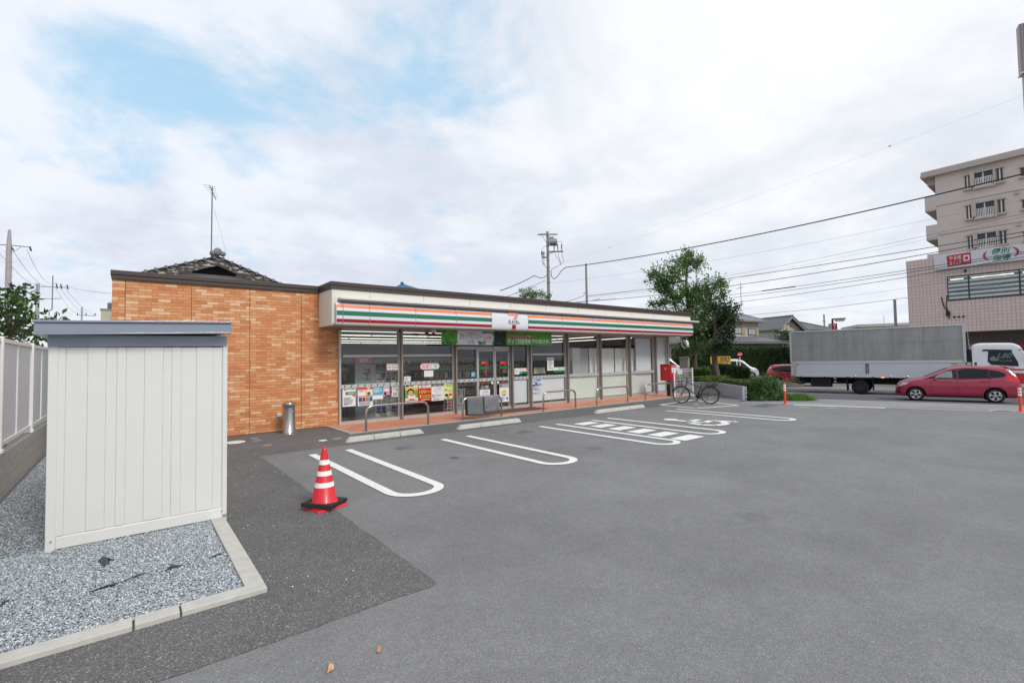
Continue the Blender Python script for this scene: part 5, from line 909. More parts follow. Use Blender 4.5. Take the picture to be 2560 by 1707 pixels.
# ================================================================== vehicles
class Shell:
    def __init__(s, zt, zb, plan, base, r=.11, n=3.2): s.zt_, s.zb_, s.pl_, s.ba_, s.r, s.n = zt, zb, plan, base, r, n
    def I(s, tab, x):
        X = [p[0] for p in tab]; Yv = [p[1] for p in tab]; i = int(np.clip(np.searchsorted(X, x)-1, 0, len(X)-2)); t = min(1, max(0, (x-X[i])/(X[i+1]-X[i])))
        def sl(j):
            if j <= 0 or j >= len(X)-1: return 0 if False else ((Yv[min(j+1, len(X)-1)]-Yv[max(j-1, 0)])/(X[min(j+1, len(X)-1)]-X[max(j-1, 0)]))
            a, b = (Yv[j]-Yv[j-1])/(X[j]-X[j-1]), (Yv[j+1]-Yv[j])/(X[j+1]-X[j]); return 0 if a*b <= 0 else 2*a*b/(a+b)
        h = X[i+1]-X[i]; m0, m1 = sl(i)*h, sl(i+1)*h; return (2*t**3-3*t*t+1)*Yv[i]+(t**3-2*t*t+t)*m0+(-2*t**3+3*t*t)*Yv[i+1]+(t**3-t*t)*m1
    def zt(s, x): return s.I(s.zt_, x)
    def zb(s, x): return s.I(s.zb_, x)
    def h0(s, x, z): return s.I(s.pl_, x)*s.I(s.ba_, z)
    def rr(s, x): return min(s.r, (s.zt(x)-s.zb(x))*.45)
    def side(s, x, z):
        zt, r = s.zt(x), s.rr(x); q = (z-(zt-r))/r; e = 1 if q <= 0 else max(0, 1-min(1, q)**s.n)**(1/s.n); return s.h0(x, min(z, zt))*e
    def top(s, x, y):
        zt, r = s.zt(x), s.rr(x); h = s.h0(x, zt); q = min(1, abs(y)/h); return zt-r+r*(1-q**s.n)**(1/s.n)
    def body(s, mb, mat, ns=110, m1=14, m2=9):
        x0, x1 = s.zt_[0][0], s.zt_[-1][0]; xs = [(x0+x1)/2-(x1-x0)/2*math.cos(math.pi*(.02+.96*k/(ns-1))*.5*2/2) for k in range(ns)] if False else list(x0+(x1-x0)*(.5-.5*np.cos(np.pi*np.linspace(0, 1, ns)))*.7+(x1-x0)*np.linspace(0, 1, ns)*.3); rows = []
        for x in xs:
            zt, zb, r = s.zt(x), s.zb(x), s.rr(x); L = [(s.h0(x, zb)*.8, zb)] + [(s.h0(x, z), z) for z in np.linspace(zb+.03, zt-r, m1)]
            for k in range(1, m2): th = math.pi/2*k/m2; z = zt-r+r*math.sin(th)**(2/s.n); L.append((s.h0(x, z)*math.cos(th)**(2/s.n), z))
            rows.append([(x, y, z) for y, z in L] + [(x, 0, zt)] + [(x, -y, z) for y, z in reversed(L)])
        n = len(rows[0]); vs = [v for r_ in rows for v in r_]; fs = [(i*n+k, i*n+(k+1) % n, (i+1)*n+(k+1) % n, (i+1)*n+k) for i in range(len(rows)-1) for k in range(n)]
        fs += [tuple(reversed(range(n))), tuple((len(rows)-1)*n+k for k in range(n))]; mb.add(vs, fs, mat, True)
    def _cells(s, poly, step):
        bm = bmesh.new(); bm.faces.new([bm.verts.new((x, z, 0)) for x, z in poly]); X = [p[0] for p in poly]; Z = [p[1] for p in poly]
        for ax, lo, hi in ((0, min(X), max(X)), (1, min(Z), max(Z))):
            q = lo+step
            while q < hi:
                co = (q, 0, 0) if ax == 0 else (0, q, 0); bmesh.ops.bisect_plane(bm, geom=bm.verts[:]+bm.edges[:]+bm.faces[:], plane_co=co, plane_no=(1, 0, 0) if ax == 0 else (0, 1, 0)); q += step
        bmesh.ops.recalc_face_normals(bm, faces=bm.faces); bm.verts.index_update(); v = [tuple(p.co)[:2] for p in bm.verts]; f = [tuple(q.index for q in p.verts) for p in bm.faces]; bm.free(); return v, f
    def patch(s, mb, poly, mat, off=.004, sides=(1, -1), step=.07):
        v, f = s._cells(poly, step)
        for sg in sides: mb.add([(x, sg*(s.side(x, z)+off), z) for x, z in v], f, mat, True)
    def cap(s, mb, poly, mat, off=.004, step=.07):   # polygon in (x, y) laid on the upper surface
        v, f = s._cells(poly, step); mb.add([(x, y, s.top(x, y)+off) for x, y in v], f, mat, True)
def boolcut(o, cut):
    md = o.modifiers.new('cut', 'BOOLEAN'); md.operation = 'DIFFERENCE'; md.object = cut; md.solver = 'EXACT'
    try: md.material_mode = 'TRANSFER'
    except Exception: pass
    dg = bpy.context.evaluated_depsgraph_get(); me = bpy.data.meshes.new_from_object(o.evaluated_get(dg)); o.modifiers.remove(md); o.data = me; bpy.data.objects.remove(cut)
def carpaint(name, col):
    m, nt, b = new_mat(name); N = nt.nodes.new; L = nt.links.new; b.inputs['Base Color'].default_value = lin(col); b.inputs['Metallic'].default_value = .35; b.inputs['Roughness'].default_value = .38; b.inputs['Coat Weight'].default_value = 1; b.inputs['Coat Roughness'].default_value = .03
    tc = N('ShaderNodeTexCoord'); no = N('ShaderNodeTexNoise'); no.inputs['Scale'].default_value = 900; L(tc.outputs['Object'], no.inputs[0]); bp = N('ShaderNodeBump'); bp.inputs['Strength'].default_value = .04; bp.inputs['Distance'].default_value = .001; L(no.outputs[0], bp.inputs['Height']); L(bp.outputs[0], b.inputs['Normal']); return m
MAG = carpaint('magenta_paint', '#9c163c'); WPT = carpaint('white_paint', '#d9d9dc'); BLKP = M('black_plastic', '#151517', .5); DGL = M('dark_glass', '#0d1016', .05, var=0, spec=.35); CGL = glass('car_glass', (.8, .88, .85), 1.5); HL = M('headlamp', '#b9c6cc', .12, .3); TL = M('tail_lamp', '#c3151c', .15, coat=.6); CHRM = M('chrome', '#c9c9c9', .12, 1, var=0); ALW = M('alloy_wheel', '#c2c5c7', .3, .8, var=.03); HUBD = M('wheel_dark', '#1a1a1c', .5); UND = M('underbody', '#0d0d0e', .9); CABIN = M('cabin_dark', '#141315', .8); PLATE = M('number_plate', '#cfd3cc', .5)
def cyl(x, z, r, y0, y1, mat, seg=36): m = MB(); m.lathe([(.001, y0), (r, y0), (r, y1), (.001, y1)], mat, (x, 0, z), seg, 'y', False); return m
def roadwheel(par, x, y, r, sgn, rim=.66, spokes=5):
    m = MB(); w = .2; prof = [(r*rim, 0), (r*.9, .0), (r*.985, -.02), (r, -.05), (r, -w+.05), (r*.97, -w), (r*.5, -w)]; m.lathe([(a, sgn*b) for a, b in prof], TY, seg=40, axis='y'); o = m.build('wheel', par); o.location = (x, y, r)
    m = MB(); m.disc((0, -sgn*.03, 0), r*rim, 'y', HUBD, 32); m.lathe([(r*rim, 0), (r*rim, sgn*.006), (r*(rim-.05), sgn*.006), (r*(rim-.07), -sgn*.03)], ALW if spokes else HUBD, seg=36, axis='y')
    for k in range(spokes):
        a = 2*math.pi*k/spokes+.3; P = lambda rr, da: (rr*math.cos(a+da), sgn*.0, rr*math.sin(a+da)); pts = [P(r*.1, -.5), P(r*.3, -.28), P(r*(rim-.05), -.36), P(r*(rim-.05), .30), P(r*.3, .12), P(r*.1, .4)]; m.prism(pts, (0, -sgn*.02, 0), ALW)
    m.lathe([(.001, sgn*.008), (r*.1, sgn*.006), (r*.13, 0)], ALW if spokes else HUBD, seg=16, axis='y'); m.build('rim', o); return o
def hatchback(label, paint, group=None):
    t = thing('hatchback_car', label, 'car', (0, 0, 0), 0, group)
    S_ = Shell([(-.80, .62), (-.775, .86), (-.72, 1.06), (-.60, 1.30), (-.46, 1.47), (-.2, 1.525), (.3, 1.555), (.8, 1.56), (1.1, 1.535), (1.4, 1.47), (1.8, 1.29), (2.25, 1.07), (2.5, 1.01), (2.8, .93), (3.03, .83), (3.15, .72), (3.21, .60), (3.235, .45)], [(-.80, .40), (-.6, .24), (0, .19), (2.5, .19), (3.0, .2), (3.235, .28)], [(-.80, .86), (-.62, .95), (-.2, 1), (2.3, 1), (2.8, .95), (3.08, .84), (3.235, .66)], [(.15, .80), (.35, .84), (.62, .848), (.85, .84), (1.0, .815), (1.25, .73), (1.56, .60)], .13)
    m = MB(); S_.body(m, paint); b = m.build('body', t, fix=True)
    m = MB()
    for x in (0, 2.53):
        for sg in (1, -1): m.lathe([(.001, sg*.55), (.35, sg*.55), (.35, sg*1.2), (.001, sg*1.2)], UND, (x, 0, .3), 40, 'y', False)
    m.prism([(x, -1.2, z) for x, z in [(1.16, .985), (1.19, 1.35), (1.45, 1.325), (1.74, 1.17), (1.95, 1.02), (1.9, .975)]], (0, 2.4, 0), CABIN); c = m.build('cutter', fix=True); boolcut(b, c)
    for sg in (1, -1): m = MB(); S_.patch(m, [(1.16, .985), (1.19, 1.35), (1.45, 1.325), (1.74, 1.17), (1.95, 1.02), (1.9, .975)], CGL, -.012, (sg,)); m.build('front_window', t)
    for sg in (1, -1): m = MB(); S_.patch(m, [(.16, 1.03), (.2, 1.40), (.7, 1.435), (1.12, 1.37), (1.10, .985)], DGL, .004, (sg,)); m.build('rear_window', t); m = MB(); S_.patch(m, [(.12, 1.035), (.16, 1.395), (-.16, 1.33), (-.36, 1.22), (-.30, 1.1)], DGL, .004, (sg,)); m.build('quarter_window', t)
    m = MB(); S_.patch(m, [(1.99, 1.01), (1.79, 1.14), (2.02, 1.065), (2.25, .97)], DGL); S_.patch(m, [(1.12, .96), (1.14, 1.4), (1.19, 1.4), (1.16, .97)], BLKP, .006); S_.patch(m, [(1.74, 1.19), (1.90, 1.0), (1.98, 1.0), (1.8, 1.17)], BLKP, .005); S_.patch(m, [(.12, 1.0), (.15, 1.42), (.2, 1.43), (.17, 1.0)], BLKP, .006); S_.patch(m, [(.2, 1.41), (.7, 1.452), (1.15, 1.43), (1.5, 1.345), (1.48, 1.32), (1.15, 1.395), (.7, 1.435), (.2, 1.395)], BLKP, .012); m.build('window_trim', t)
    m = MB(); S_.cap(m, [(1.42, -.55), (1.42, .55), (2.2, .62), (2.2, -.62)], DGL); m.build('windscreen', t)
    for sg in (1, -1): m = MB(); S_.patch(m, [(2.86, .72), (2.74, .82), (2.95, .80), (3.11, .68), (3.14, .63), (3.0, .66)], HL, .006, (sg,)); m.build('headlight', t)
    for sg in (1, -1):
        m = MB(); S_.patch(m, [(-.28, .965), (-.5, 1.22), (-.57, 1.34), (-.66, 1.16), (-.70, .98), (-.66, .84)], TL, .006, (sg,)); m.build('tail_light', t); m = MB(); S_.patch(m, [(-.45, 1.30), (-.36, 1.40), (-.46, 1.44), (-.57, 1.33), (-.68, 1.09), (-.64, 1.09)], HL, .009, (sg,)); m.build('lamp_strip', t)
        m = MB(); x0, y0 = 1.86, sg*(S_.side(1.86, 1.0)+.02); m.hexa([(x0-.06, y0, .95), (x0+.06, y0, .95), (x0+.05, y0+sg*.17, .96), (x0-.06, y0+sg*.17, .96), (x0-.06, y0+sg*.03, 1.06), (x0+.02, y0+sg*.03, 1.06), (x0, y0+sg*.16, 1.07), (x0-.06, y0+sg*.16, 1.07)] if sg > 0 else [(x0-.06, y0-.17, .96), (x0+.05, y0-.17, .96), (x0+.06, y0, .95), (x0-.06, y0, .95), (x0-.06, y0-.16, 1.07), (x0, y0-.16, 1.07), (x0+.02, y0-.03, 1.06), (x0-.06, y0-.03, 1.06)], paint); m.build('door_mirror', t, bevel=.02)
        m = MB()
        for x0 in (.22, 1.32): y0 = sg*(S_.side(x0, .88)+.012); m.box(x0, x0+.2, y0-.012, y0+.012, .885, .915, paint)
        m.build('door_handle', t, bevel=.008)
    m = MB(); L_ = [(1.98, .90), (1.5, .83), (.9, .835), (.2, .90), (-.3, .945)]
    for a, q in zip(L_, L_[1:]): S_.patch(m, [a, q, (q[0], q[1]-.012), (a[0], a[1]-.012)], M('panel_seam', '#4d0b1e', .6), .003)
    for L2 in ([(1.13, .98), (1.12, .3)], [(1.98, .96), (2.0, .45), (1.9, .28)], [(.17, .98), (.16, .78), (.36, .5), (.4, .3)]):
        for a, q in zip(L2, L2[1:]): S_.patch(m, [a, q, (q[0]+.012, q[1]), (a[0]+.012, a[1])], M('panel_seam', '#4d0b1e', .6), .003)
    m.build('panel_seam', t)
    m = MB(); S_.patch(m, [(2.15, .22), (2.15, .28), (.4, .28), (.4, .22)], BLKP, .004); m.build('side_skirt', t)
    m = MB(); S_.patch(m, [(3.05, .33), (3.06, .44), (3.15, .45), (3.2, .36), (3.16, .31)], BLKP, .006); m.build('bumper_grille', t)
    m = MB(); m.hexa([(-.62, -.5, 1.45), (-.4, -.54, 1.47), (-.4, .54, 1.47), (-.62, .5, 1.45), (-.63, -.5, 1.475), (-.35, -.54, 1.53), (-.35, .54, 1.53), (-.63, .5, 1.475)], paint); m.build('spoiler', t, bevel=.008)
    m = MB(); S_.cap(m, [(-.74, -.5), (-.74, .5), (-.52, .5), (-.52, -.5)], DGL); m.build('rear_screen', t)
    m = MB(); m.box(-.815, -.79, -.17, .17, .8, .89, PLATE); m.build('number_plate', t)
    for x in (0, 2.53):
        for sg in (1, -1): roadwheel(t, x, sg*.83, .3, sg)
    m = MB(); [m.box(.95, 1.12, sg*.35-.2, sg*.35+.2, .6, 1.02, CABIN) for sg in (1, -1)]; [m.box(.98, 1.08, sg*.35-.11, sg*.35+.11, 1.08, 1.27, CABIN) for sg in (1, -1)]; m.build('seat', t, bevel=.03)
    return t
c1 = hatchback('magenta hatchback driving left on the near lane in front of the truck', MAG, 'magenta hatchbacks on the road')
a = math.radians(103); c1.location = (28.12+.80*.974, 2.95+.80*.225, -.285); c1.rotation_euler = (0, 0, a)
c2 = copy_tree(c1); c2['label'] = 'magenta hatchback half hidden behind the rear of the truck'; p = AT(1913, 930, 36.5); a = math.radians(-80); c2.rotation_euler = (0, 0, a); c2.location = (p.x+.8*math.cos(a)-.8*math.sin(a)*1, p.y+.8*math.sin(a)+.8*math.cos(a), -.42)
def van(label):
    t = thing('white_van', label, 'van', (0, 0, 0), 0, 'white vans near the hedge'); S_ = Shell([(-.75, .7), (-.74, 1.3), (-.66, 1.75), (-.4, 1.86), (.5, 1.9), (1.4, 1.88), (1.8, 1.76), (2.2, 1.42), (2.55, 1.12), (2.9, 1.0), (3.12, .84), (3.2, .6), (3.22, .45)], [(-.75, .35), (0, .22), (2.6, .22), (3.22, .28)], [(-.75, .93), (-.4, 1), (2.4, 1), (2.9, .92), (3.22, .72)], [(.2, .80), (.6, .845), (1.0, .84), (1.3, .80), (1.9, .68)], .14)
    m = MB(); S_.body(m, WPT, 80); b = m.build('body', t, fix=True); m = MB()
    for x in (0, 2.55):
        for sg in (1, -1): m.lathe([(.001, sg*.55), (.36, sg*.55), (.36, sg*1.2), (.001, sg*1.2)], UND, (x, 0, .31), 32, 'y', False)
    boolcut(b, m.build('cutter', fix=True))
    for pl_ in ([(-.5, 1.12), (-.45, 1.62), (.5, 1.68), (.52, 1.1)], [(.6, 1.1), (.58, 1.68), (1.25, 1.66), (1.3, 1.08)], [(1.38, 1.08), (1.33, 1.65), (1.68, 1.6), (2.15, 1.25), (2.25, 1.08)]):
        for sg in (1, -1): m = MB(); S_.patch(m, pl_, DGL, .004, (sg,)); m.build('side_window', t)
    m = MB()
    m = MB(); S_.cap(m, [(1.86, -.58), (1.86, .58), (2.6, .62), (2.6, -.62)], M('pale_windscreen', '#8fa6a6', .05, spec=.8)); m.build('windscreen', t); m = MB(); S_.patch(m, [(2.85, .75), (2.78, .92), (3.0, .9), (3.14, .75)], HL, .006, (1,)); m.build('headlight', t); m = MB(); S_.patch(m, [(2.85, .75), (2.78, .92), (3.0, .9), (3.14, .75)], HL, .006, (-1,)); m.build('headlight', t); m = MB(); S_.patch(m, [(-.6, .95), (-.6, 1.5), (-.72, 1.45), (-.73, .95)], TL, .006, (1,)); m.build('tail_light', t); m = MB(); S_.patch(m, [(-.6, .95), (-.6, 1.5), (-.72, 1.45), (-.73, .95)], TL, .006, (-1,)); m.build('tail_light', t)
    for sg in (1, -1): m = MB(); y0 = sg*(S_.side(2.15, 1.15)+.1); m.box(2.1, 2.2, y0-.09, y0+.09, 1.1, 1.26, WPT); m.build('door_mirror', t, bevel=.03)
    for x in (0, 2.55):
        for sg in (1, -1): roadwheel(t, x, sg*.83, .31, sg)
    m = MB(); m.box(3.2, 3.24, -.17, .17, .5, .6, PLATE); m.build('number_plate', t); return t
v1 = van('white van with pale windscreen facing right in front of the long hedge'); p = AT(1893, 950, 46); a = math.radians(-58); v1.rotation_euler = (0, 0, a); v1.location = (p.x-3.15*math.cos(a)+.3*math.sin(a), p.y-3.15*math.sin(a)-.3*math.cos(a), -.36)
v2 = copy_tree(v1); v2['label'] = 'white van glimpsed between the shop corner post and the grey gate pillar'; p = AT(1692, 930, 44); a = math.radians(-40); v2.rotation_euler = (0, 0, a); v2.location = (p.x-2.6*math.cos(a), p.y-2.6*math.sin(a), -.05)
# ---- truck
TA = math.radians(-80); fw = Vector((math.cos(TA), math.sin(TA), 0)); lf = Vector((-fw.y, fw.x, 0)); o = Vector((31.63, 8.61, -.4))+lf*1.13
t = thing('box_truck', 'long box truck with grey upper side panel and white red cab on the far lane', 'truck', o, TA); Wd = 1.15
TG = M('truck_grey_panel', '#949594', .5, .15, var=.16, scale=2.2, stretch=(1.4, 1, .35)); TWH = M('truck_white', '#c3c6cd', .45, var=.03, scale=2); TFR = M('truck_frame', '#b9bdbf', .35, .5, var=.04); TRD = M('cab_red', '#b8192b', .35, coat=.4); TWC = M('cab_white', '#d6d7da', .3, var=.02, coat=.4); TBK = M('truck_black', '#121213', .8, var=.2)
bx0, bx1 = -3.36, 4.32
m = MB(); m.box(bx0+.02, bx1-.02, -Wd+.02, Wd-.02, 1.0, 3.64, TWH); b = m.build('cargo_box', t)
m = MB(); m.box(bx0+.1, bx1-.09, -Wd-.006, -Wd+.03, 1.87, 3.58, TG); m.build('upper_panel', t); m = MB()
for x in (-2.2, -.98, .26, 1.5, 2.75): m.box(x-.008, x+.008, -Wd-.012, -Wd, 1.87, 3.58, M('panel_rib', '#7c7c79', .5))
m.box(bx0+.1, bx1-.09, -Wd-.0095, -Wd, 2.82, 2.835, M('panel_rib', '#7c7c79', .5)); m.build('panel_rib', t)
m = MB(); m.box(bx0+.3, bx1-.55, -Wd-.008, -Wd+.03, .98, 1.72, TWH); m.box(bx0+.32, bx1-.1, -Wd-.02, -Wd+.03, 1.73, 1.86, TWH); m.build('lower_panel', t, bevel=.006)
m = MB(); m.box(bx0, bx1, -Wd-.03, -Wd+.05, 3.585, 3.66, TFR); m.box(bx0-.0, bx0+.1, -Wd-.028, -Wd+.05, 1.74, 3.583, TFR); m.box(bx1-.09, bx1+.02, -Wd-.028, -Wd+.05, 1.74, 3.583, TFR); m.box(bx0+.2, bx1-.1, -Wd-.026, -Wd+.05, .94, 1.0, TFR); m.box(bx0+.2, bx0+.29, -Wd-.024, -Wd+.05, 1.0, 1.73, TFR); m.build('frame', t, bevel=.008)
m = MB(); m.box(.28, .44, -Wd-.03, -Wd, 1.18, 1.72, M('latch_bronze', '#76685c', .5)); m.box(.34, .38, -Wd-.045, -Wd-.03, 1.25, 1.5, CHRM); m.build('latch', t, bevel=.006)
for x in (-2.9, -1.7, -.6, .55): m = MB(); m.box(x, x+.14, -Wd-.035, -Wd, .95, .985, M('hinge_rust', '#5a4c46', .7)); m.build('hinge', t)
for x in (-.2, 1.35, 2.05, 2.7): m = MB(); m.lathe([(.001, -.03), (.05, -.025), (.055, 0)], CHRM, (x, -Wd-.01, 1.0), 14, 'y'); m.build('hinge', t)
AMB = M('amber_lens', '#d8901f', .3)
for x, z in ((-3.0, 1.66), (3.85, 1.66)): m = MB(); m.box(x, x+.12, -Wd-.03, -Wd, z, z+.06, AMB); m.build('marker_lamp', t)
m = MB(); m.box(.95, 1.08, -Wd-.03, -Wd+.02, .93, .99, M('lit_marker', '#ff7a1a', .4, emit=1.6)); m.build('marker_lamp', t)
m = MB(); m.box(bx0+.15, 6.3, -.45, .45, .55, .95, TBK); m.box(bx0+.3, bx0+.4, -1.05, 1.05, .45, .6, TBK); m.build('chassis', t); m = MB(); m.box(-2.35, -1.35, -Wd+.08, -.5, .38, .88, TBK); m.box(1.7, 3.2, -Wd+.08, -.5, .4, .9, TBK); m.build('side_box', t, bevel=.02)
m = MB(); m.box(-.62, -.56, -Wd+.04, -.6, .2, .85, TBK); m.box(.55, .6, -Wd+.1, -.6, .25, .9, TBK); m.box(-.55, .55, -Wd+.08, -.6, .83, .88, TBK); m.build('mudguard', t)
m = MB(); m.box(bx0+.12, bx0+.2, -Wd+.05, -Wd+.3, .7, .8, TL); m.build('tail_light', t); m = MB(); [m.box(-1.2, -1.1, -Wd+.06, -Wd+.07, .5+.17*k, .55+.17*k, PAPER) for k in range(3)]; m.build('reflective_strip', t)
for x in (0, 5.35):
    for sg in (1, -1): roadwheel(t, x, sg*(Wd-.03), .4, sg, .5, 0)
m = MB(); m.box(4.36, 4.5, -Wd+.05, Wd-.05, .9, 2.4, TBK); [m.tube([(4.42, -Wd+.1+k*.12, 3.3), (4.46, -Wd+.25-k*.1, 2.5), (4.44, -Wd+.2, 1.6)], .02, M('hose', '#8d8577', .7), 6) for k in range(3)]; m.box(4.34, 4.5, -Wd+.03, -Wd+.06, 1.3, 1.75, TFR); m.build('bulkhead_hose', t)
CS = Shell([(4.54, 2.45), (4.62, 2.62), (4.9, 2.70), (5.9, 2.68), (6.15, 2.58), (6.35, 2.2), (6.5, 1.5), (6.55, 1.1), (6.56, .6)], [(4.54, .7), (5.0, .6), (6.56, .5)], [(4.54, 1), (6.1, 1), (6.4, .97), (6.56, .9)], [(.4, 1.05), (1.3, 1.08), (1.6, 1.06), (2.7, .98)], .11, 3.4)
m = MB(); CS.body(m, TWC, 60); b = m.build('cab', t, fix=True); m = MB(); [m.lathe([(.001, sg*.6), (.5, sg*.6), (.5, sg*1.4), (.001, sg*1.4)], TBK, (5.35, 0, .42), 32, 'y', False) for sg in (1, -1)]; boolcut(b, m.build('cutter', fix=True))
for sg in (1, -1): m = MB(); CS.patch(m, [(5.08, 1.78), (5.12, 2.32), (5.9, 2.28), (6.1, 1.75), (6.12, 1.55), (5.95, 1.55), (5.2, 1.62)], DGL, .004, (sg,)); m.build('side_window', t)
m = MB(); CS.patch(m, [(4.9, 2.29), (4.95, 2.38), (5.9, 2.34), (5.95, 2.27)], BLKP, .03); m.build('window_visor', t)
m = MB(); CS.patch(m, [(4.9, 1.47), (6.53, 1.42), (6.54, 1.34), (4.9, 1.37)], TRD); CS.patch(m, [(4.9, 1.25), (6.54, 1.22), (6.55, .72), (5.85, .72), (5.8, 1.0), (4.95, 1.0)], TRD); m.build('stripe', t)
m = MB(); SCRB = M('scribble_grey', '#5f6e70', .5); m.text('L80', (5.4, 0, 1.94), (.46, 0, 0), (.1, 0, .24), SCRB); m.text('CAB', (5.5, 0, 1.78), (.4, 0, 0), (.02, 0, .07), SCRB); m.poly([(5.16, 0, 1.95), (5.3, 0, 2.05), (5.42, 0, 1.92), (5.5, 0, 1.84), (5.3, 0, 1.8), (5.17, 0, 1.84)], M('scribble_white', '#66767a', .5)); m.v = [(x, -(CS.side(x, z)+.012), z) for x, y, z in m.v]; m.build('lettering', t)
m = MB(); m.tube([(6.15, -1.02, 2.35), (6.42, -1.3, 2.3), (6.42, -1.3, 1.7)], .02, BLKP, 6); m.box(6.36, 6.44, -1.42, -1.2, 1.75, 2.2, BLKP); m.build('wing_mirror', t, bevel=.02); m = MB(); CS.cap(m, [(6.12, -.85), (6.12, .85), (6.44, .95), (6.44, -.95)], DGL); m.build('windscreen', t); m = MB(); CS.patch(m, [(4.62, 1.5), (4.62, 1.75), (4.7, 1.75), (4.7, 1.5)], BLKP); m.build('vent', t)
# ================================================================== buildings beyond
TR = M('roof_tile_grey', '#6c6f73', .6, var=.15, scale=4); PLAS = M('plaster_beige', '#bcb4a4', .8, var=.05, scale=3); PLASD = M('plaster_grey', '#a7a29a', .8, var=.06, scale=3); DWIN = M('window_dark', '#23282c', .1); WFR = M('window_frame_brown', '#3a3130', .5); WOOD = M('shutter_wood', '#a8957a', .6, var=.08); EAVE = M('eave_board', '#8e887e', .6)
def ribroof(mb, a, b, c, d, n, mat, r=.05):   # quad roof slope a,b (eave) c,d (ridge) with tile rolls running down it
    a, b, c, d = map(Vector, (a, b, c, d)); mb.quad(a, b, c, d, mat)
    up = (b-a).cross(d-a).normalized(); up = up if up.z > 0 else -up
    for k in range(n+1): u = k/n; mb.tube([a.lerp(b, u)+up*r*.4, d.lerp(c, u)+up*r*.4], r, mat, 5)
# gable house behind the brick wall
t = thing('gable_house', 'old house with weathered tiled gable rising behind the brick wall', 'house', (2.5, 21, 0)); GA = Vector((2.47-2.5, 0, 5.93)); sl, sr = .365, .382
def gz(x): return 5.9 - (abs(x+.03)*(sl if x < 0 else sr))
m = MB(); m.prism([(-2.4, .1, 0), (3.2, .1, 0), (3.2, .1, gz(3.2)-.25), (-.03, .1, 5.65), (-2.4, .1, gz(-2.4)-.25)], (0, 9, 0), M('gable_plaster', '#b4b3af', .8, var=.06)); m.build('wall', t)
def wth():
    m, nt, b = new_mat('weathered_board'); N = nt.nodes.new; L = nt.links.new; tc = N('ShaderNodeTexCoord'); no = N('ShaderNodeTexNoise'); mp = N('ShaderNodeMapping'); mp.inputs['Scale'].default_value = (3, 3, 9); L(tc.outputs['Object'], mp.inputs[0]); L(mp.outputs[0], no.inputs[0]); no.inputs['Scale'].default_value = 1.6; no.inputs['Detail'].default_value = 8; cr = N('ShaderNodeValToRGB'); e = cr.color_ramp.elements; e[0].color = lin('#46403d'); e[0].position = .53; e[1].color = lin('#b0aba4'); e[1].position = .62; L(no.outputs[0], cr.inputs[0]); L(cr.outputs[0], b.inputs['Base Color']); b.inputs['Roughness'].default_value = .85; return m
WTH = wth(); m = MB()
for sg, s_ in ((-1, sl), (1, sr)):
    e_ = 3.9 if sg > 0 else -2.75; z1 = 5.84-abs(e_)*s_; m.hexa([(-.03, -.45, 5.55), (e_, -.45, z1-.3), (e_, -.38, z1-.3), (-.03, -.38, 5.55), (-.03, -.45, 5.86), (e_, -.45, z1), (e_, -.38, z1), (-.03, -.38, 5.86)] if sg > 0 else [(e_, -.45, z1-.3), (-.03, -.45, 5.55), (-.03, -.38, 5.55), (e_, -.38, z1-.3), (e_, -.45, z1), (-.03, -.45, 5.86), (-.03, -.38, 5.86), (e_, -.38, z1)], WTH)
m.build('barge_board', t); m = MB(); m.poly([(-.03, .085, 5.66), (-.74, .085, 5.39), (-.75, .085, 5.27), (.66, .085, 5.27), (.66, .085, 5.36)], M('louvre_dark', '#1c1b1c', .8)); m.build('gable_vent', t)
m = MB()
for sg, s_ in ((-1, sl), (1, sr)):
    E_ = 4.0 if sg > 0 else -2.85; ribroof(m, (E_, -.5, 5.88-abs(E_)*s_), (E_, 9, 5.88-abs(E_)*s_), (-.03, 9, 5.88), (-.03, -.5, 5.88), 1, TR, .02)
    for k in range(14 if sg > 0 else 10): x = sg*(.15+k*.285); z = 5.885-abs(x+.03)*s_; m.tube([(x, -.53, z), (x, 9, z)], .055, TR, 8)
r_ = m.build('roof', t); m = MB(); m.tube([(-.03, -.5, 5.98), (-.03, 9, 5.98)], .1, TR, 10); m.build('ridge', r_); m = MB(); m.lathe([(.001, -.05), (.11, -.04), (.14, 0), (.12, .05), (.001, .06)], M('ridge_end_tile', '#77757a', .8, var=.25), (-.03, -.55, 6.05), 14, 'y'); m.lathe([(.001, -.06), (.09, -.05), (.09, .05), (.001, .06)], TR, (-.2, -.55, 5.97), 10, 'y'); m.lathe([(.001, -.06), (.09, -.05), (.09, .05), (.001, .06)], TR, (.14, -.55, 5.97), 10, 'y'); m.build('ridge_end', r_)
p = PY(528, 640, 21.2); pt = PY(522.5, 466, 21.2); t = thing('roof_antenna', 'tall thin television antenna mast on the tiled gable house', 'antenna', (p.x, 21.2, 5.7)); m = MB(); m.tube([(0, 0, 0), (.02, 0, pt.z-5.7)], .022, M('mast_grey', '#6d6e70', .5, .5), 6); m.build('mast', t)
m = MB(); zt = pt.z-5.7; m.tube([(-.1, -.2, zt-.02), (.18, .3, zt-.38)], .012, BLKP, 5)
for k in range(6): c_ = Vector((-.1, -.2, zt-.02)).lerp(Vector((.18, .3, zt-.38)), k/5*.8); w_ = .2-.02*k; m.tube([c_-Vector((w_, 0, .02)), c_+Vector((w_, 0, -.02))], .006, BLKP, 4)
m.build('aerial', t); m = MB(); m.tube([(0, 0, zt-.5), (.9, 1.5, .0)], .003, BLKP, 3); m.tube([(0, 0, zt-.5), (-.05, -.5, .4)], .003, BLKP, 3); m.build('guy_wire', t)
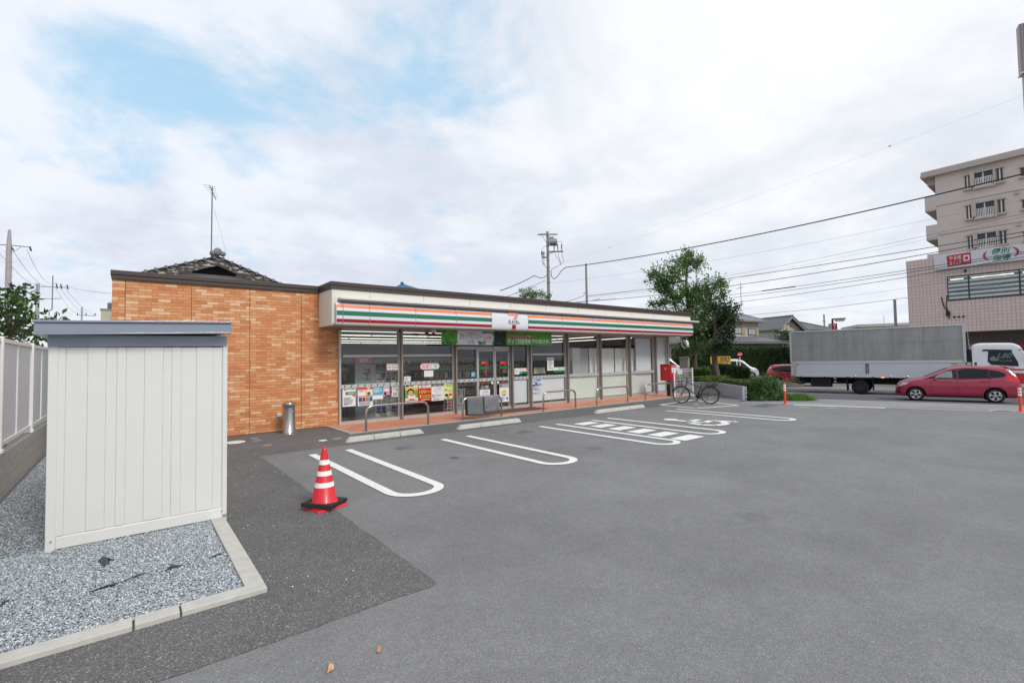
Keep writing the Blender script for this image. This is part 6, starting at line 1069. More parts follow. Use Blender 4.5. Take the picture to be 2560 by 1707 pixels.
# beige block with vent behind the left end
a, b = PY(252, 775, 20), PY(300, 800, 20); t = thing('beige_building', 'pale beige wall of a building just left of the brick wall top', 'building', (a.x, 20, 0)); m = MB(); m.box(0, 3, 0, 6, 0, a.z, PLAS); m.build('wall', t); m = MB(); m.box(-.02, 3.02, -.02, 6.02, a.z, a.z+.05, EAVE); m.build('coping', t)
q = PY(*crop(0, 560, 5.227)(1440, 1145), 20.3); t = thing('roof_vent', 'grey domed vent hood on the beige building', 'vent', (q.x+.1, 20.5, a.z+.05)); h = PY(*crop(0, 560, 5.227)(1440, 1010), 20.3).z-a.z-.05; m = MB(); m.lathe([(.18, 0), (.18, h*.75)], M('vent_metal', '#6f6f6e', .4, .5)); m.build('neck', t); m = MB(); m.lathe([(.19, h*.75), (.16, h*.95), (.001, h)], M('vent_hood', '#a9a7a2', .4, .4)); m.build('hood', t)
# blue tiled roof
BLT = M('blue_roof_tile', '#2c5b80', .35, var=.15, scale=5, coat=.3); t = thing('blue_roof_house', 'house with a blue tiled hip roof peeking over the shop parapet', 'house', (16.5, 32, 0)); m = MB(); m.box(-3.2, 4.5, 0, 7, 0, 6.0, PLASD); m.build('wall', t); m = MB(); ap = (-.2, 1.8, 7.75); ap2 = (1.6, 5.0, 7.75)
ribroof(m, (-3.8, -.6, 5.95), (5.1, -.6, 5.95), ap, ap, 22, BLT, .05); m.quad((5.1, -.6, 5.95), (5.1, 7.6, 5.95), ap2, ap, BLT); ribroof(m, (-3.8, 7.6, 5.95), (-3.8, -.6, 5.95), ap, ap2, 20, BLT, .05); m.quad((5.1, 7.6, 5.95), (-3.8, 7.6, 5.95), ap2, ap2, BLT); r_ = m.build('roof', t); m = MB(); [m.tube([a, b], .1, BLT, 8) for a, b in ((ap, (-3.8, -.6, 6.0)), (ap, (5.1, -.6, 6.0)), (ap, ap2))]; m.lathe([(.001, 0), (.14, .05), (.12, .2), (.001, .25)], BLT, ap, 10); m.build('ridge', r_)
# houses behind the hedge
HA = -9; H0 = AT(1890, 850, 60)
def hv(x, y, K=crop(1740, 760, 7.84)): return PV(*K(x, y), H0, HA)
hx = math.radians(HA)
def hiproof(mb, x0, x1, y0, y1, z0, h, mat, rib=0):
    w = (y1-y0)/2; r0, r1 = (x0+w*.95, (y0+y1)/2, z0+h), (x1-w*.95, (y0+y1)/2, z0+h); mb.quad((x0, y0, z0), (x1, y0, z0), r1, r0, mat); mb.quad((x1, y1, z0), (x0, y1, z0), r0, r1, mat); mb.poly([(x1, y0, z0), (x1, y1, z0), r1], mat); mb.poly([(x0, y1, z0), (x0, y0, z0), r0], mat)
    for a, b in (((x0, y0, z0), r0), ((x1, y0, z0), r1), (r0, r1), ((x1, y1, z0), r1)): mb.tube([a, b], .09, mat, 6)
    mb.box(x0, x1, y0, y1, z0-.16, z0-.02, EAVE)
t = thing('tiled_house', 'two storey beige house with grey hip roofs behind the long hedge', 'house', (H0.x, H0.y, 0), hx)
uL, uR = hv(150, 400)[0], hv(1392, 400)[0]; zE = hv(1000, 325)[1]; zU = hv(1000, 620)[1]; zL = hv(1000, 755)[1]; lR = hv(1690, 850)[0]; eR = hv(1832, 755)[0]; ueR = hv(1485, 345)[0]
m = MB(); m.box(uL-3, lR, 0, 8, -.5, zL, PLASD); m.box(uL, uR, 1.2, 8, zL, zE, PLAS); m.build('wall', t)
m = MB(); hiproof(m, uL-.9, ueR, .4, 8.8, zE+.1, 1.9, TR); rr_ = m.build('roof', t); m = MB(); m.quad((uL-4.2, -1, zL+.05), (eR, -1, zL+.05), (uR+.3, 1.4, zU+.05), (uL-4.2, 1.4, zU+.05), TR); m.poly([(eR, -1, zL+.05), (eR, 9, zL+.05), (uR+.3, 6, zU+.05), (uR+.3, 1.4, zU+.05)], TR); m.tube([(eR, -1, zL+.08), (uR+.3, 1.4, zU+.1)], .1, TR, 6); m.box(uL-4.2, eR, -1, 9, zL-.15, zL, EAVE); m.build('lower_roof', t)
for x0, x1, y0, y1, sx in ((915, 1130, 440, 575, 1055), (1190, 1392, 465, 605, 1322), (740, 835, 430, 570, 990)):
    a, b = hv(x0, y1), hv(min(x1, sx), y0); m = MB(); m.box(a[0], b[0], 1.14, 1.22, a[1], b[1], WFR); o = m.build('window', t); m = MB(); m.box(a[0]+.1, (a[0]+b[0])/2-.04, 1.12, 1.138, a[1]+.1, b[1]-.1, M('curtain', '#a9b0ae', .4)); m.box((a[0]+b[0])/2+.04, b[0]-.1, 1.12, 1.138, a[1]+.1, b[1]-.1, M('curtain', '#a9b0ae', .4)); m.build('pane', o)
    if x1 > sx: c_ = hv(x1, y1); m = MB(); m.box(b[0], c_[0], 1.1, 1.2, a[1]-.05, b[1]-.03, WOOD); m.build('shutter', t)
for x0, x1, y0, y1 in ((860, 908, 845, 915), (930, 1005, 893, 915), (1045, 1235, 890, 915), (680, 810, 855, 915)): a, b = hv(x0, y1+30), hv(x1, y0); m = MB(); m.box(a[0], b[0], -.05, .03, a[1], b[1], DWIN); m.build('window', t)
a = hv(1450, 275); b = hv(1440, 80); t = thing('roof_antenna', 'short television antenna between the two beige houses', 'antenna', H0+Vector((math.cos(hx)*a[0]-math.sin(hx)*4, math.sin(hx)*a[0]+math.cos(hx)*4, a[1]-1.5)), hx); m = MB(); m.tube([(0, 0, 0), (0, 0, b[1]-a[1]+1.7)], .04, M('mast_red', '#84625e', .6), 5); m.build('mast', t); m = MB(); zz = b[1]-a[1]+.9; m.tube([(-.75, 0, zz-.1), (.45, 0, zz+.15)], .03, M('mast_red', '#84625e', .6), 4); [m.tube([(-.6+.25*k, -.3, zz-.07+.05*k), (-.6+.25*k, .3, zz-.07+.05*k)], .015, BLKP, 4) for k in range(5)]; m.build('aerial', t)
A0 = AT(1978, 791, 68); ra = math.radians(70); t = thing('tiled_house', 'beige house with steep grey tiled gable right of the hip roofed house', 'house', (A0.x, A0.y, 0), ra)   # local +x runs back along the ridge, +y to the left eave
zA = A0.z; aw, dr = 2.65, 1.95; m = MB(); m.prism([(.5, -aw+.5, -.5), (.5, aw-.5, -.5), (.5, aw-.5, zA-dr+.2), (.5, 0, zA-.25), (.5, -aw+.5, zA-dr+.2)], (9, 0, 0), PLAS); m.build('wall', t); m = MB(); ribroof(m, (-.2, aw, zA-dr), (9.5, aw, zA-dr), (9.5, 0, zA), (-.2, 0, zA), 24, TR, .11); ribroof(m, (-.2, -aw-.6, zA-dr-.4), (9.5, -aw-.6, zA-dr-.4), (9.5, 0, zA), (-.2, 0, zA), 24, TR, .11); m.tube([(-.3, 0, zA+.1), (9.6, 0, zA+.1)], .14, TR, 8); m.build('roof', t)
m = MB(); m.hexa([(-.22, aw, zA-dr-.25), (-.14, aw, zA-dr-.25), (-.14, 0, zA-.25), (-.22, 0, zA-.25), (-.22, aw, zA-dr-.02), (-.14, aw, zA-dr-.02), (-.14, 0, zA-.02), (-.22, 0, zA-.02)], PLASD); m.hexa([(-.22, 0, zA-.25), (-.14, 0, zA-.25), (-.14, -aw-.6, zA-dr-.65), (-.22, -aw-.6, zA-dr-.65), (-.22, 0, zA-.02), (-.14, 0, zA-.02), (-.14, -aw-.6, zA-dr-.42), (-.22, -aw-.6, zA-dr-.42)], PLASD); m.build('barge_board', t); m = MB(); m.box(.46, .5, .1, .55, zA-1.15, zA-.72, WFR); m.box(.46, .5, -.5, -.3, zA-1.5, zA-1.3, WFR); m.build('gable_vent', t); m = MB(); m.box(.3, .5, -aw-.6, aw-.2, zA-dr-.35, zA-dr-.1, WFR); m.build('eave_beam', t)
for y0, y1 in ((1.2, 2.1), (-1.9, -.4)): m = MB(); m.box(.44, .5, y0, y1, .6, zA-dr-.7, M('shutter_grey', '#8d8b88', .6)); m.build('window', t)
C0 = AT(2040, 815, 80); t = thing('tiled_house', 'low dark grey hip roof farthest right among the tiled houses, behind the truck top', 'house', (C0.x, C0.y, 0), math.radians(-25)); m = MB(); m.box(-3.4, 2.2, 0, 8, -.5, C0.z-.5, PLASD); m.build('wall', t); m = MB(); hiproof(m, -4.4, 3.2, -1, 9, C0.z-.5, 1.7, M('roof_dark_grey', '#54585b', .6, var=.12, scale=3)); m.build('roof', t); m = MB(); m.box(-3, 4, -.05, .0, .5, 2.0, DWIN); m.build('window', t)
b0 = AT(*crop(1740, 760, 7.84)(1720, 620), 63); t = bush('garden_shrub', 'dark round shrub between the tiled houses just left of the truck top', [((b0.x, b0.y, b0.z), 1.0), ((b0.x+.6, b0.y-.4, b0.z-.5), 1.1), ((b0.x-.6, b0.y, b0.z-.8), 1.1), ((b0.x+.9, b0.y-.2, b0.z-1.1), 1.0)], 90, .2, .12, L_HEDGE, 33)
a = PV(1733, 880, AT(1860, 880, 52), HA); g0 = AT(1860, 880, 52); ex = Vector((math.cos(hx), math.sin(hx), 0)); s0, s1 = a[0]-1.5, PV(2035, 880, g0, HA)[0]; zt = PV(1900, 871, g0, HA)[1]
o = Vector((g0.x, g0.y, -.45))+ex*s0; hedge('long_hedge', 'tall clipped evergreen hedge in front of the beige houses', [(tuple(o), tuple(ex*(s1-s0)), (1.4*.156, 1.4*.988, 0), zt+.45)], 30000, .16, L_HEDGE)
# gate pillar, signs
q = AT(*KK3(1665, 690), 33); t = thing('gate_pillar', 'grey concrete gate pillar behind the corner of the shop', 'pillar', (q.x, q.y, -.2), .3); m = MB(); m.box(-.28, .28, -.28, .28, 0, AT(*KK3(1665, 610), 33).z+.2, M('pillar_concrete', '#85817b', .9, var=.1)); m.build('shaft', t, bevel=.01); m = MB(); m.box(-.31, .31, -.31, .31, AT(*KK3(1665, 610), 33).z+.2, AT(*KK3(1665, 610), 33).z+.27, CONC); m.build('cap', t)
K8c = crop(1740, 760, 7.84); yq = AT(*K8c(480, 1130), 33); ya = math.radians(-58); t = thing('parking_sign', 'yellow and black parking sign board on posts behind the grey tree trunk', 'sign', (yq.x, yq.y, -.2), ya); fx = lambda x, y: PV(*K8c(x, y), yq, -58)
a, b, c_ = fx(283, 1175), fx(680, 1018), fx(680, 1245); z_ = .2; m = MB(); YE = M('sign_yellow', '#d9a21e', .45); m.box(a[0], b[0], -.02, .02, a[1]+z_, b[1]+z_, YE); m.box(a[0], b[0], -.018, .018, c_[1]+z_, a[1]+z_-.003, BLK); m.build('board', t)
w_ = b[0]-a[0]; h_ = b[1]-a[1]; m = MB(); m.quad((a[0]+.1*w_, -.022, a[1]+z_+.03), (a[0]+.15*w_, -.022, a[1]+z_+.03), (a[0]+.15*w_, -.022, b[1]+z_-.03), (a[0]+.1*w_, -.022, b[1]+z_-.03), RED); m.text('プラザ', (a[0]+.45*w_, -.024, a[1]+z_+.12*h_), (.45*w_, 0, 0), (0, 0, .32*h_), BLK)
for u in (.57, .74): m.disc((a[0]+u*w_, -.024, a[1]+z_+.7*h_), .2*h_, 'y', BLK, 16); m.box(a[0]+(u-.05)*w_, a[0]+(u+.05)*w_, -.027, -.0245, a[1]+z_+.66*h_, a[1]+z_+.74*h_, PAPER)
m.text('る', (a[0]+.88*w_, -.024, a[1]+z_+.55*h_), (.08*w_, 0, 0), (0, 0, .18*h_), BLK); m.text('ま', (a[0]+.86*w_, -.024, a[1]+z_+.76*h_), (.08*w_, 0, 0), (0, 0, .18*h_), BLK); m.text('月極駐車場', (a[0]+.62*w_, -.022, c_[1]+z_+.24), (.35*w_, 0, 0), (0, 0, .12), PAPER); m.text('お問合せは', (a[0]+.62*w_, -.022, c_[1]+z_+.07), (.35*w_, 0, 0), (0, 0, .11), PAPER); m.build('lettering', t); m = MB(); [m.box(a[0]+u*w_-.05, a[0]+u*w_+.05, .025, .1, 0, a[1]+z_+.1, TBK) for u in (.06, .86)]; m.build('post', t)
n0 = AT(*K8c(857, 990), 43); na = math.radians(-62); t = thing('road_sign', 'round red no entry road sign on a pale post in front of the van', 'sign', (n0.x, n0.y, -.3), na); m = MB(); m.lathe([(.001, -.012), (.23, -.012), (.23, 0), (.001, 0)], RED, (0, 0, n0.z+.3), 28, 'y'); m.box(-.17, .17, -.016, -.0125, n0.z+.26, n0.z+.34, PAPER); m.build('disc', t); m = MB(); m.tube([(0, .04, 0), (0, .04, n0.z+.5)], .045, WHITE, 10); m.build('post', t)
Kt = crop(1900, 780, 6.918); y0 = AT(*Kt(1288, 250), 52); t = thing('shop_sign_lamp', 'red sign box with white letter Y under a street lamp arm above the truck', 'sign', (y0.x, y0.y, 0), math.radians(-65)); u = 1/6.918/FPX*52; zc = y0.z; m = MB(); m.box(-38*u, 38*u, -.1, .1, zc-60*u, zc+55*u, RED); m.box(-84*u, -40*u, -.08, .3, zc-60*u, zc+52*u, M('sign_side', '#a9a7b2', .5)); m.build('sign_box', t); m = MB(); m.text('Y', (-25*u, -.105, zc-45*u), (50*u, 0, 0), (0, 0, 92*u), CRM); m.build('lettering', t); m = MB(); m.tube([(-26*u, 0, 0), (-26*u, 0, zc+132*u)], .1, M('lamp_post_red', '#6e2632', .5), 8); m.build('post', t); m = MB(); m.hexa([(20*u, -.15, zc+85*u), (140*u, -.15, zc+85*u), (140*u, .15, zc+85*u), (20*u, .15, zc+85*u), (0*u, -.2, zc+125*u), (160*u, -.2, zc+125*u), (160*u, .2, zc+125*u), (0*u, .2, zc+125*u)], M('lamp_glass', '#cfccc0', .4)); m.box(-28*u, 162*u, -.2, .2, zc+126*u, zc+140*u, BLKP); m.build('lamp_head', t)
f0 = AT(2150, 815, 74); t = thing('flat_roof_building', 'long low building with pale flat roof edge just above the truck', 'building', (f0.x, f0.y, 0), math.radians(-60)); m = MB(); m.box(0, 16, 0, 9, -.5, f0.z-.2, PLASD); m.build('wall', t); m = MB(); m.box(-.3, 16.3, -.3, 9.3, f0.z-.19, f0.z+.25, M('roof_edge', '#b5b0a6', .7)); m.build('roof', t); m = MB(); [m.tube([(4+k*4, 3, f0.z), (4+k*4, 3, f0.z+1.8)], .03, EAVE, 4) for k in range(3)]; m.build('roof_pipe', t)
# ---- pink tiled building with shop front
def pinkmat():
    m, nt, b = new_mat('pink_tile'); N = nt.nodes.new; L = nt.links.new; tc = N('ShaderNodeTexCoord'); sp = N('ShaderNodeSeparateXYZ'); L(tc.outputs['Object'], sp.inputs[0]); cb = N('ShaderNodeCombineXYZ'); ad = N('ShaderNodeMath'); ad.operation = 'ADD'; L(sp.outputs[0], ad.inputs[0]); L(sp.outputs[1], ad.inputs[1]); L(ad.outputs[0], cb.inputs[0]); L(sp.outputs[2], cb.inputs[1]); k = N('ShaderNodeTexBrick'); k.offset = 0; k.inputs['Scale'].default_value = 1; k.inputs['Brick Width'].default_value = .2; k.inputs['Row Height'].default_value = .21; k.inputs['Mortar Size'].default_value = .011; k.inputs['Mortar Smooth'].default_value = .2; k.inputs['Color1'].default_value = lin('#d2beb6'); k.inputs['Color2'].default_value = lin('#d9c6be'); k.inputs['Mortar'].default_value = lin('#a58c8a'); L(cb.outputs[0], k.inputs['Vector']); L(k.outputs[0], b.inputs['Base Color']); b.inputs['Roughness'].default_value = .4; return m
PINK = pinkmat(); t = thing('tiled_building', 'two storey pink tiled building with white sign band and window strip across the road', 'building', (43, 8.6, -.4)); SIGNW = M('sign_white', '#d3d3d8', .35, var=.02)
zz = .4; yw = lambda Y: Y-8.6
m = MB(); m.box(0, 10, yw(-14), yw(8.64), 3.2+zz, 8.0+zz, PINK); m.box(0, 10, yw(-14), yw(7.5), 8.0+zz, 8.4+zz, PINK); m.box(-.004, 10, yw(7.4), yw(8.66), 8.0+zz, 8.35+zz, PINK); m.build('wall', t); m = MB(); m.box(2.2, 10, yw(-14), yw(8.6), 0, 3.2+zz, M('ground_floor_tile', '#6d625e', .6, var=.1)); m.box(0, .5, yw(8.1), yw(8.6), 0, 3.2+zz, PINK); m.box(0, .5, yw(-2), yw(-1.5), 0, 3.2+zz, PINK); m.build('ground_floor', t); m = MB(); m.box(1.6, 2.2, yw(-6), yw(5.2), 2.0+zz, 2.3+zz, RED); m.build('shop_awning', t)
m = MB(); m.box(-.05, .08, yw(-9), yw(6.52), 5.3+zz, 6.93+zz, WFR); m.build('window_frame', t, bevel=.01)
def bookmat():
    m, nt, b = new_mat('pasted_sheets'); N = nt.nodes.new; L = nt.links.new; tc = N('ShaderNodeTexCoord'); mp = N('ShaderNodeMapping'); mp.inputs['Scale'].default_value = (1, 5, 9); L(tc.outputs['Object'], mp.inputs[0]); no = N('ShaderNodeTexNoise'); no.inputs['Scale'].default_value = 1.2; no.inputs['Detail'].default_value = 8; no.inputs['Roughness'].default_value = .8; L(mp.outputs[0], no.inputs[0]); wv = N('ShaderNodeTexWave'); wv.bands_direction = 'Z'; wv.inputs['Scale'].default_value = 1.15; L(tc.outputs['Object'], wv.inputs[0]); mu = N('ShaderNodeMath'); mu.operation = 'MULTIPLY'; L(wv.outputs[0], mu.inputs[0]); L(no.outputs[0], mu.inputs[1]); cr = N('ShaderNodeValToRGB'); e = cr.color_ramp.elements; e[0].color = lin('#4e5a5a'); e[0].position = .12; e[1].color = lin('#c3cbcc'); e[1].position = .45; L(mu.outputs[0], cr.inputs[0]); L(cr.outputs[0], b.inputs['Base Color']); b.inputs['Roughness'].default_value = .2; b.inputs['Coat Weight'].default_value = .6; return m
BKM = bookmat()
for a, b in ((6.46, 5.5), (5.42, 3.2), (3.12, .9), (.82, -1.5), (-1.58, -4)):
    m = MB(); m.box(-.07, -.052, yw(b), yw(a), 5.38+zz, 6.85+zz, BKM); m.build('pane', t)
    m = MB(); m.box(-.075, -.071, yw(b)+.2, yw(a)-.1, 6.68+zz, 6.72+zz, M('tube_glow', '#fff6dd', .4, emit=1.2)); m.build('window_lamp', t)
m = MB(); m.box(-.3, -.002, yw(-9), yw(7.08), 7.46+zz, 8.43+zz, SIGNW); s_ = m.build('sign_band', t, bevel=.01); m = MB(); R2 = M('sign_red', '#b52a3c', .4)
def YT(mb, st, Y0, Y1, z0, z1, mat, x=-.31, sl=0): mb.text(st, (x, yw(Y0), z0+zz), (0, Y1-Y0, 0), (0, sl, z1-z0), mat)
m.prism([(-.305, yw(6.42), 7.55+zz), (-.305, yw(5.25), 7.6+zz), (-.305, yw(5.27), 8.36+zz), (-.305, yw(6.45), 8.3+zz)], (-.004, 0, 0), R2); YT(m, 'やる気', 6.32, 5.72, 7.98, 8.25, PAPER, -.312); YT(m, 'スイッチ', 6.32, 5.72, 7.64, 7.9, PAPER, -.312); m.box(-.314, -.31, yw(5.62), yw(5.33), 7.78+zz, 8.2+zz, PAPER); m.box(-.318, -.315, yw(5.56), yw(5.39), 7.9+zz, 8.1+zz, R2)
YT(m, '個別', 4.35, 3.55, 8.0, 8.38, GRN, -.31, -.08); YT(m, '指導', 4.3, 3.5, 7.58, 7.95, GRN, -.31, -.08)
for a0, a1, cy_, cz_ in ((2.3, 4.2, 4.2, 8.0), (-.9, 1.2, 3.6, 8.0)): m.tube([(-.312, yw(cy_-.45*math.cos(q)), cz_+zz+.36*math.sin(q)) for q in np.linspace(a0, a1, 10)], [.01+.05*math.sin(math.pi*k/9) for k in range(10)], R2, 4)
YT(m, 'Axis', 2.9, 1.0, 7.6, 8.35, M('sign_purple', '#4c3f8e', .4)); m.build('lettering', s_)
m = MB(); m.lathe([(.001, -.15), (.07, -.12), (.08, 0)], BLKP, (-.05, yw(5.6), 7.2+zz), 10, 'x'); m.build('lamp', t)
m = MB(); m.tube([(-.04, yw(6.85), 5.6+zz), (-.04, yw(6.75), 5.0+zz), (-.04, yw(6.55), 4.5+zz), (-.04, yw(6.5), 4.1+zz)], .03, BLKP, 5); m.tube([(-.04, yw(6.55), 5.7+zz), (-.04, yw(6.62), 5.0+zz), (-.04, yw(6.5), 4.4+zz)], .025, BLKP, 5); m.box(-.1, -.004, yw(6.65), yw(6.45), 4.3+zz, 4.6+zz, BLKP); [m.lathe([(.001, -.08), (.06, -.07), (.07, 0)], BLKP, (-.01, yw(6.25-k*.22), 4.2+zz), 8, 'x') for k in range(3)]; m.build('conduit', t)
# ---- apartment tower
XT = 58; K6 = crop(2200, 360, 3.0165); tx = lambda x, y: PX(*K6(x, y), XT); cY = tx(430, 600).y; t = thing('apartment_block', 'grey beige apartment block with stacked balconies rising behind the pink building', 'building', (XT, cY, -.4)); APT = M('apartment_plaster', '#c4bab4', .8, var=.04, scale=1.5); APD = M('apartment_band', '#b1a8a0', .8, var=.04)
rel = lambda x, y: (tx(x, y).y-cY, tx(x, y).z+.4); zr = rel(308, 272)[1]; zr2 = rel(308, 228)[1]
m = MB(); m.box(0, 12, -30, 0, 0, zr, APT); w_ = m.build('wall', t); m = MB(); m.box(-.5, 13, -31, rel(310, 250)[0], zr, zr+.25, APD); m.box(-.45, 13, -31, rel(310, 250)[0]-.05, zr+.26, zr2, APD); m.build('roof_slab', t, bevel=.02)
fl = rel(430, 470)[1]-rel(430, 690)[1]; z1 = rel(430, 470)[1]
for k in range(0, 5): z = z1-fl*k; m = MB(); m.box(-.03, .0, -30, 0, z-.02, z+.02, M('floor_joint', '#7d766f', .8)); m.build('floor_joint', w_)
by0, bz0 = rel(340, 512); bz1 = rel(335, 405)[1]; bd = rel(345, 560)[0]
for k in range(-1, 4):
    dz = -fl*k; m = MB(); m.box(-.0, 12, .002, by0, bz0+dz-.05, bz0+dz+.12, APD); m.box(0, .12, .002, by0, bz0+dz+.12, bz1+dz, APT); m.box(.12, 12, by0-.12, by0, bz0+dz+.12, bz1+dz, APT)
    if k >= 0: m.build('balcony', t)
m = MB(); m.box(.5, 12, 0, by0*.8, zr-.6, zr-.01, APD); m.build('balcony_roof', t)
for k in range(0, 4):
    dz = -fl*(k-0)
    def wn(x0, y0, x1, y1, nm, par, fr=APD, rail=False):
        a, b = rel(x0, y0), rel(x1, y1); m = MB(); m.box(-.28, .02, b[0]-.12, a[0]+.12, b[1]+dz-.22, b[1]+dz-.06, fr); m.box(-.22, .02, b[0]-.1, a[0]+.1, a[1]+dz+.05, a[1]+dz+.18, fr); m.box(-.01, .02, b[0]-.06, a[0]+.06, b[1]+dz-.1, a[1]+dz+.1, fr); o = m.build(nm, par); m = MB(); m.box(-.03, -.012, b[0], a[0], b[1]+dz-.05, a[1]+dz+.04, DWIN); m.box(-.05, -.031, (a[0]+b[0])/2-.04, (a[0]+b[0])/2+.04, b[1]+dz-.05, a[1]+dz+.04, WHITE); m.build('pane', o)
        if rail:
            m = MB(); zt_ = b[1]+dz+(a[1]-b[1])*.62; m.box(-.25, -.2, b[0], a[0], zt_-.05, zt_, WHITE); m.box(-.25, -.2, b[0], a[0], b[1]+dz-.05, b[1]+dz, WHITE); n_ = 11; [m.box(-.24, -.21, b[0]+(a[0]-b[0])*j/n_-.025, b[0]+(a[0]-b[0])*j/n_+.025, b[1]+dz, zt_-.05, WHITE) for j in range(n_+1)]; m.build('railing', o)
        return o
    wn(708, 232, 850, 300, 'window', t, rail=True); wn(640, 250, 680, 330, 'side_window', t); wn(880, 195, 928, 275, 'side_window', t); wn(1060, 190, 1130, 230, 'window', t)
    m = MB(); a, b = rel(690, 230), rel(705, 310); m.box(-.3, .02, b[0]-.1, a[0]+.1, b[1]+dz-.2, a[1]+dz+.2, APD); a, b = rel(855, 200), rel(876, 300); m.box(-.3, .02, b[0], a[0], b[1]+dz-.2, a[1]+dz+.2, APD); m.build('window_pier', t); m = MB(); q = rel(1030, 370); m.box(-.15, .0, q[0]-.15, q[0]+.15, q[1]+dz-.1, q[1]+dz+.1, APD); m.build('vent', t)
# ---- tall sign pylon at the right edge
p0 = AT(2544.5, 62, 24); t = thing('sign_pylon', 'tall grey ribbed back of a sign pylon cut by the right picture edge', 'sign', (p0.x, p0.y, -.2), math.radians(-75)); zt = p0.z+.2; GRP = M('pylon_grey', '#988b8b', .5, .2, var=.05); zm = AT(2552, 186, 24).z+.2; zb_ = zm-3.0
m = MB(); m.box(.03, 3, 0, .5, zm+.03, zt, GRP); [m.box(.1+k*.12, .15+k*.12, -.03, 0, zm+.05, zt-.02, GRP) for k in range(24)]; m.box(.14, 2.9, .02, .48, zb_, zm-.03, GRP); [m.box(.2+k*.12, .25+k*.12, -.01, .02, zb_+.02, zm-.05, GRP) for k in range(22)]; m.build('sign_box', t); m = MB(); m.box(0, 3.02, -.04, .52, zm-.03, zm+.03, WHITE); m.build('frame', t); m = MB(); m.tube([(1.5, .25, 0), (1.5, .25, zb_)], .2, GRP, 14); m.build('pole', t)
# ================================================================== utility poles and cables
PCON = M('pole_concrete', '#8d867d', .85, var=.1, scale=4, stretch=(1, 1, .2)); PPALE = M('pole_pale', '#a5a0a0', .8, var=.08, scale=4); GALV = M('galvanised', '#84898b', .5, .5, var=.1); INS = M('insulator', '#3b3b3e', .4); CAB = M('cable_black', '#2b2b2d', .7); CABG = M('cable_grey', '#5c5c60', .7); INW2 = M('insulator_white', '#c9c9c6', .4)
KP = crop(1280, 540, 6.53)
p = AT(*KP(600, 1360), 43); p.z = 0; top = AT(*KP(572, 245), 43); up_ = lambda y: AT(*KP(590, y), 43).z
t = thing('utility_pole', 'concrete utility pole with transformer and crossarms rising behind the shop', 'utility pole', p, math.radians(-38)); m = MB(); m.tube([(0, 0, 0), (0, 0, top.z)], .17, PCON, 14, r2=.115); m.build('pole', t); u = 43/6.53/FPX
m = MB(); m.box(-165*u, 160*u, -.2, -.12, up_(310), up_(290), GALV); m.box(-130*u, 10*u, .12, .2, up_(290), up_(270), GALV); m.tube([(-95*u, -.16, up_(310)), (-20*u, -.1, up_(440))], .02, GALV, 4); m.build('crossarm', t)
m = MB(); m.tube([(30*u, 0, (up_(470)+up_(375))/2), (150*u, 0, (up_(470)+up_(375))/2)], .33, GALV, 16); m.box(25*u, 100*u, -.1, .1, up_(375), up_(335), GALV); m.build('transformer', t)
m = MB(); m.box(-10*u, 255*u, -.06, .06, up_(585), up_(568), INS); m.box(-100*u, 10*u, -.06, .06, up_(680), up_(662), INS); m.tube([(20*u, 0, up_(620)), (100*u, 0, up_(580))], .03, GALV, 5); m.build('bracket', t)
for x in (105, 165, 228): m = MB(); m.tube([(x*u, 0, up_(570)), (x*u, 0, up_(540))], .06, INW2, 8); m.tube([(x*u, 0, up_(540)), (x*u, 0, up_(455))], .045, INS, 8); m.build('insulator', t)
for x in (-98, -80, -62): m = MB(); m.tube([(x*u, 0, up_(665)), (x*u, 0, up_(640))], .05, INW2, 8); m.tube([(x*u, 0, up_(640)), (x*u, 0, up_(575))], .04, INS, 8); m.build('insulator', t)
m = MB()
for x, e_ in ((105, 190), (165, 205), (228, 262)): m.tube([(x*u, 0, up_(590)), ((x+e_)/2*u-.05, 0, up_(660)), (e_*u, 0, up_(740)), (200*u, 0, up_(800)), (90*u, 0, up_(845)), (50*u, 0, up_(880)), (40*u, 0, up_(920))], .02, CABG, 5)
for x in (-98, -80, -62): m.tube([(x*u, 0, up_(680)), ((x-4)*u, 0, up_(740)), (-60*u, 0, up_(810)), (-10*u, 0, up_(850))], .018, CABG, 5)
m.tube([(-105*u, 0, up_(650)), (-110*u, 0, up_(580)), (-70*u, 0, up_(500)), (-15*u, 0, up_(475))], .02, CABG, 5); m.tube([(150*u, 0, up_(415)), (225*u, 0, up_(410)), (240*u, 0, up_(450)), (228*u, 0, up_(480))], .02, CABG, 5); m.tube([(45*u, 0, up_(905)), (50*u, 0, up_(980)), (90*u, 0, up_(1030)), (150*u, 0, up_(990)), (210*u, 0, up_(900)), (285*u, 0, up_(842))], .035, CAB, 6); m.tube([(-235*u, 0, up_(968)), (-160*u, 0, up_(1000)), (-100*u, 0, up_(1010)), (-50*u, 0, up_(990)), (-20*u, 0, up_(955))], .03, CAB, 6); m.build('cable_loop', t)
m = MB(); [m.lathe([(.15, up_(y)), (.16, up_(y)+.02), (.15, up_(y)+.06)], GALV, seg=14) for y in (480, 600, 640, 720, 850, 905, 1020, 1080, 1100)]; m.build('pole_band', t)
p = AT(*KP(1222, 1425), 54); p.z = 0; top = AT(*KP(1188, 775), 54); t = thing('utility_pole', 'plain concrete pole right of the transformer pole, behind the shop', 'utility pole', p); m = MB(); m.tube([(0, 0, 0), (0, 0, top.z)], .18, PCON, 12, r2=.11); m.build('pole', t); z_ = AT(*KP(1200, 1270), 54).z; m = MB(); m.box(-.5, .1, -.05, .05, z_, z_+.08, GALV); m.lathe([(.15, z_-1.2), (.16, z_-1.18), (.15, z_-1.1)], GALV, seg=12); m.build('bracket', t)
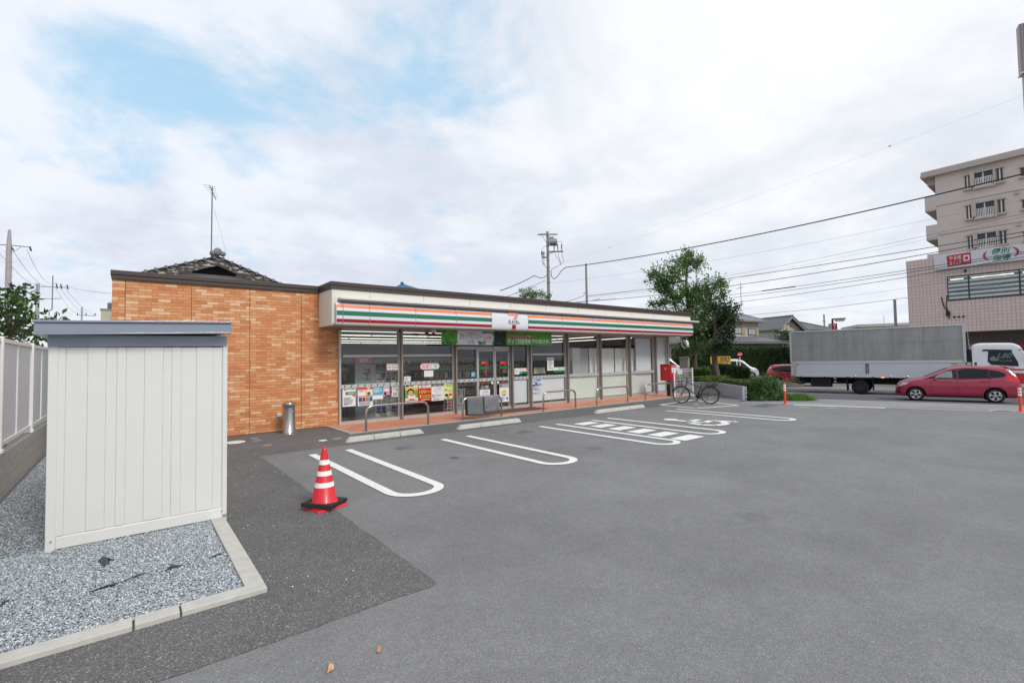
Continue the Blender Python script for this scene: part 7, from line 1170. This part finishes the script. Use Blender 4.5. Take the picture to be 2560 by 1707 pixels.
q = AT(*crop(1900, 740, 3.5636)(1210, 270), 46); qt = AT(*crop(1900, 740, 3.5636)(1202, 40), 46); t = thing('steel_pole', 'pale grey steel pole standing left of the pink building', 'pole', (q.x, q.y, -.4)); m = MB(); m.tube([(0, 0, 0), (0, 0, qt.z+.4)], .12, M('pole_steel', '#8f8f9c', .4, .3), 12); m.build('shaft', t); m = MB(); m.lathe([(.13, qt.z+.38), (.13, qt.z+.48), (.001, qt.z+.5)], GALV, seg=12); m.build('cap', t)
q = AT(2061, 815, 80); qt = AT(2059, 786, 80); t = thing('far_pole', 'thin far utility pole above the dark hip roof', 'utility pole', (q.x, q.y, 0)); m = MB(); m.tube([(0, 0, 0), (0, 0, qt.z)], .12, PCON, 6); m.build('pole', t); m = MB(); m.box(-.8, .8, -.05, .05, qt.z-1.2, qt.z-1.1, GALV); m.build('crossarm', t)
# left poles
KL = crop(0, 560, 5.227)
p = AT(*KL(98, 1250), 31); p.z = 0; top = AT(*KL(118, 65), 31); zl = lambda y: AT(*KL(110, y), 31).z; t = thing('utility_pole', 'tall pale utility pole at the left picture edge with a long crossarm', 'utility pole', p, math.radians(-25), 'utility poles along the left street'); u = 31/5.227/FPX; m = MB(); m.tube([(0, 0, 0), (0, 0, zl(270))], .19, PPALE, 14, r2=.14); m.tube([(0, 0, zl(270)), (0, 0, top.z)], .13, PPALE, 12, r2=.07); m.build('pole', t)
m = MB(); m.tube([(-260*u, 0, zl(262)), (0, 0, zl(268)), (230*u, 0, zl(285))], .03, GALV, 6); m.tube([(130*u, 0, zl(285)), (40*u, 0, zl(360))], .015, GALV, 4); m.build('crossarm', t); m = MB(); m.tube([(225*u, 0, zl(280)), (240*u, 0, zl(335))], .055, INS, 8); m.tube([(20*u, 0, zl(290)), (50*u, 0, zl(330))], .05, INS, 8); m.build('insulator', t); m = MB(); [m.box(-45*u, 50*u, -.01, .01, zl(y), zl(y)+.02, GALV) for y in (360, 490, 575, 605, 680, 770)]; m.build('step', t)
p = AT(*KL(485, 1245), 52); p.z = 0; zl2 = lambda y: AT(*KL(490, y), 52).z; u2 = 52/5.227/FPX; t = thing('utility_pole', 'shorter pole with a side frame of bars behind the fruit tree', 'utility pole', p, math.radians(-30), 'utility poles along the left street'); m = MB(); m.tube([(0, 0, 0), (0, 0, zl2(775))], .2, PPALE, 12, r2=.15); m.build('pole', t); m = MB(); m.tube([(170*u2, 0, zl2(1120)), (172*u2, 0, zl2(670))], .05, GALV, 6); m.tube([(0, 0, zl2(812)), (355*u2, 0, zl2(825))], .04, GALV, 5); m.tube([(0, 0, zl2(975)), (275*u2, 0, zl2(972))], .035, GALV, 5); m.tube([(20*u2, 0, zl2(1170)), (100*u2, 0, zl2(1150)), (172*u2, 0, zl2(1115))], .05, GALV, 6); m.tube([(170*u2, 0, zl2(772)), (225*u2, 0, zl2(772))], .03, GALV, 5); m.build('side_frame', t); m = MB(); [m.tube([(x*u2, 0, zl2(y)), ((x+12)*u2, 0, zl2(y+60))], .06, INS, 6) for x, y in ((215, 780), (265, 780), (340, 790))]; m.build('insulator', t)
p = AT(*KL(1068, 1255), 80); p.z = 0; zl3 = lambda y: AT(*KL(1070, y), 80).z; u3 = 80/5.227/FPX; t = thing('utility_pole', 'farthest small pole with three insulators left of the brick wall', 'utility pole', p, math.radians(-30), 'utility poles along the left street'); m = MB(); m.tube([(0, 0, 0), (0, 0, zl3(1085))], .12, PPALE, 8); m.build('pole', t); m = MB(); m.tube([(-50*u3, 0, zl3(1190)), (158*u3, 0, zl3(1200))], .05, GALV, 5); [m.tube([(x*u3, 0, zl3(1195)), (x*u3, 0, zl3(1165))], .07, INS, 6) for x in (-50, 50, 155)]; m.build('crossarm', t)
# cables: ends in photo pixels at a true distance, sag in metres
def cable(lb, a, da, b, db, sag, r, mat=None, ext=0, g='overhead cables', knot=None):
    A, B = AT(*a, da), AT(*b, db); B = B+(B-A)*ext; n = 28; m = MB(); m.tube([A.lerp(B, k/n)-Vector((0, 0, 4*sag*(k/n)*(1-k/n))) for k in range(n+1)], r, mat or CAB, 5)
    if knot:
        for k in knot: c_ = A.lerp(B, k[0])-Vector((0, 0, 4*sag*k[0]*(1-k[0]))); e_ = A.lerp(B, k[1])-Vector((0, 0, 4*sag*k[1]*(1-k[1]))); m.tube([c_, e_], r*k[2], CAB, 6)
    tag(m.build('overhead_cable'), lb, 'cable', g)
KR = crop(1280, 0, 1.836)
cable('thick bundled cable running from the transformer pole up to the right picture edge', KR(243, 1228), 43, KR(2350, 772), 21, .55, .035, ext=.15)
cable('faint uppermost wire with two small markers running to the sign pylon', KR(210, 1215), 43, KR(2350, 430), 24, .25, .0035, M('cable_pale', '#8b8b90', .7), .1, knot=((.165, .168, 8), (.74, .743, 9)))
cable('thin wire just below the thick bundled cable', KR(170, 1300), 43, KR(2350, 900), 26, .55, .006, CABG, .1)
cable('thin twin wire crossing the apartment balconies', KR(345, 1362), 54, KR(2350, 965), 27, .6, .010, CABG, .1)
cable('second thin wire just under the thin twin wire', KR(345, 1366), 54, KR(2350, 975), 27, .75, .006, CABG, .1)
cable('black cable meeting the third apartment floor, upper of two', KR(345, 1358), 54, KR(2350, 1055), 27, .35, .022, None, .1)
cable('black cable meeting the third apartment floor, lower of two', KR(290, 1385), 58, KR(2350, 1062), 27, .75, .024, None, .1, knot=((.08, .16, 1.6),))
cable('twin black cable with a thick splice sleeve passing over the red sign box', KR(640, 1395), 52, KR(2350, 1148), 28, .28, .018, None, .1, knot=((.40, .49, 2.6),))
cable('black cable just below the spliced one', KR(640, 1403), 52, KR(2350, 1153), 28, .4, .018, None, .1)
cable('black cable along the lower edge of the white sign band', KR(700, 1425), 52, KR(2350, 1170), 28, .35, .018, None, .1)
cable('thin wire above the window strip of the pink building', KR(800, 1440), 52, KR(2350, 1235), 28, .3, .006, CABG, .1)
cable('lowest black cable crossing the window strip of the pink building', KR(1000, 1452), 56, KR(2350, 1283), 28, .3, .016, None, .1)
cable('thick cable running down left from the transformer pole behind the shop roof', KP(365, 970), 43, KP(-40, 1150), 36, .1, .035, None, .3)
cable('thinner cable below it running down left behind the shop roof', KP(545, 1050), 43, KP(-40, 1290), 36, .05, .022, CABG, .3)
cable('short cable between the plain pole and the shop roof', KP(1180, 1300), 54, KP(850, 1395), 50, .1, .025, None, .2)
cable('cable from the plain pole sloping behind the shop roof, lower one', KP(1437, 1355), 56, KP(1020, 1415), 50, .05, .025, None, .2)
for i, (a, da, b, db, sg, lb) in enumerate((((350, 335), 31, (650, 770), 52, .5, 'wire from the crossarm tip of the left edge pole to the framed pole'), ((160, 330), 31, (600, 805), 52, .5, 'wire from the middle of the left edge pole to the framed pole'), ((150, 548), 31, (485, 790), 52, .3, 'lower wire between the left edge pole and the framed pole'), ((722, 830), 52, (1020, 1165), 80, .6, 'leftmost of three wires going to the farthest small pole'), ((785, 830), 52, (1120, 1165), 80, .5, 'middle of three wires going to the farthest small pole'), ((855, 840), 52, (1220, 1175), 80, .5, 'rightmost of three wires going to the farthest small pole'), ((-20, 360), 31, (75, 465), 31, .05, 'short wire leaving the left picture edge'), ((860, 815), 52, (1450, 908), 34, .1, 'wire from the framed pole to the brick end of the shop'))):
    cable(lb, KL(*a), da, KL(*b), db, sg, .012, CABG, g='wires along the left street')
